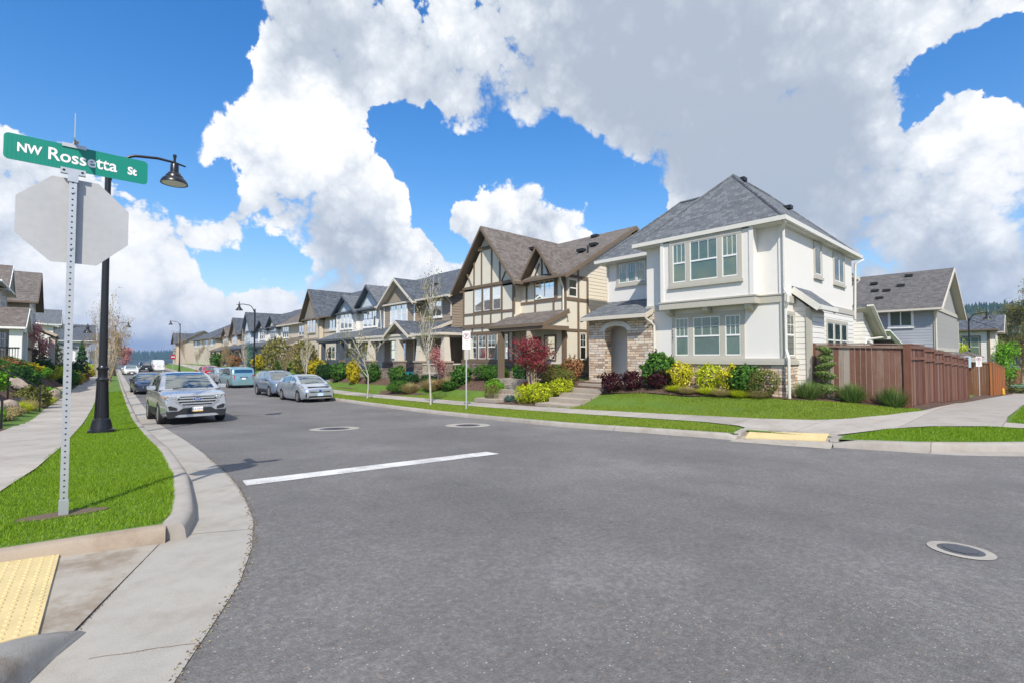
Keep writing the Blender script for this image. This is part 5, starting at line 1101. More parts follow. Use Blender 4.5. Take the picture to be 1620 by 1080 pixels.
def grille(mb, pts, y, d=.02): mb.prism([(x, y, z) for x, z in pts], (0, -d, 0))
def silver_suv():
    x, y = 3.09, 21.35
    top = [(-2.39, .80), (-2.30, .93), (-2.1, 1.01), (-1.6, 1.08), (-1.05, 1.13), (0, 1.14), (1.4, 1.18), (2.2, 1.16), (2.36, 1.05), (2.39, .95)]
    roof = [(-1.16, 1.13), (-.95, 1.25), (-.6, 1.46), (-.25, 1.62), (.05, 1.70), (.5, 1.74), (1.2, 1.72), (1.75, 1.66), (2.0, 1.5), (2.3, 1.17)]
    r, b, hs, d = vehicle('silver crossover car with a wide barred grille parked nose forward at the left kerb', 'silver', (x, y, G(x, y)+.0), 0., 4.78, 1.93, 1.74, 2.85, .37, top, roof, clear=.24, wfront=.84, front_over=.95)
    L2 = 2.39
    # nose with sculpted layers
    n = MB(); n.prism([(q, -L2, z) for q, z in ((-.80, .45), (.80, .45), (.82, .66), (.79, .86), (.55, .93), (-.55, .93), (-.79, .86), (-.82, .66))], (0, -.07, 0)); n.build('front_bumper', 'silver', r, smooth=30)
    g = MB(); grille(g, ((-.36, .60), (.36, .60), (.60, .80), (.47, .93), (-.47, .93), (-.60, .80)), -L2-.07, .012); go = g.build('grille', 'plastic', r)
    br = MB()
    for z, w in ((.875, .50), (.79, .57), (.70, .46), (.615, .36)): br.box(-w, -L2-.105, z-.022, w, -L2-.082, z+.022)
    for sg in (1, -1):
        br.beam((sg*.36, -L2-.095, .59), (sg*.61, -L2-.095, .80), .03, .035, up=(0, 1, 0)); br.beam((sg*.61, -L2-.095, .80), (sg*.48, -L2-.095, .94), .03, .035, up=(0, 1, 0))
    br.box(-.48, -L2-.10, .925, .48, -L2-.085, .955); br.build('grille_bar', 'chrome', go)
    bd = MB(); bd.lathe((0, -L2-.118, .835), [(.0, -.001), (.115, -.001), (.12, .012)], 24, axis='y'); bd.v = [(p[0], p[1], .835+(p[2]-.835)*.42) for p in bd.v]; bd.build('badge', 'blueoval', go)
    ov = MB()
    for k in range(24):
        a0, a1 = 2*math.pi*k/24, 2*math.pi*(k+1)/24
        ov.beam((.122*math.cos(a0), -L2-.12, .835+.053*math.sin(a0)), (.122*math.cos(a1), -L2-.12, .835+.053*math.sin(a1)), .01, .012, up=(0, 1, 0))
    ov.build('badge_ring', 'chrome', go); text('Ford', .062, 'signwhite', lambda q, z: (q, -L2-.1225, .818+z), go, 'badge_lettering', xs=1.15)
    for sg in (1, -1):
        hl = MB(); hl.prism([(sg*q, yy, z) for q, yy, z in ((.49, -L2-.075, .955), (.50, -L2-.075, .885), (.80, -L2-.03, .825), (.885, -L2+.20, .86), (.88, -L2+.42, .955), (.82, -L2+.1, .95))], (0, -.03, .0)); h = hl.build('headlight', 'lamp', r)
        hb = MB(); hb.lathe((sg*.63, -L2-.10, .905), [(.0, -.004), (.042, -.004), (.045, .02)], 14, axis='y'); hb.lathe((sg*.75, -L2-.075, .89), [(.0, -.004), (.038, -.004), (.04, .02)], 14, axis='y'); hb.build('reflector', 'chrome', h)
        am = MB(); am.prism([(sg*.86, -L2+.06, .90), (sg*.90, -L2+.2, .89), (sg*.90, -L2+.24, .945), (sg*.865, -L2+.08, .94)], (sg*.01, -.02, 0)); am.build('indicator', 'amber', h)
        fg = MB(); fg.prism([(sg*q, -L2-.06, z) for q, z in ((.56, .48), (.76, .50), (.80, .62), (.74, .64), (.56, .56))], (0, -.02, 0)); f = fg.build('fog_lamp_bezel', 'plastic', r)
        ch = MB()
        for (q0, z0), (q1, z1) in (((.55, .47), (.77, .49)), ((.77, .49), (.81, .62)), ((.81, .62), (.74, .65)), ((.74, .65), (.55, .57)), ((.55, .57), (.55, .47))): ch.beam((sg*q0, -L2-.085, z0), (sg*q1, -L2-.085, z1), .014, .016, up=(0, 1, 0))
        ch.build('bezel_ring', 'chrome', f)
    lb = MB(); lb.prism([(q, -L2+.03, z) for q, z in ((-.80, .25), (.80, .25), (.84, .46), (.52, .46), (.40, .55), (-.40, .55), (-.52, .46), (-.84, .46))], (0, -.125, 0)); lb.build('lower_bumper', 'plastic', r)
    sk = MB(); sk.prism([(q, -L2-.08, z) for q, z in ((-.62, .285), (-.50, .265), (.50, .265), (.62, .285), (.52, .345), (-.52, .345))], (0, -.035, 0)); sk.build('skid_plate', 'silver', r)
    plate_at(r, -L2-.115, .505, 'signwhite', '914 GMX'); MB().box(-.155, -L2-.128, .43, .155, -L2-.127, .46).build('plate_band', 'plategold', r)
    lamps(r, b, 1.95, 2.3, 3.1, 4.6, 'tail', 'tail_light')
    rr = MB()
    for sg in (1, -1): rr.tube([(sg*.62, .1, 1.71), (sg*.64, .2, 1.775), (sg*.64, 1.5, 1.765), (sg*.62, 1.6, 1.69)], .016, 6)
    rr.build('roof_rail', 'silver', r); w = MB()
    for sg in (1, -1):
        w = MB(); b.patch(w, d['ya']+.48, d['yb']-.48, .2, 1.6, sg, .012, 8, 3); w.build('side_cladding', 'plastic', r)
    wp = MB(); wp.tube([(-.5, -1.12, 1.17), (.05, -1.02, 1.215)], .012, 5); wp.tube([(.55, -1.10, 1.17), (.15, -.98, 1.235)], .012, 5); wp.build('wiper', 'plastic', r)
silver_suv()
def silver_hatch():
    x, y = 9.95, 28.75
    top = [(-2.28, .58), (-2.22, .70), (-2.0, .80), (-1.5, .92), (-1.15, .99), (-.3, 1.0), (.9, 1.03), (1.7, 1.08), (2.15, 1.08), (2.26, .95), (2.28, .85)]
    roof = [(-1.35, .96), (-.9, 1.18), (-.45, 1.36), (-.1, 1.44), (.3, 1.47), (.9, 1.44), (1.5, 1.33), (2.15, 1.10)]
    r, b, hs, d = vehicle('silver hatchback with a wedge nose parked facing the camera at the right kerb', 'silver2', (x, y, G(x, y)), 0., 4.56, 1.76, 1.47, 2.7, .32, top, roof, clear=.15, wfront=.80, front_over=.95, win_y=[(-.80, .02), (.12, .92), (1.0, 1.45)])
    L2 = 2.28
    n = MB(); n.prism([(q, -L2, z) for q, z in ((-.68, .26), (.68, .26), (.70, .5), (.60, .66), (-.60, .66), (-.70, .5))], (0, -.05, 0)); n.build('front_bumper', 'silver2', r, smooth=30)
    g = MB(); g.prism([(q, -L2-.05, z) for q, z in ((-.5, .545), (.5, .545), (.56, .60), (.1, .57), (-.1, .57), (-.56, .60))], (0, -.012, 0)); g.build('grille', 'plastic', r)
    lg = MB(); lg.prism([(q, -L2-.05, z) for q, z in ((-.66, .25), (.66, .25), (.58, .36), (-.58, .36))], (0, -.02, 0)); lg.build('lower_grille', 'plastic', r); sk = MB().box(-.62, -L2-.09, .215, .62, -L2-.045, .265); sk.build('bumper_lip', 'chrome', r)
    bd = MB(); bd.lathe((0, -L2-.065, .615), [(.0, -.004), (.06, -.004), (.065, .012)], 20, axis='y'); bd.build('badge', 'blueoval', r)
    for sg in (1, -1):
        h = MB(); b.patch(h, -L2+.22, -L2+.78, 4.15, 5.25, sg, .010, 6, 3, slant=-.10); h.build('headlight', 'lamp', r, smooth=40)
        hd = MB(); b.patch(hd, -L2+.34, -L2+.70, 4.5, 4.95, sg, .014, 6, 3, slant=-.06); hd.build('lamp_lining', 'plastic', r, smooth=40)
        v = MB(); v.prism([(sg*.70, -L2+.03, .30), (sg*.76, -L2+.05, .32), (sg*.72, -L2+.03, .56), (sg*.69, -L2+.03, .50)], (0, -.06, 0)); v.build('bumper_vent', 'plastic', r)
    plate_at(r, -L2-.075, .43, 'plateblue', ''); lamps(r, b, 1.9, 2.22, 3.2, 4.4, 'tail', 'tail_light')
    wp = MB(); wp.tube([(-.45, -1.30, 1.0), (.1, -1.2, 1.045)], .011, 5); wp.build('wiper', 'plastic', r)
silver_hatch()
def blue_wagon():
    x, y = 10.2, 34.75
    top = [(-2.4, .70), (-2.33, .86), (-2.1, .93), (-1.5, 1.01), (-1.1, 1.05), (0, 1.07), (1.4, 1.12), (2.2, 1.12), (2.37, 1.0), (2.4, .9)]
    roof = [(-1.25, 1.03), (-.9, 1.22), (-.5, 1.45), (-.15, 1.58), (.2, 1.62), (1.2, 1.61), (1.8, 1.56), (2.05, 1.4), (2.3, 1.13)]
    r, b, hs, d = vehicle('blue gray wagon with roof rails parked behind the silver hatchback', 'bluegray', (x, y, G(x, y)), 0., 4.8, 1.84, 1.62, 2.75, .35, top, roof, clear=.22, wfront=.82, win_y=[(-.72, .0), (.1, .95), (1.05, 1.85)])
    L2 = 2.4
    n = MB(); n.prism([(q, -L2, z) for q, z in ((-.74, .3), (.74, .3), (.76, .6), (.68, .82), (-.68, .82), (-.76, .6))], (0, -.05, 0)); n.build('front_bumper', 'bluegray', r, smooth=30)
    g = MB(); grille(g, ((-.34, .58), (.34, .58), (.44, .70), (.40, .80), (-.40, .80), (-.44, .70)), -L2-.05, .014); g.build('grille', 'plastic', r); bar = MB().box(-.42, -L2-.08, .69, .42, -L2-.06, .715); bar.build('grille_bar', 'chrome', r)
    lb = MB(); lb.prism([(q, -L2-.03, z) for q, z in ((-.76, .24), (.76, .24), (.76, .46), (.5, .42), (-.5, .42), (-.76, .46))], (0, -.04, 0)); lb.build('lower_bumper', 'plastic', r)
    for sg in (1, -1):
        h = MB(); h.prism([(sg*.46, -L2-.05, .80), (sg*.46, -L2-.05, .70), (sg*.74, -L2-.01, .70), (sg*.82, -L2+.3, .76), (sg*.80, -L2+.4, .86), (sg*.70, -L2+.05, .83)], (0, -.03, 0)); h.build('headlight', 'lamp', r)
        f = MB(); f.lathe((sg*.62, -L2-.08, .40), [(0, -.01), (.07, -.01), (.08, .03)], 14, axis='y'); f.build('fog_lamp', 'lamp', r)
    plate_at(r, -L2-.07, .48, 'signwhite', ''); lamps(r, b, 2.0, 2.3, 3.1, 4.5, 'tail', 'tail_light'); rr = MB()
    for sg in (1, -1): rr.tube([(sg*.6, -.1, 1.58), (sg*.61, .05, 1.67), (sg*.61, 1.6, 1.65), (sg*.58, 1.75, 1.56)], .02, 6); w = MB()
    rr.build('roof_rail', 'plastic', r)
    w = MB()
    for sg in (1, -1):
        w = MB(); b.patch(w, d['ya']+.46, d['yb']-.46, .1, 1.4, sg, .012, 8, 3); w.build('side_cladding', 'plastic', r)
    
blue_wagon()
def rear_car(label, paint, x, y, L, Wd, H, wb, wr, top, roof, style, clear=.2, tail=(3.0, 4.7), plate='signwhite', win_y=None, name='car', cat='car', van=False):
    """parked nose away from the camera"""
    r, b, hs, d = vehicle(label, paint, (x, y, G(x, y)), math.pi, L, Wd, H, wb, wr, top, roof, clear=clear, name=name, kindcat=cat, win_y=win_y, detail=1, roof_w=.80 if van else .74)
    L2 = L/2; bp = MB(); bp.prism([(q, L2-.02, z) for q, z in ((-Wd*.43, clear+.06), (Wd*.43, clear+.06), (Wd*.44, clear+.34), (-Wd*.44, clear+.34))], (0, .08, 0)); bp.build('rear_bumper', paint, r)
    lo = MB().box(-Wd*.4, L2-.05, clear-.02, Wd*.4, L2+.04, clear+.08); lo.build('lower_bumper', 'plastic', r)
    for sg in (1, -1):
        z0, z1 = interp(top, L2-.1)-.42, interp(top, L2-.1)-.02; t = MB(); t.prism([(sg*Wd*.33, L2-.01, z1), (sg*Wd*.44, L2-.08, z1), (sg*Wd*.455, L2-.09, z0), (sg*Wd*.36, L2-.01, z0+.05)], (0, .03, 0)); t.build('tail_light', 'tail', r)
    p = plate_at(r, L2+.012, interp(top, L2)-.20, plate, '', sg=1); hd = MB().box(-.3, L2, interp(top, L2)-.09, .3, L2+.03, interp(top, L2)-.05); hd.build('boot_handle', 'plastic', r); return r, b, d
vt = [(-2.55, .75), (-2.45, .95), (-1.9, 1.05), (-1.5, 1.08), (0, 1.08), (2.2, 1.10), (2.5, 1.10), (2.55, 1.0)]
vr = [(-1.7, 1.06), (-1.2, 1.4), (-.8, 1.66), (-.4, 1.74), (.3, 1.76), (1.8, 1.74), (2.3, 1.68), (2.42, 1.45), (2.52, 1.10)]
rear_car('pale teal minivan parked nose away at the right kerb beside the lamp post', 'teal', 10.85, 48.6, 5.1, 1.98, 1.76, 3.05, .34, vt, vr, 'van', win_y=[(-1.1, -.1), (0, 1.1), (1.2, 2.2)], van=True, name='minivan', cat='minivan')
ht = [(-2.15, .7), (-2.05, .86), (-1.4, .98), (-1.0, 1.02), (0, 1.04), (1.6, 1.10), (2.1, 1.1), (2.15, .95)]
hr = [(-1.15, 1.0), (-.8, 1.25), (-.4, 1.48), (0, 1.58), (.8, 1.58), (1.5, 1.5), (1.8, 1.36), (2.08, 1.11)]
rear_car('small silver hatchback parked between the teal minivan and the red car', 'silver2', 11.1, 55.6, 4.3, 1.78, 1.58, 2.6, .33, ht, hr, 'hatch')
rear_car('red crossover car parked beyond the small silver hatchback', 'redpaint', 11.5, 64.5, 4.5, 1.86, 1.66, 2.65, .35, ht, [(a, b+.08 if b > 1.2 else b) for a, b in hr], 'suv', clear=.23)
rear_car('white van far along the street at the right', 'whitepaint', 12.2, 116, 5.3, 2.0, 2.15, 3.2, .36, [(a*1.04, b) for a, b in vt], [(-1.8, 1.06), (-1.4, 1.5), (-1.1, 1.95), (-.7, 2.12), (.3, 2.15), (2.0, 2.15), (2.5, 2.1), (2.58, 1.7), (2.62, 1.12)], 'van', name='van', cat='van', van=True, win_y=[(-1.3, -.5)])
def front_car(label, paint, x, y, L, Wd, H, wb, wr, top, roof, clear=.18, name='car', cat='car', group='cars parked along the kerb'):
    r, b, hs, d = vehicle(label, paint, (x, y, G(x, y)), 0., L, Wd, H, wb, wr, top, roof, clear=clear, name=name, kindcat=cat, group=group)
    L2 = L/2; n = MB(); zt = interp(top, -L2); n.prism([(q*Wd/1.8, -L2, z) for q, z in ((-.70, clear+.08), (.70, clear+.08), (.72, zt-.2), (.62, zt), (-.62, zt), (-.72, zt-.2))], (0, -.05, 0)); n.build('front_bumper', paint, r)
    g = MB(); grille(g, ((-.36, zt-.2), (.36, zt-.2), (.42, zt-.05), (-.42, zt-.05)), -L2-.05, .012); g.build('grille', 'plastic', r); MB().box(-.38, -L2-.08, zt-.13, .38, -L2-.06, zt-.11).build('grille_bar', 'chrome', r)
    lg = MB(); grille(lg, ((-.6, clear+.06), (.6, clear+.06), (.55, clear+.2), (-.55, clear+.2)), -L2-.05, .014); lg.build('lower_grille', 'plastic', r)
    for sg in (1, -1):
        h = MB(); h.prism([(sg*.47, -L2-.05, zt-.03), (sg*.47, -L2-.05, zt-.15), (sg*.74, -L2+.02, zt-.14), (sg*.79, -L2+.25, zt-.04), (sg*.70, -L2+.05, zt+.01)], (0, -.025, 0)); h.build('headlight', 'lamp', r)
    plate_at(r, -L2-.07, zt-.30, 'signwhite', ''); lamps(r, b, L2-.4, L2-.1, 3.1, 4.5, 'tail', 'tail_light'); return r
st_ = [(-2.4, .62), (-2.3, .74), (-1.9, .82), (-1.3, .90), (-1.0, .93), (0, .95), (1.4, 1.0), (2.0, 1.04), (2.3, 1.0), (2.4, .85)]
sr_ = [(-1.1, .92), (-.7, 1.14), (-.3, 1.32), (.05, 1.40), (.5, 1.42), (1.0, 1.38), (1.5, 1.2), (1.95, 1.03)]
front_car('navy sedan parked at the left kerb behind the silver crossover', 'navy', 4.15, 44.5, 4.85, 1.84, 1.44, 2.8, .33, st_, sr_)
front_car('white sedan parked far along the left kerb', 'whitepaint', 6.6, 94, 4.8, 1.84, 1.44, 2.8, .33, st_, sr_)
pt = [(-2.7, .9), (-2.6, 1.08), (-1.6, 1.16), (-1.2, 1.18), (.6, 1.2), (2.7, 1.2)]
front_car('black pickup truck driving up the street beside the white van', 'blackpaint', 10.1, 114, 5.5, 2.0, 1.88, 3.4, .40, pt, [(-1.3, 1.17), (-.95, 1.5), (-.6, 1.8), (-.2, 1.87), (.5, 1.86), (.8, 1.7), (.95, 1.2)], clear=.3, name='pickup_truck', cat='pickup truck', group='vehicles on the road')
# ------------------------------------------------------------------ signs
def stop_sign():
    x, y = -.03, 5.87; z = BL(x, y)
    t = thing('sign_post', 'galvanized perforated post with green street name plate and the back of a stop sign', 'street sign', (x, y, z))
    lean = lambda q: (x+.012*q, y+.0*q)
    w = .0275; top = z+3.0; p = MB()
    def seg(z0, z1, hw, m=0): p.box(x-hw, y-hw, z0, x+hw, y+hw, z1, m)
    seg(z-.1, z+.12, .033); seg(z+.12, top, w)
    po = p.build('post', 'galv', t); hl = MB()
    k = z+.06
    while k < top-.03:
        for f in (-1, 1):
            hl.lathe((x, y+f*(w+.0006), k), [(.0075, 0), (.0001, .0002*f)], 8, axis='y', cap=False)
        hl.lathe((x-(w+.0006), y, k), [(.0075, 0), (.0001, -.0002)], 8, axis='x', cap=False); hl.lathe((x+(w+.0006), y, k), [(.0075, 0), (.0001, .0002)], 8, axis='x', cap=False)
        k += .0508 if k > z+.12 else .04
    hl.build('post_hole', 'darkvoid', po); po.children[0]['kind'] = 'stuff'
    # octagon on the far side of the post
    c = Vector((x+.02, y+.034, z+2.60)); r = .413; o = MB(); pts = [(c.x+r*math.cos(R(22.5+45*i)), c.y, c.z+r*math.sin(R(22.5+45*i))) for i in range(8)]
    o.prism(pts, (0, .003, 0)); so_ = o.build('stop_sign', 'alu', t); fr_ = MB(); fr_.prism([(px, c.y+.0045, pz) for px, _, pz in pts], (0, .001, 0)); fr_.build('sign_face', 'signred', so_)
    text('STOP', .30, 'signwhite', lambda q, zz: (c.x-q, c.y+.007, c.z-.10+zz), so_, 'stop_lettering', bold=.006)
    for zz in (c.z-.25, c.z+.25): MB().lathe((x, y-w-.004, zz), [(.0, -.004), (.013, -.004), (.013, .005)], 6, axis='y').build('bolt', 'galv', po)
    # name plate
    zn = top+.045; h = .225; x0, x1 = x-.44, x+.535; pl = MB(); rr = .035; pts = []
    for cx, cz, a0 in ((x1-rr, zn+h-rr, 0), (x0+rr, zn+h-rr, 90), (x0+rr, zn+rr, 180), (x1-rr, zn+rr, 270)):
        pts += [(cx+rr*math.cos(R(a0+q*15)), y-.012, cz+rr*math.sin(R(a0+q*15))) for q in range(7)]
    pl.prism(pts, (0, .004, 0)); pn = pl.build('name_plate', 'green', t)
    rb = MB()
    for k in range(1, 39): rb.box(x0+k*.025-.0016, y-.0131, zn+.006, x0+k*.025+.0016, y-.0118, zn+h-.006)
    rb.build('plate_rib', 'green', pn); pn.children[0]['kind'] = 'stuff'
    yy = y-.0145
    text('NW', .105, 'signwhite', lambda q, zz: (x-.285+q, yy, zn+.082+zz), pn, 'plate_lettering', xs=.80, bold=.0035); text('Rossetta', .152, 'signwhite', lambda q, zz: (x+.065+q, yy, zn+.066+zz), pn, 'plate_lettering', xs=.90, bold=.0025)
    text('St', .100, 'signwhite', lambda q, zz: (x+.415+q, yy, zn+.070+zz), pn, 'plate_lettering', xs=.85, bold=.0035)
    b = MB(); b.box(x-.036, y-.036, top-.06, x+.036, y+.036, top+.012); b.box(x-.085, y-.022, top+.012, x+.085, y+.018, top+.062); b.build('plate_bracket', 'galv', t)
    bh = MB(); 
    for sg in (-1, 1): bh.lathe((x+sg*.062, y-.0225, top+.038), [(.011, 0), (.0001, -.0004)], 8, axis='y', cap=False)
    bh.build('bracket_hole', 'darkvoid', t)
    cp = MB(); cp.box(x-.08, y-.022, zn+h-.018, x+.085, y+.018, zn+h+.016); cp.beam((x-.0, y-.002, zn+h+.012), (x+.02, y-.03, zn+h+.05), .03, .02); cp.build('cross_bracket', 'galv', t)
    e = MB(); q0 = zn+h+.016
    e.prism([(x+.0, y-.20, q0), (x+.0, y+.30, q0), (x+.0, y+.30, q0+.215), (x+.0, y-.20, q0+.215)], (.006, 0, 0)); e.build('cross_plate', 'alu', t)
stop_sign()
def no_parking(label, x, y, h, rz, zf=B):
    z = zf(x, y); label = label; t = thing('no_parking_sign', label, 'parking sign', (0, 0, 0), 'no parking signs'); t.location = (x, y, z); t.rotation_euler = (0, 0, rz); ORG[t.name_full] = Vector()
    p = MB(); p.box(-.025, -.025, -.1, .025, .025, h-.05); p.build('post', 'galv', t)
    b = MB(); w = .155; b.prism([(-w, -.03, h-.70), (w, -.03, h-.70), (w, -.03, h), (-w, -.03, h)], (0, .003, 0)); pl = b.build('plate', 'signwhite', t)
    r = MB(); n = 32; cz = h-.19
    ring = lambda rad: [(rad*math.cos(2*math.pi*k/n), -.0318, cz+rad*math.sin(2*math.pi*k/n)) for k in range(n)]
    r.add(ring(.125)+ring(.100), [(k, (k+1) % n, n+(k+1) % n, n+k) for k in range(n)])
    r.beam((-.078, -.0333, cz+.078), (.078, -.0333, cz-.078), .001, .022, up=(0, 1, 0)); r.add([(-w+.01, -.0316, h-.46), (w-.01, -.0316, h-.46), (w-.01, -.0316, h-.468), (-w+.01, -.0316, h-.468)], [(0, 1, 2, 3)]); r.build('red_ring', 'signred', pl)
    text('P', .2, 'ink', lambda q, zz: (q, -.0325, cz-.07+zz), pl, 'letter', xs=1., bold=.004)
    text('TOW', .06, 'signred', lambda q, zz: (q, -.0325, h-.41+zz), pl, 'lettering', bold=.002); text('AWAY', .06, 'ink', lambda q, zz: (q, -.0325, h-.55+zz), pl, 'lettering'); text('ZONE', .05, 'signred', lambda q, zz: (q, -.0325, h-.64+zz), pl, 'lettering')
    return t
no_parking('white no parking sign on a steel post in the verge before the timbered house', 11.56, 15.5, 3.05, R(-35))
no_parking('white no parking sign in the mulch by the orange cedar posts, far right', 47.5, 3.45, 2.75, R(-78))
t = thing('street_sign', 'blank back of a street sign on a pole behind the brown fence end', 'street sign', (42, 3.65, G(42, 3.6))); ORG[t.name_full] = Vector((42, 3.65, G(42, 3.6)))
z = G(42, 3.6); MB().box(41.97, 3.62, z-.2, 42.03, 3.68, z+2.75).build('post', 'galv', t); MB().box(41.94, 3.40, z+2.05, 41.965, 3.9, z+2.75).build('plate', 'plateblue', t)
def far_stop():
    x, y = 14.2, 112; z = B(x, y); t = thing('stop_sign', 'red stop sign far down the street at the right', 'stop sign', (x, y, z))
    MB().box(x-.04, y-.04, z-.1, x+.04, y+.04, z+2.9).build('post', 'galv', t); r = .48; o = MB(); o.prism([(x+r*math.cos(R(22.5+45*i)), y-.06, z+2.6+r*math.sin(R(22.5+45*i))) for i in range(8)], (0, .01, 0)); p = o.build('plate', 'signred', t); MB().box(x-.3, y-.075, z+2.52, x+.3, y-.065, z+2.68).build('plate_bar', 'signwhite', p)
far_stop()
# ------------------------------------------------------------------ street lamps
def lamp_post(label, x, y, z, arm, h=6.75, full=True):
    """arm: direction of the arm in the ground plane"""
    t = thing('street_lamp', label, 'street lamp', (x, y, z), 'black street lamps'); N = 24 if full else 12
    b = MB(); b.lathe((x, y, z), [(.27, -.1), (.27, .03), (.265, .07), (.22, .085), (.215, .12), (.205, .16), (.175, .29), (.17, .33), (.155, .34), (.15, .36)], N)
    bs = b.build('base', 'black', t, smooth=35)
    if full:
        f = MB()
        for k in range(24):
            a = 2*math.pi*k/24; f.beam((x+.208*math.cos(a), y+.208*math.sin(a), z+.13), (x+.172*math.cos(a), y+.172*math.sin(a), z+.30), .022, .012, up=(math.cos(a), math.sin(a), 0))
        f.build('fluting', 'black', bs); bs.children[0]['kind'] = 'stuff'
    p = MB(); p.lathe((x, y, z), [(.14, .34), (.115, 1.0), (.105, 1.32)], N); p.lathe((x, y, z), [(.092, 1.42), (.078, 3.), (.062, h-.15)], N)
    po = p.build('pole', 'black', t, smooth=40)
    if full:
        f = MB()
        for k in range(16):
            a = 2*math.pi*(k+.5)/16; f.beam((x+.142*math.cos(a), y+.142*math.sin(a), z+.36), (x+.107*math.cos(a), y+.107*math.sin(a), z+1.3), .014, .012, up=(math.cos(a), math.sin(a), 0))
        f.build('fluting', 'black', po); po.children[0]['kind'] = 'stuff'
    c = MB(); c.lathe((x, y, z), [(.10, 1.24), (.135, 1.29), (.14, 1.31), (.10, 1.36), (.095, 1.52), (.125, 1.57), (.13, 1.59), (.095, 1.63), (.09, 1.66)], N); c.build('collar', 'black', t, smooth=35)
    d = Vector((*arm, 0)).normalized(); q = lambda s, zz: Vector((x, y, z))+d*s+Vector((0, 0, zz))
    a = MB(); a.tube([q(0, h-.8)]+[q(.0+.62*(1-math.cos(R(k*9)))*1.0, h-.8+.0+1.12*math.sin(R(k*9))) for k in range(1, 11)]+[q(1.0, h+.36), q(1.36, h+.33), q(1.62, h+.27)], [.035]*12+[.03, .02], 10)
    a.tube([q(.03, h-.25), q(.17, h-.2), q(.1, h-.05)], .012, 6); a.build('arm', 'black', t, smooth=50)
    cap = MB(); cap.lathe((x, y, z+h-.15), [(.062, 0), (.075, .03), (.06, .1), (.02, .16), (.0, .17)], N); cap.build('finial', 'black', t, smooth=40)
    hx = q(1.37, h+.36); l = MB(); n = 28 if full else 12
    l.lathe((hx.x, hx.y, hx.z), [(.0, .19), (.04, .18), (.045, .12), (.03, .09), (.03, -.06), (.085, -.08), (.095, -.10), (.10, -.30), (.15, -.33), (.17, -.38), (.20, -.40), (.215, -.45), (.27, -.49), (.315, -.58), (.315, -.61), (.28, -.605)], n, cap=False)
    lh = l.build('lamp_head', 'black', t, smooth=35); le = MB(); le.lathe((hx.x, hx.y, hx.z), [(.28, -.602), (.2, -.62), (.0, -.63)], n, cap=False); le.build('lens', 'frost', lh, smooth=60)
    return t
lamp_post('black fluted street lamp in the grass strip behind the stop sign', .57, 15.86, BL(.57, 15.86), (1, -.12), 6.75)
lamp_post('black street lamp at the right kerb beside the teal minivan', 12.75, 50.5, B(12.75, 50.5), (-1, -.1), 7.0, False)
lamp_post('black street lamp behind the bare trees on the left verge', 4.25, 85, BL(4.25, 85), (1, -.1), 6.8, False)
lamp_post('farthest black street lamp on the right, near the far stop sign', 13.6, 100, B(13.6, 100), (-1, -.1), 8.2, False)
lamp_post('black street lamp on the left bank before the gray lilac house', -.35, 58, BL(-.3, 58), (1, -.3), 4.6, False)
lamp_post('black street lamp at the far right, above the second fence', 62, 5.1, G(62, 5.1), (-.4, -1), 7.0, False)
# ------------------------------------------------------------------ plants
def leaf_quads(P, size, out=None, lift=.35, aspect=.55):
    """P: (n,3) points; leaf-sized diamond faces with random or outward-leaning orientation"""
    n = len(P); nrm = RNG.normal(size=(n, 3)); nrm[:, 2] += lift
    if out is not None: nrm = nrm*.7+out*1.1
    nrm /= np.linalg.norm(nrm, axis=1)[:, None]; a = np.cross(nrm, RNG.normal(size=(n, 3))); a /= np.linalg.norm(a, axis=1)[:, None]; b = np.cross(nrm, a)
    s = (size*RNG.uniform(.6, 1.25, n))[:, None]; V = np.zeros((n, 4, 3)); V[:, 0] = P-a*s; V[:, 1] = P-b*s*aspect; V[:, 2] = P+a*s; V[:, 3] = P+b*s*aspect
    return V.reshape(-1, 3)
def lump(dirs, seed):
    rg = np.random.default_rng(seed); f = np.ones(len(dirs))
    for _ in range(14):
        c = rg.normal(size=3); c /= np.linalg.norm(c); f += rg.uniform(-.22, .32)*np.clip(dirs@c, 0, 1)**5
    return f
def bush_mesh(n, leaf, seed, shape=(1, 1, 1), shell=.55, size=.05, flat=.0, spiky=0.):
    """unit bush: radius .5, stands on z = 0, height 1"""
    rg = np.random.default_rng(seed); d = rg.normal(size=(n, 3)); d /= np.linalg.norm(d, axis=1)[:, None]
    r = (shell+(1-shell)*rg.random(n)**.5)*lump(d, seed)*(1+spiky*rg.normal(size=n)*.3)
    P = d*r[:, None]*np.array(shape)*.5; P[:, 2] += .5; P[:, 2] = np.maximum(P[:, 2], .03*rg.random(n))
    ns, nl = 34, 15; sd_ = rg.normal(size=(ns, 3)); sd_[:, 2] = np.abs(sd_[:, 2])*1.1+.1; sd_ /= np.linalg.norm(sd_, axis=1)[:, None]; t_ = np.linspace(.75, 1.0, nl)[None, :]*rg.uniform(1.02, 1.36, (ns, 1))
    Q = sd_[:, None, :]*t_[:, :, None]*np.array(shape)*.5+rg.normal(0, .018, (ns, nl, 3)); Q[:, :, 2] += .5; P = np.concatenate([P, Q.reshape(-1, 3)]); d = np.concatenate([d, np.repeat(sd_, nl, 0)])
    return npmesh('leaves', leaf_quads(P, size, d), 4, 'L_'+leaf, link=False)
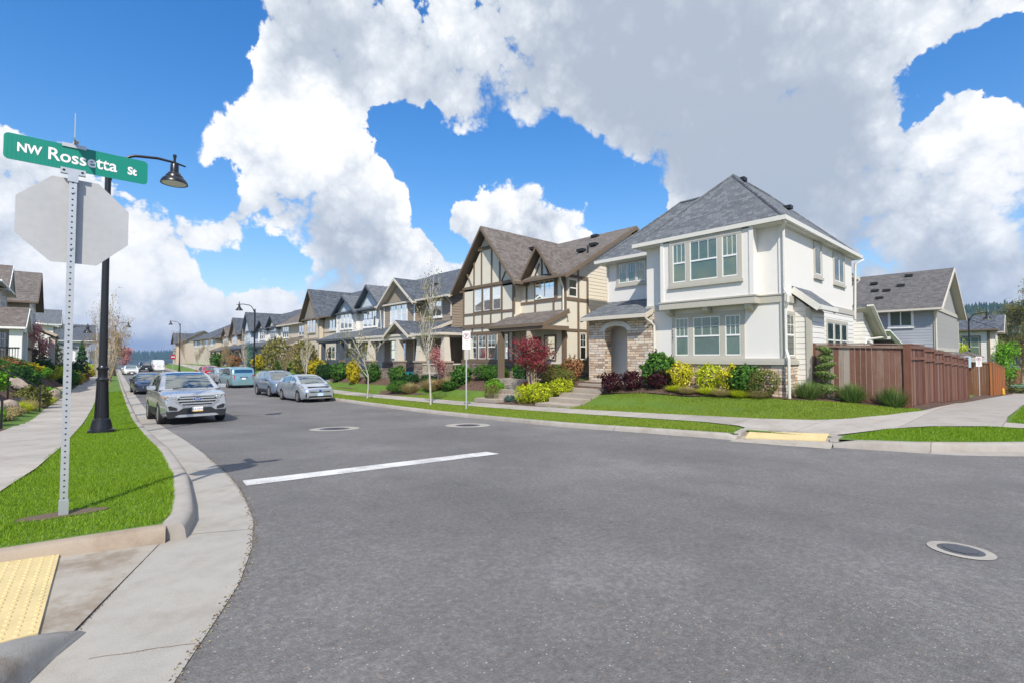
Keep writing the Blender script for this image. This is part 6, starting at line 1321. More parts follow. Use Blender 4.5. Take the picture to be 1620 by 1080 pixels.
def tuft_mesh(n, leaf, seed, size=1.):
    rg = np.random.default_rng(seed); V = np.zeros((n, 3, 3)); a = rg.uniform(0, 2*np.pi, n); l = np.abs(rg.normal(.33, .16, n)); h = rg.uniform(.45, 1.05, n)*(1.05-l*.6); b0 = rg.uniform(0, .22, n); a2 = a+rg.normal(0, .5, n)
    base = np.stack([np.cos(a)*b0, np.sin(a)*b0, np.zeros(n)], 1); w = .012; t = np.stack([-np.sin(a2), np.cos(a2), np.zeros(n)], 1)*w
    V[:, 0] = base-t; V[:, 1] = base+t; V[:, 2] = base+np.stack([np.cos(a2)*l, np.sin(a2)*l, h], 1)
    return npmesh('blades', V.reshape(-1, 3), 3, 'L_'+leaf, link=False)
def stems_mesh(seed, n=7, spread=.28, top=.75, r=.018):
    rg = random.Random(seed); mb = MB()
    for _ in range(n):
        a = rg.uniform(0, 6.28); q = rg.uniform(.4, 1)*spread; mb.tube([(0.02*math.cos(a), .02*math.sin(a), -.05), (q*.5*math.cos(a), q*.5*math.sin(a), top*.5), (q*math.cos(a+.3), q*math.sin(a+.3), top)], [r, r*.7, r*.3], 5)
    me = mb.build('stems', 'barkdark', uv=False); d = me.data; bpy.data.objects.remove(me); return d
_bm = {}
def kind_mesh(k):
    if k in _bm: return _bm[k]
    sd = len(_bm)+11
    spec = {'yellow': (1000, 'yellow', (1, 1, 1), .25, .05), 'lime': (1400, 'lime', (1, 1, 1), .35, .045), 'green': (1500, 'green', (1, 1, 1), .35, .06), 'fresh': (1400, 'fresh', (1, 1, 1), .35, .055), 'maroon': (1000, 'maroon', (1, 1, .95), .3, .055),
            'box': (2600, 'green', (1, 1, 1), .8, .03), 'boxolive': (2600, 'olive', (1, 1, 1), .8, .032), 'hedge': (3200, 'hedge', (1, 1, .9), .75, .035), 'dark': (1700, 'dark', (1, 1, 1), .5, .055), 'olive': (1500, 'olive', (1, 1, 1), .4, .055), 'rust': (1300, 'rust', (1, 1, 1), .4, .06),
            'orange': (900, 'orange', (1, 1, 1), .3, .07), 'gold': (1600, 'gold', (1, 1, 1), .4, .06), 'laurel': (1500, 'green', (1, 1, 1), .45, .085), 'pink': (1300, 'pink', (1, 1, 1), .35, .055), 'red': (1400, 'red', (1, 1, 1), .3, .05), 'straw': (1500, 'straw', (1, 1, .8), .5, .05), 'column': (2200, 'conifer', (1, 1, 1), .6, .045), 'budbush': (1400, 'bud', (1, 1, 1), .35, .045), 'blue': (1500, 'bluegreen', (1, 1, 1), .5, .05), 'ground': (1500, 'olive', (1.2, 1.2, .9), .5, .05)}
    if k == 'tuft': m = tuft_mesh(1500, 'tuft', sd)
    elif k == 'strawtuft': m = tuft_mesh(1400, 'straw', sd)
    elif k == 'limetuft': m = tuft_mesh(1300, 'lime', sd)
    else: n, lf, sh, sl_, sz = spec[k]; m = bush_mesh(n, lf, sd, sh, sl_, sz)
    _bm[k] = (m, stems_mesh(sd)); return _bm[k]
def shrub(k, x, y, w, h, label, zf=B, cat='shrub', group=None, name='shrub', stem=True, dz=-.03):
    m, s = kind_mesh(k); t = thing(name, label, cat, (x, y, zf(x, y)+dz), group); t.rotation_euler = (0, 0, random.uniform(0, 6.28)); t.scale = (w, w, h)
    o = bpy.data.objects.new('foliage', m); COL.objects.link(o); o.parent = t
    if stem and 'tuft' not in k: q = bpy.data.objects.new('stems', s); COL.objects.link(q); q.parent = t
    return t
yl = 'rounded shrubs along the white house'
for a in [
 ('maroon', 15.95, 11.75, .95, .80, 'dark maroon shrub beside the top of the steps of the white house'), ('maroon', 16.3, 11.0, .85, .76, 'dark maroon shrub in the middle of the three before the stone porch'), ('maroon', 16.55, 10.1, .78, .80, 'dark maroon shrub under the laurel by the white downspout'),
 ('laurel', 17.0, 10.35, 1.05, 1.28, 'tall glossy green laurel by the downspout at the left of the white house'), ('yellow', 17.0, 9.35, .85, .95, 'bright yellow shrub, leftmost below the big lower window'), ('lime', 17.1, 8.35, .90, .95, 'rounded yellow green shrub in the middle below the big lower window'),
 ('yellow', 17.1, 7.5, .85, .95, 'bright yellow shrub touching the dark green one under the window'), ('laurel', 17.15, 7.05, 1.0, .95, 'dark green laurel between the yellow shrub and the rusty one'), ('boxolive', 16.95, 6.45, .92, .92, 'rusty green clipped shrub at the corner of the white house by the downspout'),
 ('lime', 14.45, 15.1, .95, .80, 'yellow green shrub, leftmost of the pair in the bark mulch by the sidewalk'), ('lime', 14.55, 14.35, 1.05, .85, 'yellow green shrub, right one of the pair in the bark mulch by the sidewalk'), ('lime', 15.4, 13.95, .95, .72, 'yellow green shrub close to the concrete steps of the white house'),
 ('boxolive', 15.9, 14.15, .80, .95, 'brownish green clipped shrub at the left side of the concrete steps'), ('boxolive', 14.35, 17.3, .62, .78, 'small dark clipped ball shrub beside the brown steps of the timbered house'), ('fresh', 15.1, 17.9, .85, .80, 'fresh light green bush behind the clipped ball near the timbered house'),
 ('laurel', 16.9, 18.0, .9, .9, 'green laurel by the brown porch post of the timbered house'), ('hedge', 16.6, 19.6, 1.2, .85, 'dark green hedge shrub before the stone base of the timbered house, right one'), ('hedge', 16.7, 20.7, 1.25, .85, 'dark green hedge shrub before the stone base of the timbered house, left one'),
 ('laurel', 16.0, 21.9, 1.0, 1.0, 'bushy bright green laurel at the end of the white railing'), ('orange', 15.6, 16.3, .55, .45, 'small orange azalea in the bed of the timbered house'), ('blue', 14.5, 16.2, .5, .3, 'low gray green plant in the mulch between the steps'),
 ('green', 16.9, 15.0, .95, .8, 'green shrub behind the red tree by the stone base'), ('rust', 16.9, 14.6, .9, 1.1, 'rusty red leaved shrub at the right corner of the timbered house'), ('olive', 16.2, 15.3, .8, .9, 'olive shrub under the red tree'),
 ('hedge', 14.7, 26.4, 1.4, .8, 'big clipped dark green hedge ball on the lawn before the taupe house'), ('green', 15.6, 28.3, 1.25, 1.15, 'large fresh green bush before the taupe porch, right one'), ('green', 15.7, 32.2, 1.25, 1.3, 'large fresh green bush before the taupe porch, left one'), ('gold', 15.3, 34.2, 1.0, 1.65, 'upright golden leaved shrub between the blue and taupe houses'),
 ('dark', 15.6, 26.7, 1.0, .8, 'low dark shrub beside the teal pot'), ('rust', 15.5, 22.9, 1.0, .5, 'low rusty shrub under the white railing'), ('green', 15.4, 22.0, 1.0, .5, 'low green shrub near the railing end'), ('dark', 15.7, 24.8, .9, .7, 'dark shrub at the foot of the white railing'),
 ('green', 15.6, 37.6, 1.5, 1.4, 'dense green shrub before the dark porch wall of the pale blue house'), ('dark', 15.7, 40.4, 1.6, 1.4, 'dark green shrub left of the pale blue porch'), ('gold', 15.9, 43.2, 1.6, 1.5, 'golden shrub at the far end of the pale blue porch'), ('green', 16.5, 49, 1.8, 1.4, 'green shrub before the tan house'), ('budbush', 16.0, 46.5, 2.4, 3.0, 'tall yellow green budding shrub between the tan and pale blue houses'),
 ('budbush', 16.8, 58.2, 2.8, 3.4, 'tall pale budding shrub before the beige hip roofed house'), ('green', 16.6, 54, 1.8, 1.3, 'round green shrub at the tan house corner'), ('blue', 16.9, 69, 1.1, 3.0, 'narrow blue green conifer before the white gabled house'), ('rust', 17, 78, 2., 1.8, 'rusty shrub before the pointed blue gable'), ('green', 17.5, 90, 2.4, 2., 'green shrub far along the right side'), ('gold', 16.8, 64, 2., 1.6, 'golden shrub before the far beige windows')]: shrub(*a)
for a in [(17.75, 5.35, 'tufted grass clump at the white house corner beside the spiral topiary'), (18.5, 4.3, 'tufted grass clump between the spiral topiary and the fence corner'), (18.78, 3.3, 'tufted grass clump at the outer corner of the brown fence')]: shrub('tuft', a[0], a[1], .85, .74, a[2], cat='grass clump', name='grass_clump')
for a in [(14.75, 25.2, 'straw coloured grass clump beside the clipped hedge ball'), (15.3, 24.0, 'straw coloured grass clump, middle one before the taupe house'), (15.5, 22.6, 'yellowish grass clump in front of the white railing'), (15.2, 23.4, 'small tan grass clump at the lawn edge of the taupe house')]: shrub('strawtuft', a[0], a[1], 1.1, .75, a[2], cat='grass clump', name='grass_clump')
for i, (x, y) in enumerate([(16.55, 9.3), (16.4, 8.8), (16.55, 8.1), (16.5, 7.6), (16.6, 7.0), (16.75, 6.5)]): shrub('strawtuft' if i % 2 else 'limetuft', x, y, .8, .30, 'low dry grass tuft in the bed edge before the white house', cat='grass tuft', name='grass_tuft', group='dry grass tufts along the bed')
# spiral topiary
def topiary():
    x, y = 18.42, 5.0; z = B(x, y); t = thing('topiary', 'spiral clipped conifer topiary standing in front of the brown fence', 'topiary', (x, y, z))
    tr = MB(); tr.tube([(x, y, z-.1), (x, y, z+1.7)], [.045, .02], 7); tr.build('trunk', 'barkdark', t)
    Ps, Os = [], []
    for zc, rr, ht, tl in ((.42, .38, .40, .9), (.80, .32, .30, 2.6), (1.10, .30, .28, 4.6), (1.38, .24, .24, .3), (1.62, .22, .24, 2.0)):
        n = int(9000*rr*rr+700); th = RNG.uniform(0, 6.283, n); q = np.sqrt(RNG.random(n)); s = RNG.random(n)
        topz = .10*(1-q**2.5); botz = -ht*(1-q**.8)*.75; top_ = s < .55
        zz = np.where(top_, topz+RNG.normal(0, .012, n), botz+RNG.normal(0, .02, n)); px, py = np.cos(th)*rr*q, np.sin(th)*rr*q
        zz = zz+.26*(px*math.cos(tl)+py*math.sin(tl)); Ps.append(np.stack([px, py, zz+zc], 1)); Os.append(np.stack([np.cos(th)*q, np.sin(th)*q, np.where(top_, 1.2, -.5)], 1))
    P = np.concatenate(Ps); out = np.concatenate(Os); o = npmesh('foliage', leaf_quads(P, .024, out), 4, 'L_tuft'); o.parent = t
topiary()
# ------------------------------------------------------------------ trees
def tree_data(seed, h, r0, levels, nb, lean=.12, up=.75, first=.3, spread=.5, stems=1):
    rg = random.Random(seed); tubes = []; tips = []
    def grow(p, d, L, r, lev):
        pts = [p]; rs = [r]; n = 5 if lev == 0 else 3; q = p.copy(); dd = d.copy()
        for i in range(n):
            dd = (dd+Vector((rg.gauss(0, lean), rg.gauss(0, lean), rg.gauss(.06, .05)))).normalized(); q = q+dd*L/n; pts.append(q.copy()); rs.append(r*(1-.75*(i+1)/n)+.0025)
        tubes.append((pts, rs, 8 if lev == 0 else 5 if lev == 1 else 3))
        if lev >= 1: tips.extend(pts[1:])
        if lev < levels:
            for b in range(nb[lev]):
                t = first+(1-first)*(b+rg.random())/nb[lev] if lev == 0 else rg.uniform(.25, 1); i = min(n-1, int(t*n)); f = t*n-i
                s = pts[i].lerp(pts[i+1], f); a = rg.uniform(0, 6.28); o = Vector((math.cos(a), math.sin(a), 0)); nd = (o*spread+Vector((0, 0, up))+dd*.3).normalized()
                grow(s, nd, L*rg.uniform(.32, .55)*(1.15-t*.5), max(.003, rs[i]*.5), lev+1)
    for k in range(stems):
        a = 6.28*k/stems+.4; d = Vector((math.cos(a)*.22, math.sin(a)*.22, 1)).normalized() if stems > 1 else Vector((0, 0, 1)); grow(Vector((0, 0, -.1)), d, h*rg.uniform(.85, 1), r0, 0)
    return tubes, tips
def tree_mesh(seed, h, r0, levels, nb, bark, leaf=None, nleaf=0, lsize=.05, scatter=.12, **k):
    tubes, tips = tree_data(seed, h, r0, levels, nb, **k); mb = MB(); tw = MB()
    for pts, rs, n in tubes: (mb if n > 5 else tw).tube(pts, rs, n, cap=False)
    o = mb.build('trunk', bark, uv=True, smooth=60); md = o.data; bpy.data.objects.remove(o); o = tw.build('branches', bark, uv=False); bd = o.data; bpy.data.objects.remove(o); lm = None
    if leaf:
        T = np.array([tuple(t) for t in tips]); i = RNG.integers(0, len(T), nleaf); P = T[i]+RNG.normal(0, scatter, (nleaf, 3)); lm = npmesh('crown', leaf_quads(P, lsize), 4, 'L_'+leaf, link=False)
    return md, bd, lm
def plant_tree(ms, x, y, label, zf=B, s=1., rz=0., group=None, name='tree', cat='tree', sz=None):
    t = thing(name, label, cat, (x, y, zf(x, y)-.03), group); t.scale = (s, s, sz or s); t.rotation_euler = (0, 0, rz)
    for nm, m in zip(('trunk', 'branches', 'crown'), ms):
        if m: o = bpy.data.objects.new(nm, m); COL.objects.link(o); o.parent = t
    return t
vg = 'young street trees along the verges'
plant_tree(tree_mesh(3, 5.3, .05, 2, (14, 5), 'barkpale', 'bud', 800, .045, .14, first=.3, up=.85, spread=.5, lean=.05), 11.85, 18.5, 'slender young tree with pale trunk and sparse buds before the taupe and timbered houses', name='young_tree', group=vg)
plant_tree(tree_mesh(5, 3.7, .045, 2, (9, 4), 'barkpale', 'bud', 500, .05, .16, first=.35, up=.35, spread=.6), 11.9, 24.9, 'short young tree with pale leaning stem behind the silver hatchback', name='young_tree', group=vg)
birch = tree_mesh(8, 4.6, .034, 3, (13, 6, 3), 'barkpale', 'tanbud', 500, .035, .12, first=.2, up=1.0, spread=.35); twig = tree_mesh(12, 4.2, .035, 3, (14, 6, 3), 'barktan', 'tanbud', 1600, .04, .12, first=.15, up=.9, spread=.4); twig2 = tree_mesh(15, 5.0, .038, 3, (14, 6, 3), 'barktan', 'tanbud', 1200, .04, .14, first=.2, up=.85, spread=.45)
for i, (x, y, ms, s, lab) in enumerate([(13.0, 37.5, birch, .95, 'bare white birch before the pale blue house, behind the wagon'), (13.3, 44, twig, .85, 'bare young tree at the kerb before the tan house'), (13.8, 58, birch, 1., 'bare white birch before the beige house'), (14.1, 66, twig, .9, 'bare twiggy tree behind the red car'), (14.4, 74, twig2, .85, 'bare twiggy tree before the white gabled house'), (14.8, 84, birch, .95, 'bare birch before the pointed blue gable'), (15.4, 96, twig, 1., 'bare tree beside the far white van'), (16.0, 108, twig2, 1.1, 'bare tree at the far tan house')]): plant_tree(ms, x, y, lab+' on the right verge', s=s, rz=i*1.3, name='bare_tree', group=vg)
for i, (y, ms, s) in enumerate([(18.6, birch, .72), (24, twig, .78), (30, twig2, .75), (37, birch, .95), (45, twig, .95), (55, twig2, 1.05), (66, birch, 1.1), (80, twig2, 1.25), (98, twig, 1.3)]):
    plant_tree(ms, kl(y)-.8, y, ['nearest bare birch on the left verge, just behind the street lamp', 'tan twiggy tree, second on the left verge', 'tan twiggy tree, third on the left verge', 'bare birch, fourth on the left verge', 'tan twiggy tree, fifth on the left verge', 'tall twiggy tree, sixth on the left verge', 'tall bare birch, seventh on the left verge', 'tall twiggy tree, eighth on the left verge', 'farthest twiggy tree on the left verge'][i], BL, s*.86, i*.9, vg, 'bare_tree', sz=s)
rt = tree_mesh(21, 2.6, .05, 2, (9, 5), 'barkpale', None, first=.25, up=.75, spread=.6, stems=3)
def red_maple():
    x, y = 15.1, 15.3; z = B(x, y); t = thing('maple_tree', 'dark red leaved ornamental tree in the bed before the timbered house', 'tree', (x, y, z)); tubes, tips = tree_data(21, 2.35, .05, 2, (11, 6), first=.45, up=.42, spread=.95, stems=4)
    mb = MB()
    for pts, rs, n in tubes: mb.tube([p+Vector((x, y, z)) for p in pts], rs, max(4, n), cap=False)
    mb.build('trunk', 'barktan', t, smooth=60); T = np.array([tuple(p) for p in tips if p.z > 1.0]); n = 5200; P = T[RNG.integers(0, len(T), n)]+RNG.normal(0, .11, (n, 3))*np.array((1.3, 1.3, .7)); P[:, 2] = np.maximum(P[:, 2], .7)
    o = npmesh('crown', leaf_quads(P, .042, lift=.6), 4, 'L_red'); o.parent = t
red_maple()
cherry = tree_mesh(31, 2.6, .05, 2, (9, 5), 'barkdark', 'pink', 1600, .05, .16, first=.3, up=.6, spread=.6); plant_tree(cherry, 15.6, 23.6, 'small pink leaved tree before the white porch railing', s=.85, name='small_tree')
plant_tree(cherry, -1.9, 50, 'pink blossoming tree on the left bank, right of the porch posts', BL, 1.25, name='small_tree'); plant_tree(tree_mesh(33, 3.4, .09, 2, (9, 6), 'barkdark', 'pink', 2600, .11, .3, first=.2, up=.6, spread=.6), 11.0, 170, 'red pink bushy tree at the far end of the street', lambda x, y: -1.6, 1.5, name='small_tree')
cf = MB()
def conifer_obj(x, y, z, h, w, leaf, label, n=1800, size=.07, name='conifer', cat='conifer'):
    t = thing(name, label, cat, (x, y, z)); MB().tube([(x, y, z-.2), (x, y, z+h*.9)], [.06*w+.03, .02], 6).build('trunk', 'barkdark', t)
    u = RNG.random(n); a = RNG.uniform(0, 6.283, n); r = w*.5*(1-u)**.8*(.55+.45*RNG.random(n))*(1+.2*np.sin(u*40)); P = np.stack([np.cos(a)*r, np.sin(a)*r, .08*h+u*h*.92], 1); o = npmesh('foliage', leaf_quads(P, size, np.stack([np.cos(a), np.sin(a), np.full(n, .3)], 1)), 4, 'L_'+leaf); o.parent = t
conifer_obj(16.6, 17.6, B(16.6, 17.6), 1.35, 1.0, 'conifer', 'small dark conifer by the porch steps of the timbered house', 1500, .045)
conifer_obj(.75, 70, BL(.75, 70)+.2, 3.9, 1.7, 'conifer', 'dark columnar conifer on the left bank beside the stop sign post', 2600, .09)
# ------------------------------------------------------------------ left bank: shrubs, boulders, rails
def LBk(x, y): return BL(x, y)
for a in [
 ('fresh', -1.74, 21.0, .62, .62, 'bright green shrub at the left edge beside the sidewalk, nearest one'), ('straw', -1.62, 22.9, .62, .40, 'tan dried hydrangea mound, nearest beside the left sidewalk'), ('straw', -1.55, 24.6, .62, .44, 'tan dried mound between the boulder and the sidewalk'), ('limetuft', -1.50, 26.2, .9, .55, 'yellow green grass clump beside the left sidewalk'), ('strawtuft', -1.36, 27.6, .9, .62, 'olive grass clump below the stair rail'),
 ('olive', -1.20, 30.2, 1.15, .95, 'round olive shrub at the foot of the stair rail'), ('limetuft', -1.0, 32.5, 1.0, .6, 'pale grass clump by the left sidewalk beyond the olive shrub'), ('fresh', -2.35, 27.5, 1.2, .95, 'bright green clipped box shrub on the left bank by the rail'), ('box', -2.55, 31, 1.3, 1.0, 'dark green ball shrub above the bright green box'), ('dark', -2.0, 33.5, 1.0, 1.05, 'dark green shrub with pale flowers on the left bank'), ('laurel', -1.75, 35, 1.1, 1.2, 'tall dark leafy shrub right of the rails'),
 ('rust', -2.9, 38, 1.5, .7, 'rusty leaved shrub under the gray porch'), ('green', -2.6, 40, 1.3, .7, 'green shrub under the white porch column'), ('gold', -2.0, 41.3, 1.4, .7, 'golden green shrub beside the porch steps'), ('fresh', -1.7, 43, 1.3, .75, 'fresh green shrub below the porch railing'), ('dark', -1.5, 46, 1.1, 1.3, 'dark conifer-like shrub right of the porch'), ('lime', -1.2, 48.5, 1.9, 1.0, 'wide yellow green shrub on the left bank'),
 ('fresh', -.95, 39, .8, .5, 'small fresh green shrub at the sidewalk edge behind the sign post'), ('green', -.2, 52, 1.5, 1.4, 'green shrub beside the sign post on the bank'), ('gold', .3, 58, 1.5, 1.0, 'golden shrub along the left sidewalk'), ('rust', .6, 63, 1.5, 1.0, 'rusty shrub farther along the left sidewalk'), ('gold', 1.1, 74, 1.8, 1.2, 'golden shrub far along the left sidewalk'), ('lime', 1.6, 82, 2.0, 1.6, 'yellow hedge shrub at the end of the left sidewalk'), ('dark', -.3, 66, 1.8, 1.6, 'dark shrub below the brown roofed house on the left'), ('budbush', -1.8, 62, 2.2, 2.6, 'olive budding shrub before the brown porch post')]: shrub(*a, zf=LBk)
def boulder(x, y, r, sz, label, mat='rock', seed=1):
    rg = random.Random(seed); mb = MB(); nu, nv = 16, 10; z = BL(x, y); vs = []
    cs = [(Vector((rg.gauss(0, 1), rg.gauss(0, 1), rg.gauss(0, .8))).normalized(), rg.uniform(.62, .95)) for _ in range(11)]
    for i in range(nv+1):
        th = math.pi*i/nv
        for j in range(nu):
            ph = 2*math.pi*j/nu; d = Vector((math.sin(th)*math.cos(ph), math.sin(th)*math.sin(ph), math.cos(th))); k = 1.
            for c, q in cs:
                dt = d.dot(c)
                if dt > 0: k = min(k, q/max(dt, .05))
            k *= 1+rg.uniform(-.03, .03); vs.append((x+d.x*r*k, y+d.y*r*k*1.3, z+sz*.35+d.z*sz*k))
    fs = [(i*nu+j, (i+1)*nu+j, (i+1)*nu+(j+1) % nu, i*nu+(j+1) % nu) for i in range(nv) for j in range(nu)]; mb.add(vs, fs); o = mb.build('boulder', mat, origin=(x, y, z), smooth=25); tag(o, label, 'boulder', 'boulders on the left bank')
for i, a in enumerate([(-1.95, 23.4, .55, .48, 'large tan boulder beside the nearest dried mounds', 'rock'), (-1.72, 25.6, .42, .42, 'tan boulder behind the dried hydrangea mounds', 'rock'), (-1.62, 28.3, .5, .4, 'dark gray boulder under the stair rail', 'rockdark'), (-1.35, 31.6, .42, .36, 'gray boulder right of the rail post', 'rockdark'), (-1.15, 34.5, .6, .5, 'tan boulder behind the sign post', 'rock'), (-1.55, 30.5, .5, .4, 'broad dark boulder at the stair foot', 'rockdark'), (-.8, 38, .6, .5, 'tan boulder farther along the left sidewalk', 'rock'), (-.5, 43, .6, .45, 'low tan boulder far along the left sidewalk', 'rock'), (-2.3, 22.2, .6, .6, 'tan boulder at the picture edge by the nearest rail post', 'rock'), (-2.0, 33, .7, .5, 'gray brown boulder in the upper bank', 'rock')]): boulder(a[0], a[1], a[2]*.78, a[3]*.8, *a[4:], seed=i+3)
def rail(label, p, q, posts):
    """sloping pipe handrail from p up to q with posts (t, foot depth)"""
    p, q = Vector(p), Vector(q); t = thing('handrail', label, 'handrail', tuple(p-Vector((0, 0, .9))), 'black stair handrails'); b = MB(); b.tube([p+Vector((0, 0, -.12)), p, q, q+Vector((-.3, 0, .0))], .025, 8); b.build('rail', 'black', t, smooth=50)
    for s, dp in posts: c = p.lerp(q, s); MB().box(c.x-.025, c.y-.025, c.z-dp, c.x+.025, c.y+.025, c.z).build('post', 'black', t)
rail('near black pipe handrail of the stairs on the left bank', (-.93, 27.2, .30), (-2.6, 27.6, 1.45), ((.0, .95), (.55, 1.1)))
rail('far black pipe handrail of the stairs on the left bank', (-.98, 33.5, .22), (-2.6, 33.9, 1.25), ((.0, .8), (.42, .9), (.8, .9)))
rail('short black rail post at the left picture edge', (-1.44, 19.8, .30), (-2.4, 20.0, .8), ((.0, .9),))
st = MB()
for k in range(6): st.box(-1.35-k*.32, 27.6, -1, -1.9-k*.32, 33.2, BL(-1.2, 30)+.16*(k+1))
o = st.build('stairs', 'step', origin=(-1.3, 30, -.7)); tag(o, 'concrete stairs between the two black handrails on the left bank', 'stairs')
# ------------------------------------------------------------------ steps to the houses, pot
def steps():
    t = thing('front_steps', 'brown concrete front steps rising to the stone porch of the white house', 'steps', (15.3, 13.1, -.3))
    for i, (x0, x1, z) in enumerate([(13.75, 14.55, -.30), (14.55, 15.15, -.13), (15.15, 15.75, .04), (15.75, 16.35, .21), (16.35, 17.4, .38)]): MB().box(x0, 12.15, -.9, x1+.06, 13.85-.0*i, z).build('step', 'step', t)
    t = thing('front_steps', 'brown concrete front steps of the timbered house beside the clipped ball shrub', 'steps', (14.6, 17.1, -.3))
    for i, (x0, x1, z) in enumerate([(13.8, 14.5, -.36), (14.5, 15.0, -.18), (15.0, 15.5, .0), (15.5, 16.0, .2)]): MB().box(x0, 16.2 if i else 16.4, -1, x1+.05, 17.9, z).build('step', 'step', t)
steps()
pm = MB(); pm.lathe((16.0, 27.4, B(16, 27.4)), [(.16, 0), (.22, .05), (.25, .5), (.26, .62), (.22, .62), (.2, .5)], 20); o = pm.build('planter_pot', m_plain('teal_glaze', (.02, .20, .24), .25, .15, 6.), origin=(16, 27.4, B(16, 27.4)), smooth=40); tag(o, 'teal glazed planter pot before the taupe porch', 'pot')
wm = MB(); wm.lathe((16.9, 43.0, 1.75), [(.55, -.03), (.58, 0), (.55, .03), (.50, .0), (.55, -.03)], 24, axis='x', cap=False)
for k in range(6): a = k*math.pi/6; wm.beam((16.9, 43-.52*math.cos(a), 1.75-.52*math.sin(a)), (16.9, 43+.52*math.cos(a), 1.75+.52*math.sin(a)), .03, .03)
o = wm.build('wagon_wheel', 'black', origin=(16.9, 43, 1.3)); tag(o, 'dark spoked wheel leaning on the porch wall of the pale blue house', 'wheel ornament')
# ------------------------------------------------------------------ brown fence
def board_fence(label, a, b, h0, h1, base, mat, steps_=None, cap=True, bw=.14, posts=None, lattice=None):
    a, b = Vector((*a, 0)), Vector((*b, 0)); L = (b-a).length; d = (b-a)/L; nrm = Vector((-d.y, d.x, 0)); t = thing('wooden_fence', label, 'fence', (a.x, a.y, base(a.x, a.y)))
    bd = MB(); rl = MB(); n = int(L/bw)
    def top(s):
        if not steps_: return h0+(h1-h0)*s/L
        k = 0
        for q in steps_:
            if s > q+.02: k += 1
        return h0+(h1-h0)*k/len(steps_)
    for i in range(n):
        s0 = i*L/n+.003; s1 = (i+1)*L/n-.003; p, q = a+d*s0, a+d*s1; zb = base(p.x, p.y)+.02+random.uniform(-.02, .02); zt = top((s0+s1)/2)-.06
        wob_ = random.uniform(-.004, .004); bd.prism([(p.x+nrm.x*wob_, p.y+nrm.y*wob_, zb), (q.x+nrm.x*wob_, q.y+nrm.y*wob_, zb), (q.x+nrm.x*wob_, q.y+nrm.y*wob_, zt), (p.x+nrm.x*wob_, p.y+nrm.y*wob_, zt)], nrm*.02)
    bo = bd.build('boards', mat, t); bo['kind'] = 'stuff' if n > 100 else None
    if n <= 100: del bo['kind']
    sg = posts['side'] if posts else 1
    for s in (posts['at'] if posts else (0, L)):
        p = a+d*s; MB().box(p.x-.055, p.y-.055, base(p.x, p.y)-.1, p.x+.055, p.y+.055, top(min(L, s+.05))+.01).build('post', posts.get('mat', mat) if posts else mat, t)
    seg = sorted(set([0, L]+list(steps_ or [])))
    for s0, s1 in zip(seg, seg[1:]):
        p, q = a+d*s0, a+d*s1; z0, z1 = top(s0+.05), top(s1-.03) if not steps_ else top(s0+.05)
        r = MB(); r.beam((p.x, p.y, z0+.0), (q.x, q.y, z1+.0), .14, .035); r.build('top_rail', mat, t)
        r2 = MB(); o_ = nrm*(sg*-.035); r2.beam((p.x+o_.x, p.y+o_.y, z0-.08), (q.x+o_.x, q.y+o_.y, z1-.08), .03, .09); r2.build('face_rail', mat, t)
        if lattice: r3 = MB(); r3.beam((p.x+o_.x, p.y+o_.y, z0-lattice), (q.x+o_.x, q.y+o_.y, z1-lattice), .035, .1); r3.build('mid_rail', mat, t)
    return t
board_fence('weathered brown board fence facing the street, joining the white house', (18.72, 5.44), (18.95, 2.96), 1.97, 1.90, B, 'fenceworn', posts={'at': (0.02, 2.46), 'side': 1, 'mat': 'fence'})
sp = [2.45, 4.6, 6.9, 9.1, 11.4, 13.6]
board_fence('brown panel fence stepping down along the cross street sidewalk', (19.0, 2.93), (34.6, 2.95), 1.90, 1.50, B, 'fence', steps_=sp, posts={'at': [0.0]+sp+[15.55], 'side': 1}, lattice=.42)
board_fence('reddish brown fence beyond the stepped fence, facing the street with cedar posts', (50, 5.6), (50.4, 2.9), .62+.6, .55+.6, lambda x, y: G(x, y)+.05, 'fencefresh', posts={'at': (0.0, 1.3, 2.6), 'side': 1, 'mat': 'orange'})
board_fence('cedar fence running on along the far cross street sidewalk', (50.6, 2.9), (69, 3.2), 1.1, .55, lambda x, y: G(x, y)+.05, 'fencefresh', steps_=[3, 6, 9, 12, 15], posts={'at': (0, 3, 6, 9, 12, 15, 18.3), 'side': 1, 'mat': 'orange'})
board_fence('long brown fence closing the far end at the right edge', (78, 3.6), (86, -2), .2, .3, lambda x, y: G(x, y), 'fencefresh')
ub = MB(); ub.box(70.4, 1.9, G(70, 2)-.1, 71.3, 2.8, G(70, 2)+.85); ub.box(70.35, 1.85, G(70, 2)+.85, 71.35, 2.85, G(70, 2)+.93); ub.prism([(70.38, 1.95, G(70, 2)+.3), (70.38, 2.75, G(70, 2)+.3), (70.38, 2.75, G(70, 2)+.8), (70.38, 1.95, G(70, 2)+.8)], (-.03, 0, 0)); o = ub.build('utility_box', m_plain('utility_green', (.16, .30, .22), .5, .08, 4.), origin=(70.8, 2.3, G(70, 2))); tag(o, 'pale green utility box in the mulch by the far fence', 'utility box')
for i, a in enumerate([('hedge', 74, 1.9, 2.4, 1.1, 'round green shrub beside the far utility box'), ('hedge', 77, 1.6, 2.4, 1.1, 'round green shrub right of the far utility box'), ('olive', 66, 1.9, 1.9, .8, 'low gray green shrub in front of the far utility box')]): shrub(*a, zf=G)
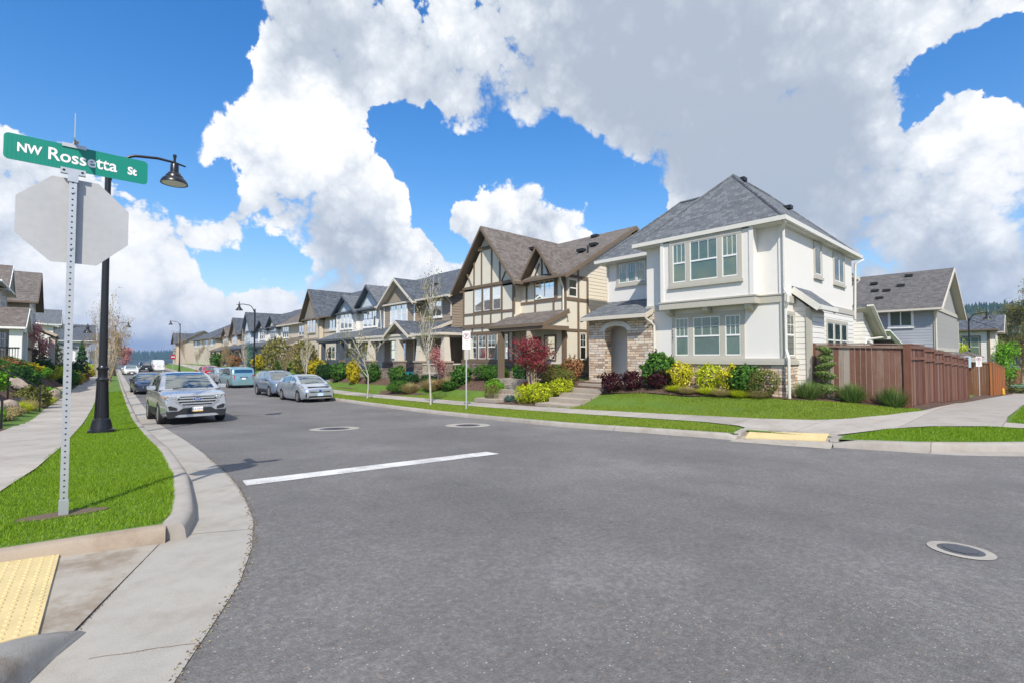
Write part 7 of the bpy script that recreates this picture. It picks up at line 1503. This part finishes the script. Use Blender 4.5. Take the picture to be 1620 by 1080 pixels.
hb = MB(); hb.tube([(54, 2.6, G(54, 2.6)-.1), (54, 2.6, G(54, 2.6)+.6), (54, 2.6, G(54, 2.6)+.75)], [.09, .09, .05], 12); hb.lathe((54, 2.6, G(54, 2.6)+.3), [(.13, 0), (.13, .05)], 12); o = hb.build('marker_post', m_plain('marker_yellow', (.7, .40, .03), .5, .05, 4.), origin=(54, 2.6, G(54, 2.6))); tag(o, 'short yellow marker post by the cedar fence', 'marker post')
big = tree_mesh(44, 9.5, .2, 3, (13, 6, 4), 'barktan', 'bud', 6500, .11, .35, first=.18, up=.6, spread=.65); plant_tree(big, 78, 2.4, 'large budding tree with tan twigs at the right picture edge', G, 1.05, .4); plant_tree(big, 88, 5.2, 'large bare tan tree behind the far white house corner', G, .95, 2.1)
plant_tree(tree_mesh(47, 4.5, .1, 2, (10, 6), 'barkdark', 'fresh', 2600, .12, .35, first=.25, up=.6, spread=.6), 72, 3.4, 'fresh green young tree before the far tan house', G, 1., .4)
plant_tree(tree_mesh(49, 4.2, .08, 2, (10, 6), 'barkdark', 'lime', 1300, .10, .3, first=.3, up=.7, spread=.5), 60, 6.5, 'sparse yellow green tree before the far white house', G, 1., 1.4)
# ------------------------------------------------------------------ far land
def ridge(name, pts, base, mat, wid_, jag, seed):
    """a long hill: pts = (x, y, crest height)"""
    rg = random.Random(seed); mb = MB(); n = len(pts); vs = []
    path = []
    for (a, b) in zip(pts, pts[1:]):
        for k in range(14): t = k/14; path.append([a[i]+(b[i]-a[i])*t for i in range(3)])
    path.append(list(pts[-1]))
    for i, p in enumerate(path):
        d = Vector((p[0], p[1], 0)).normalized(); c = p[2]+rg.uniform(-jag, jag)
        for o_, h in ((-wid_, base), (-wid_*.6, base+(c-base)*.4), (-wid_*.25, base+(c-base)*.8), (0, c), (wid_*.5, base+(c-base)*.6), (wid_, base)): vs.append((p[0]+d.x*o_, p[1]+d.y*o_, h+rg.uniform(-jag, jag)*.5))
    m = len(path); mb.add(vs, [(i*6+j, i*6+j+1, (i+1)*6+j+1, (i+1)*6+j) for i in range(m-1) for j in range(5)]); o = mb.build(name, mat, smooth=60, uv=False); kind(o, 'structure'); return path
M['forestfloor'] = m_plain('forest_floor', (.030, .055, .028), .95, .35, .02)
P1 = ridge('hills', [(800, -300, 40), (860, -60, 56), (870, 40, 63), (840, 110, 58), (790, 220, 46), (720, 400, 24)], -30, 'forestfloor', 300, 3, 1)
P2 = ridge('hills', [(-700, 1500, 8), (-200, 1700, 4), (150, 1750, 2), (400, 1700, 10), (700, 1500, 22)], -60, 'forestfloor', 500, 2, 2)
P3 = ridge('hills', [(-2200, 3700, 40), (-700, 4300, 46), (200, 4500, 36), (1100, 4300, 60), (2200, 3700, 70)], -60, 'forestfloor', 700, 6, 3)
def wood(name, items, leaf):
    V = []
    for x, y, z, h, w in items:
        for lv in range(4):
            zz = z+h*(.05+.22*lv); r = w*(.5-.11*lv)
            n = 7; a0 = RNG.uniform(0, 6.28); top = (x, y, z+h*(.42+.2*lv) if lv < 3 else z+h)
            for k in range(n):
                a, b = a0+6.283*k/n, a0+6.283*(k+1)/n; j1, j2 = RNG.uniform(.7, 1.15, 2); V += [(x+r*j1*math.cos(a), y+r*j1*math.sin(a), zz), (x+r*j2*math.cos(b), y+r*j2*math.sin(b), zz), top]
    return kind(npmesh(name, np.array(V), 3, leaf), 'stuff')
it, it2 = [], []
for p in P1:
    d = Vector((p[0], p[1], 0)).normalized()
    for _ in range(95):
        o_ = random.uniform(-260, 30); f = 1; q = random.uniform(-10, 10); x, y = p[0]+d.x*o_-d.y*q, p[1]+d.y*o_+d.x*q; zc = -30+(p[2]+30)*(1-(abs(o_)/300)**1.2)
        h = random.uniform(7, 15); (it2 if random.random() < .28 and o_ < -40 else it).append((x, y, zc-3, h*(.7 if len(it2) and it2[-1][0] == x else 1), h*random.uniform(.36, .6)))
wood('forest', it, 'L_dark'); wood('forest', it2, 'L_olive')
it = []
for p in P2:
    for _ in range(26): o_ = random.uniform(-60, 160); h = random.uniform(14, 26); it.append((p[0]+random.uniform(-20, 20), p[1]-o_, p[2]-3-o_*.035, h, h*.4))
wood('forest', it, 'L_dark')
it = []
for _ in range(420): y = random.uniform(320, 900); x = random.uniform(-.18, .32)*y; h = random.uniform(7, 14); it.append((x, y, G(0, y)-.8, h*.8, h*.6))
wood('forest', it, 'L_dark')
for i in range(9):
    y = random.uniform(260, 420); x = (.02+.018*i)*y; z = G(0, y)-.5; h_ = MB(); h_.box(x-4, y-4, z, x+4, y+4, z+4.5); hh = thing('house', 'small pale house in the valley beyond the end of the street', 'house', (x, y, z), 'houses in the valley'); h_.build('wall', ['lapwhite', 'beige', 'lapgray'][i % 3], hh); r_ = MB(); r_.slab([(x-4.6, y-4.6, z+4.4), (x+4.6, y-4.6, z+4.4), (x+4.6, y, z+6.8), (x-4.6, y, z+6.8)], .2); r_.slab([(x-4.6, y+4.6, z+4.4), (x+4.6, y+4.6, z+4.4), (x+4.6, y, z+6.8), (x-4.6, y, z+6.8)], .2); r_.build('roof', 'sh_dark', hh)
# ------------------------------------------------------------------ air
HAZE = .00032
hz_ = MB(); hz_.box(-4900, -450, -95, 4900, 5900, 140); hm, nt = newmat('haze_air'); node(nt, 'ShaderNodeOutputMaterial', {'Volume': node(nt, 'ShaderNodeVolumePrincipled', {'Color': (.40, .60, .95), 'Density': HAZE, 'Anisotropy': .2}).outputs[0]})
ho = hz_.build('haze', hm, uv=False); kind(ho, 'stuff')
bpy.context.view_layer.update()
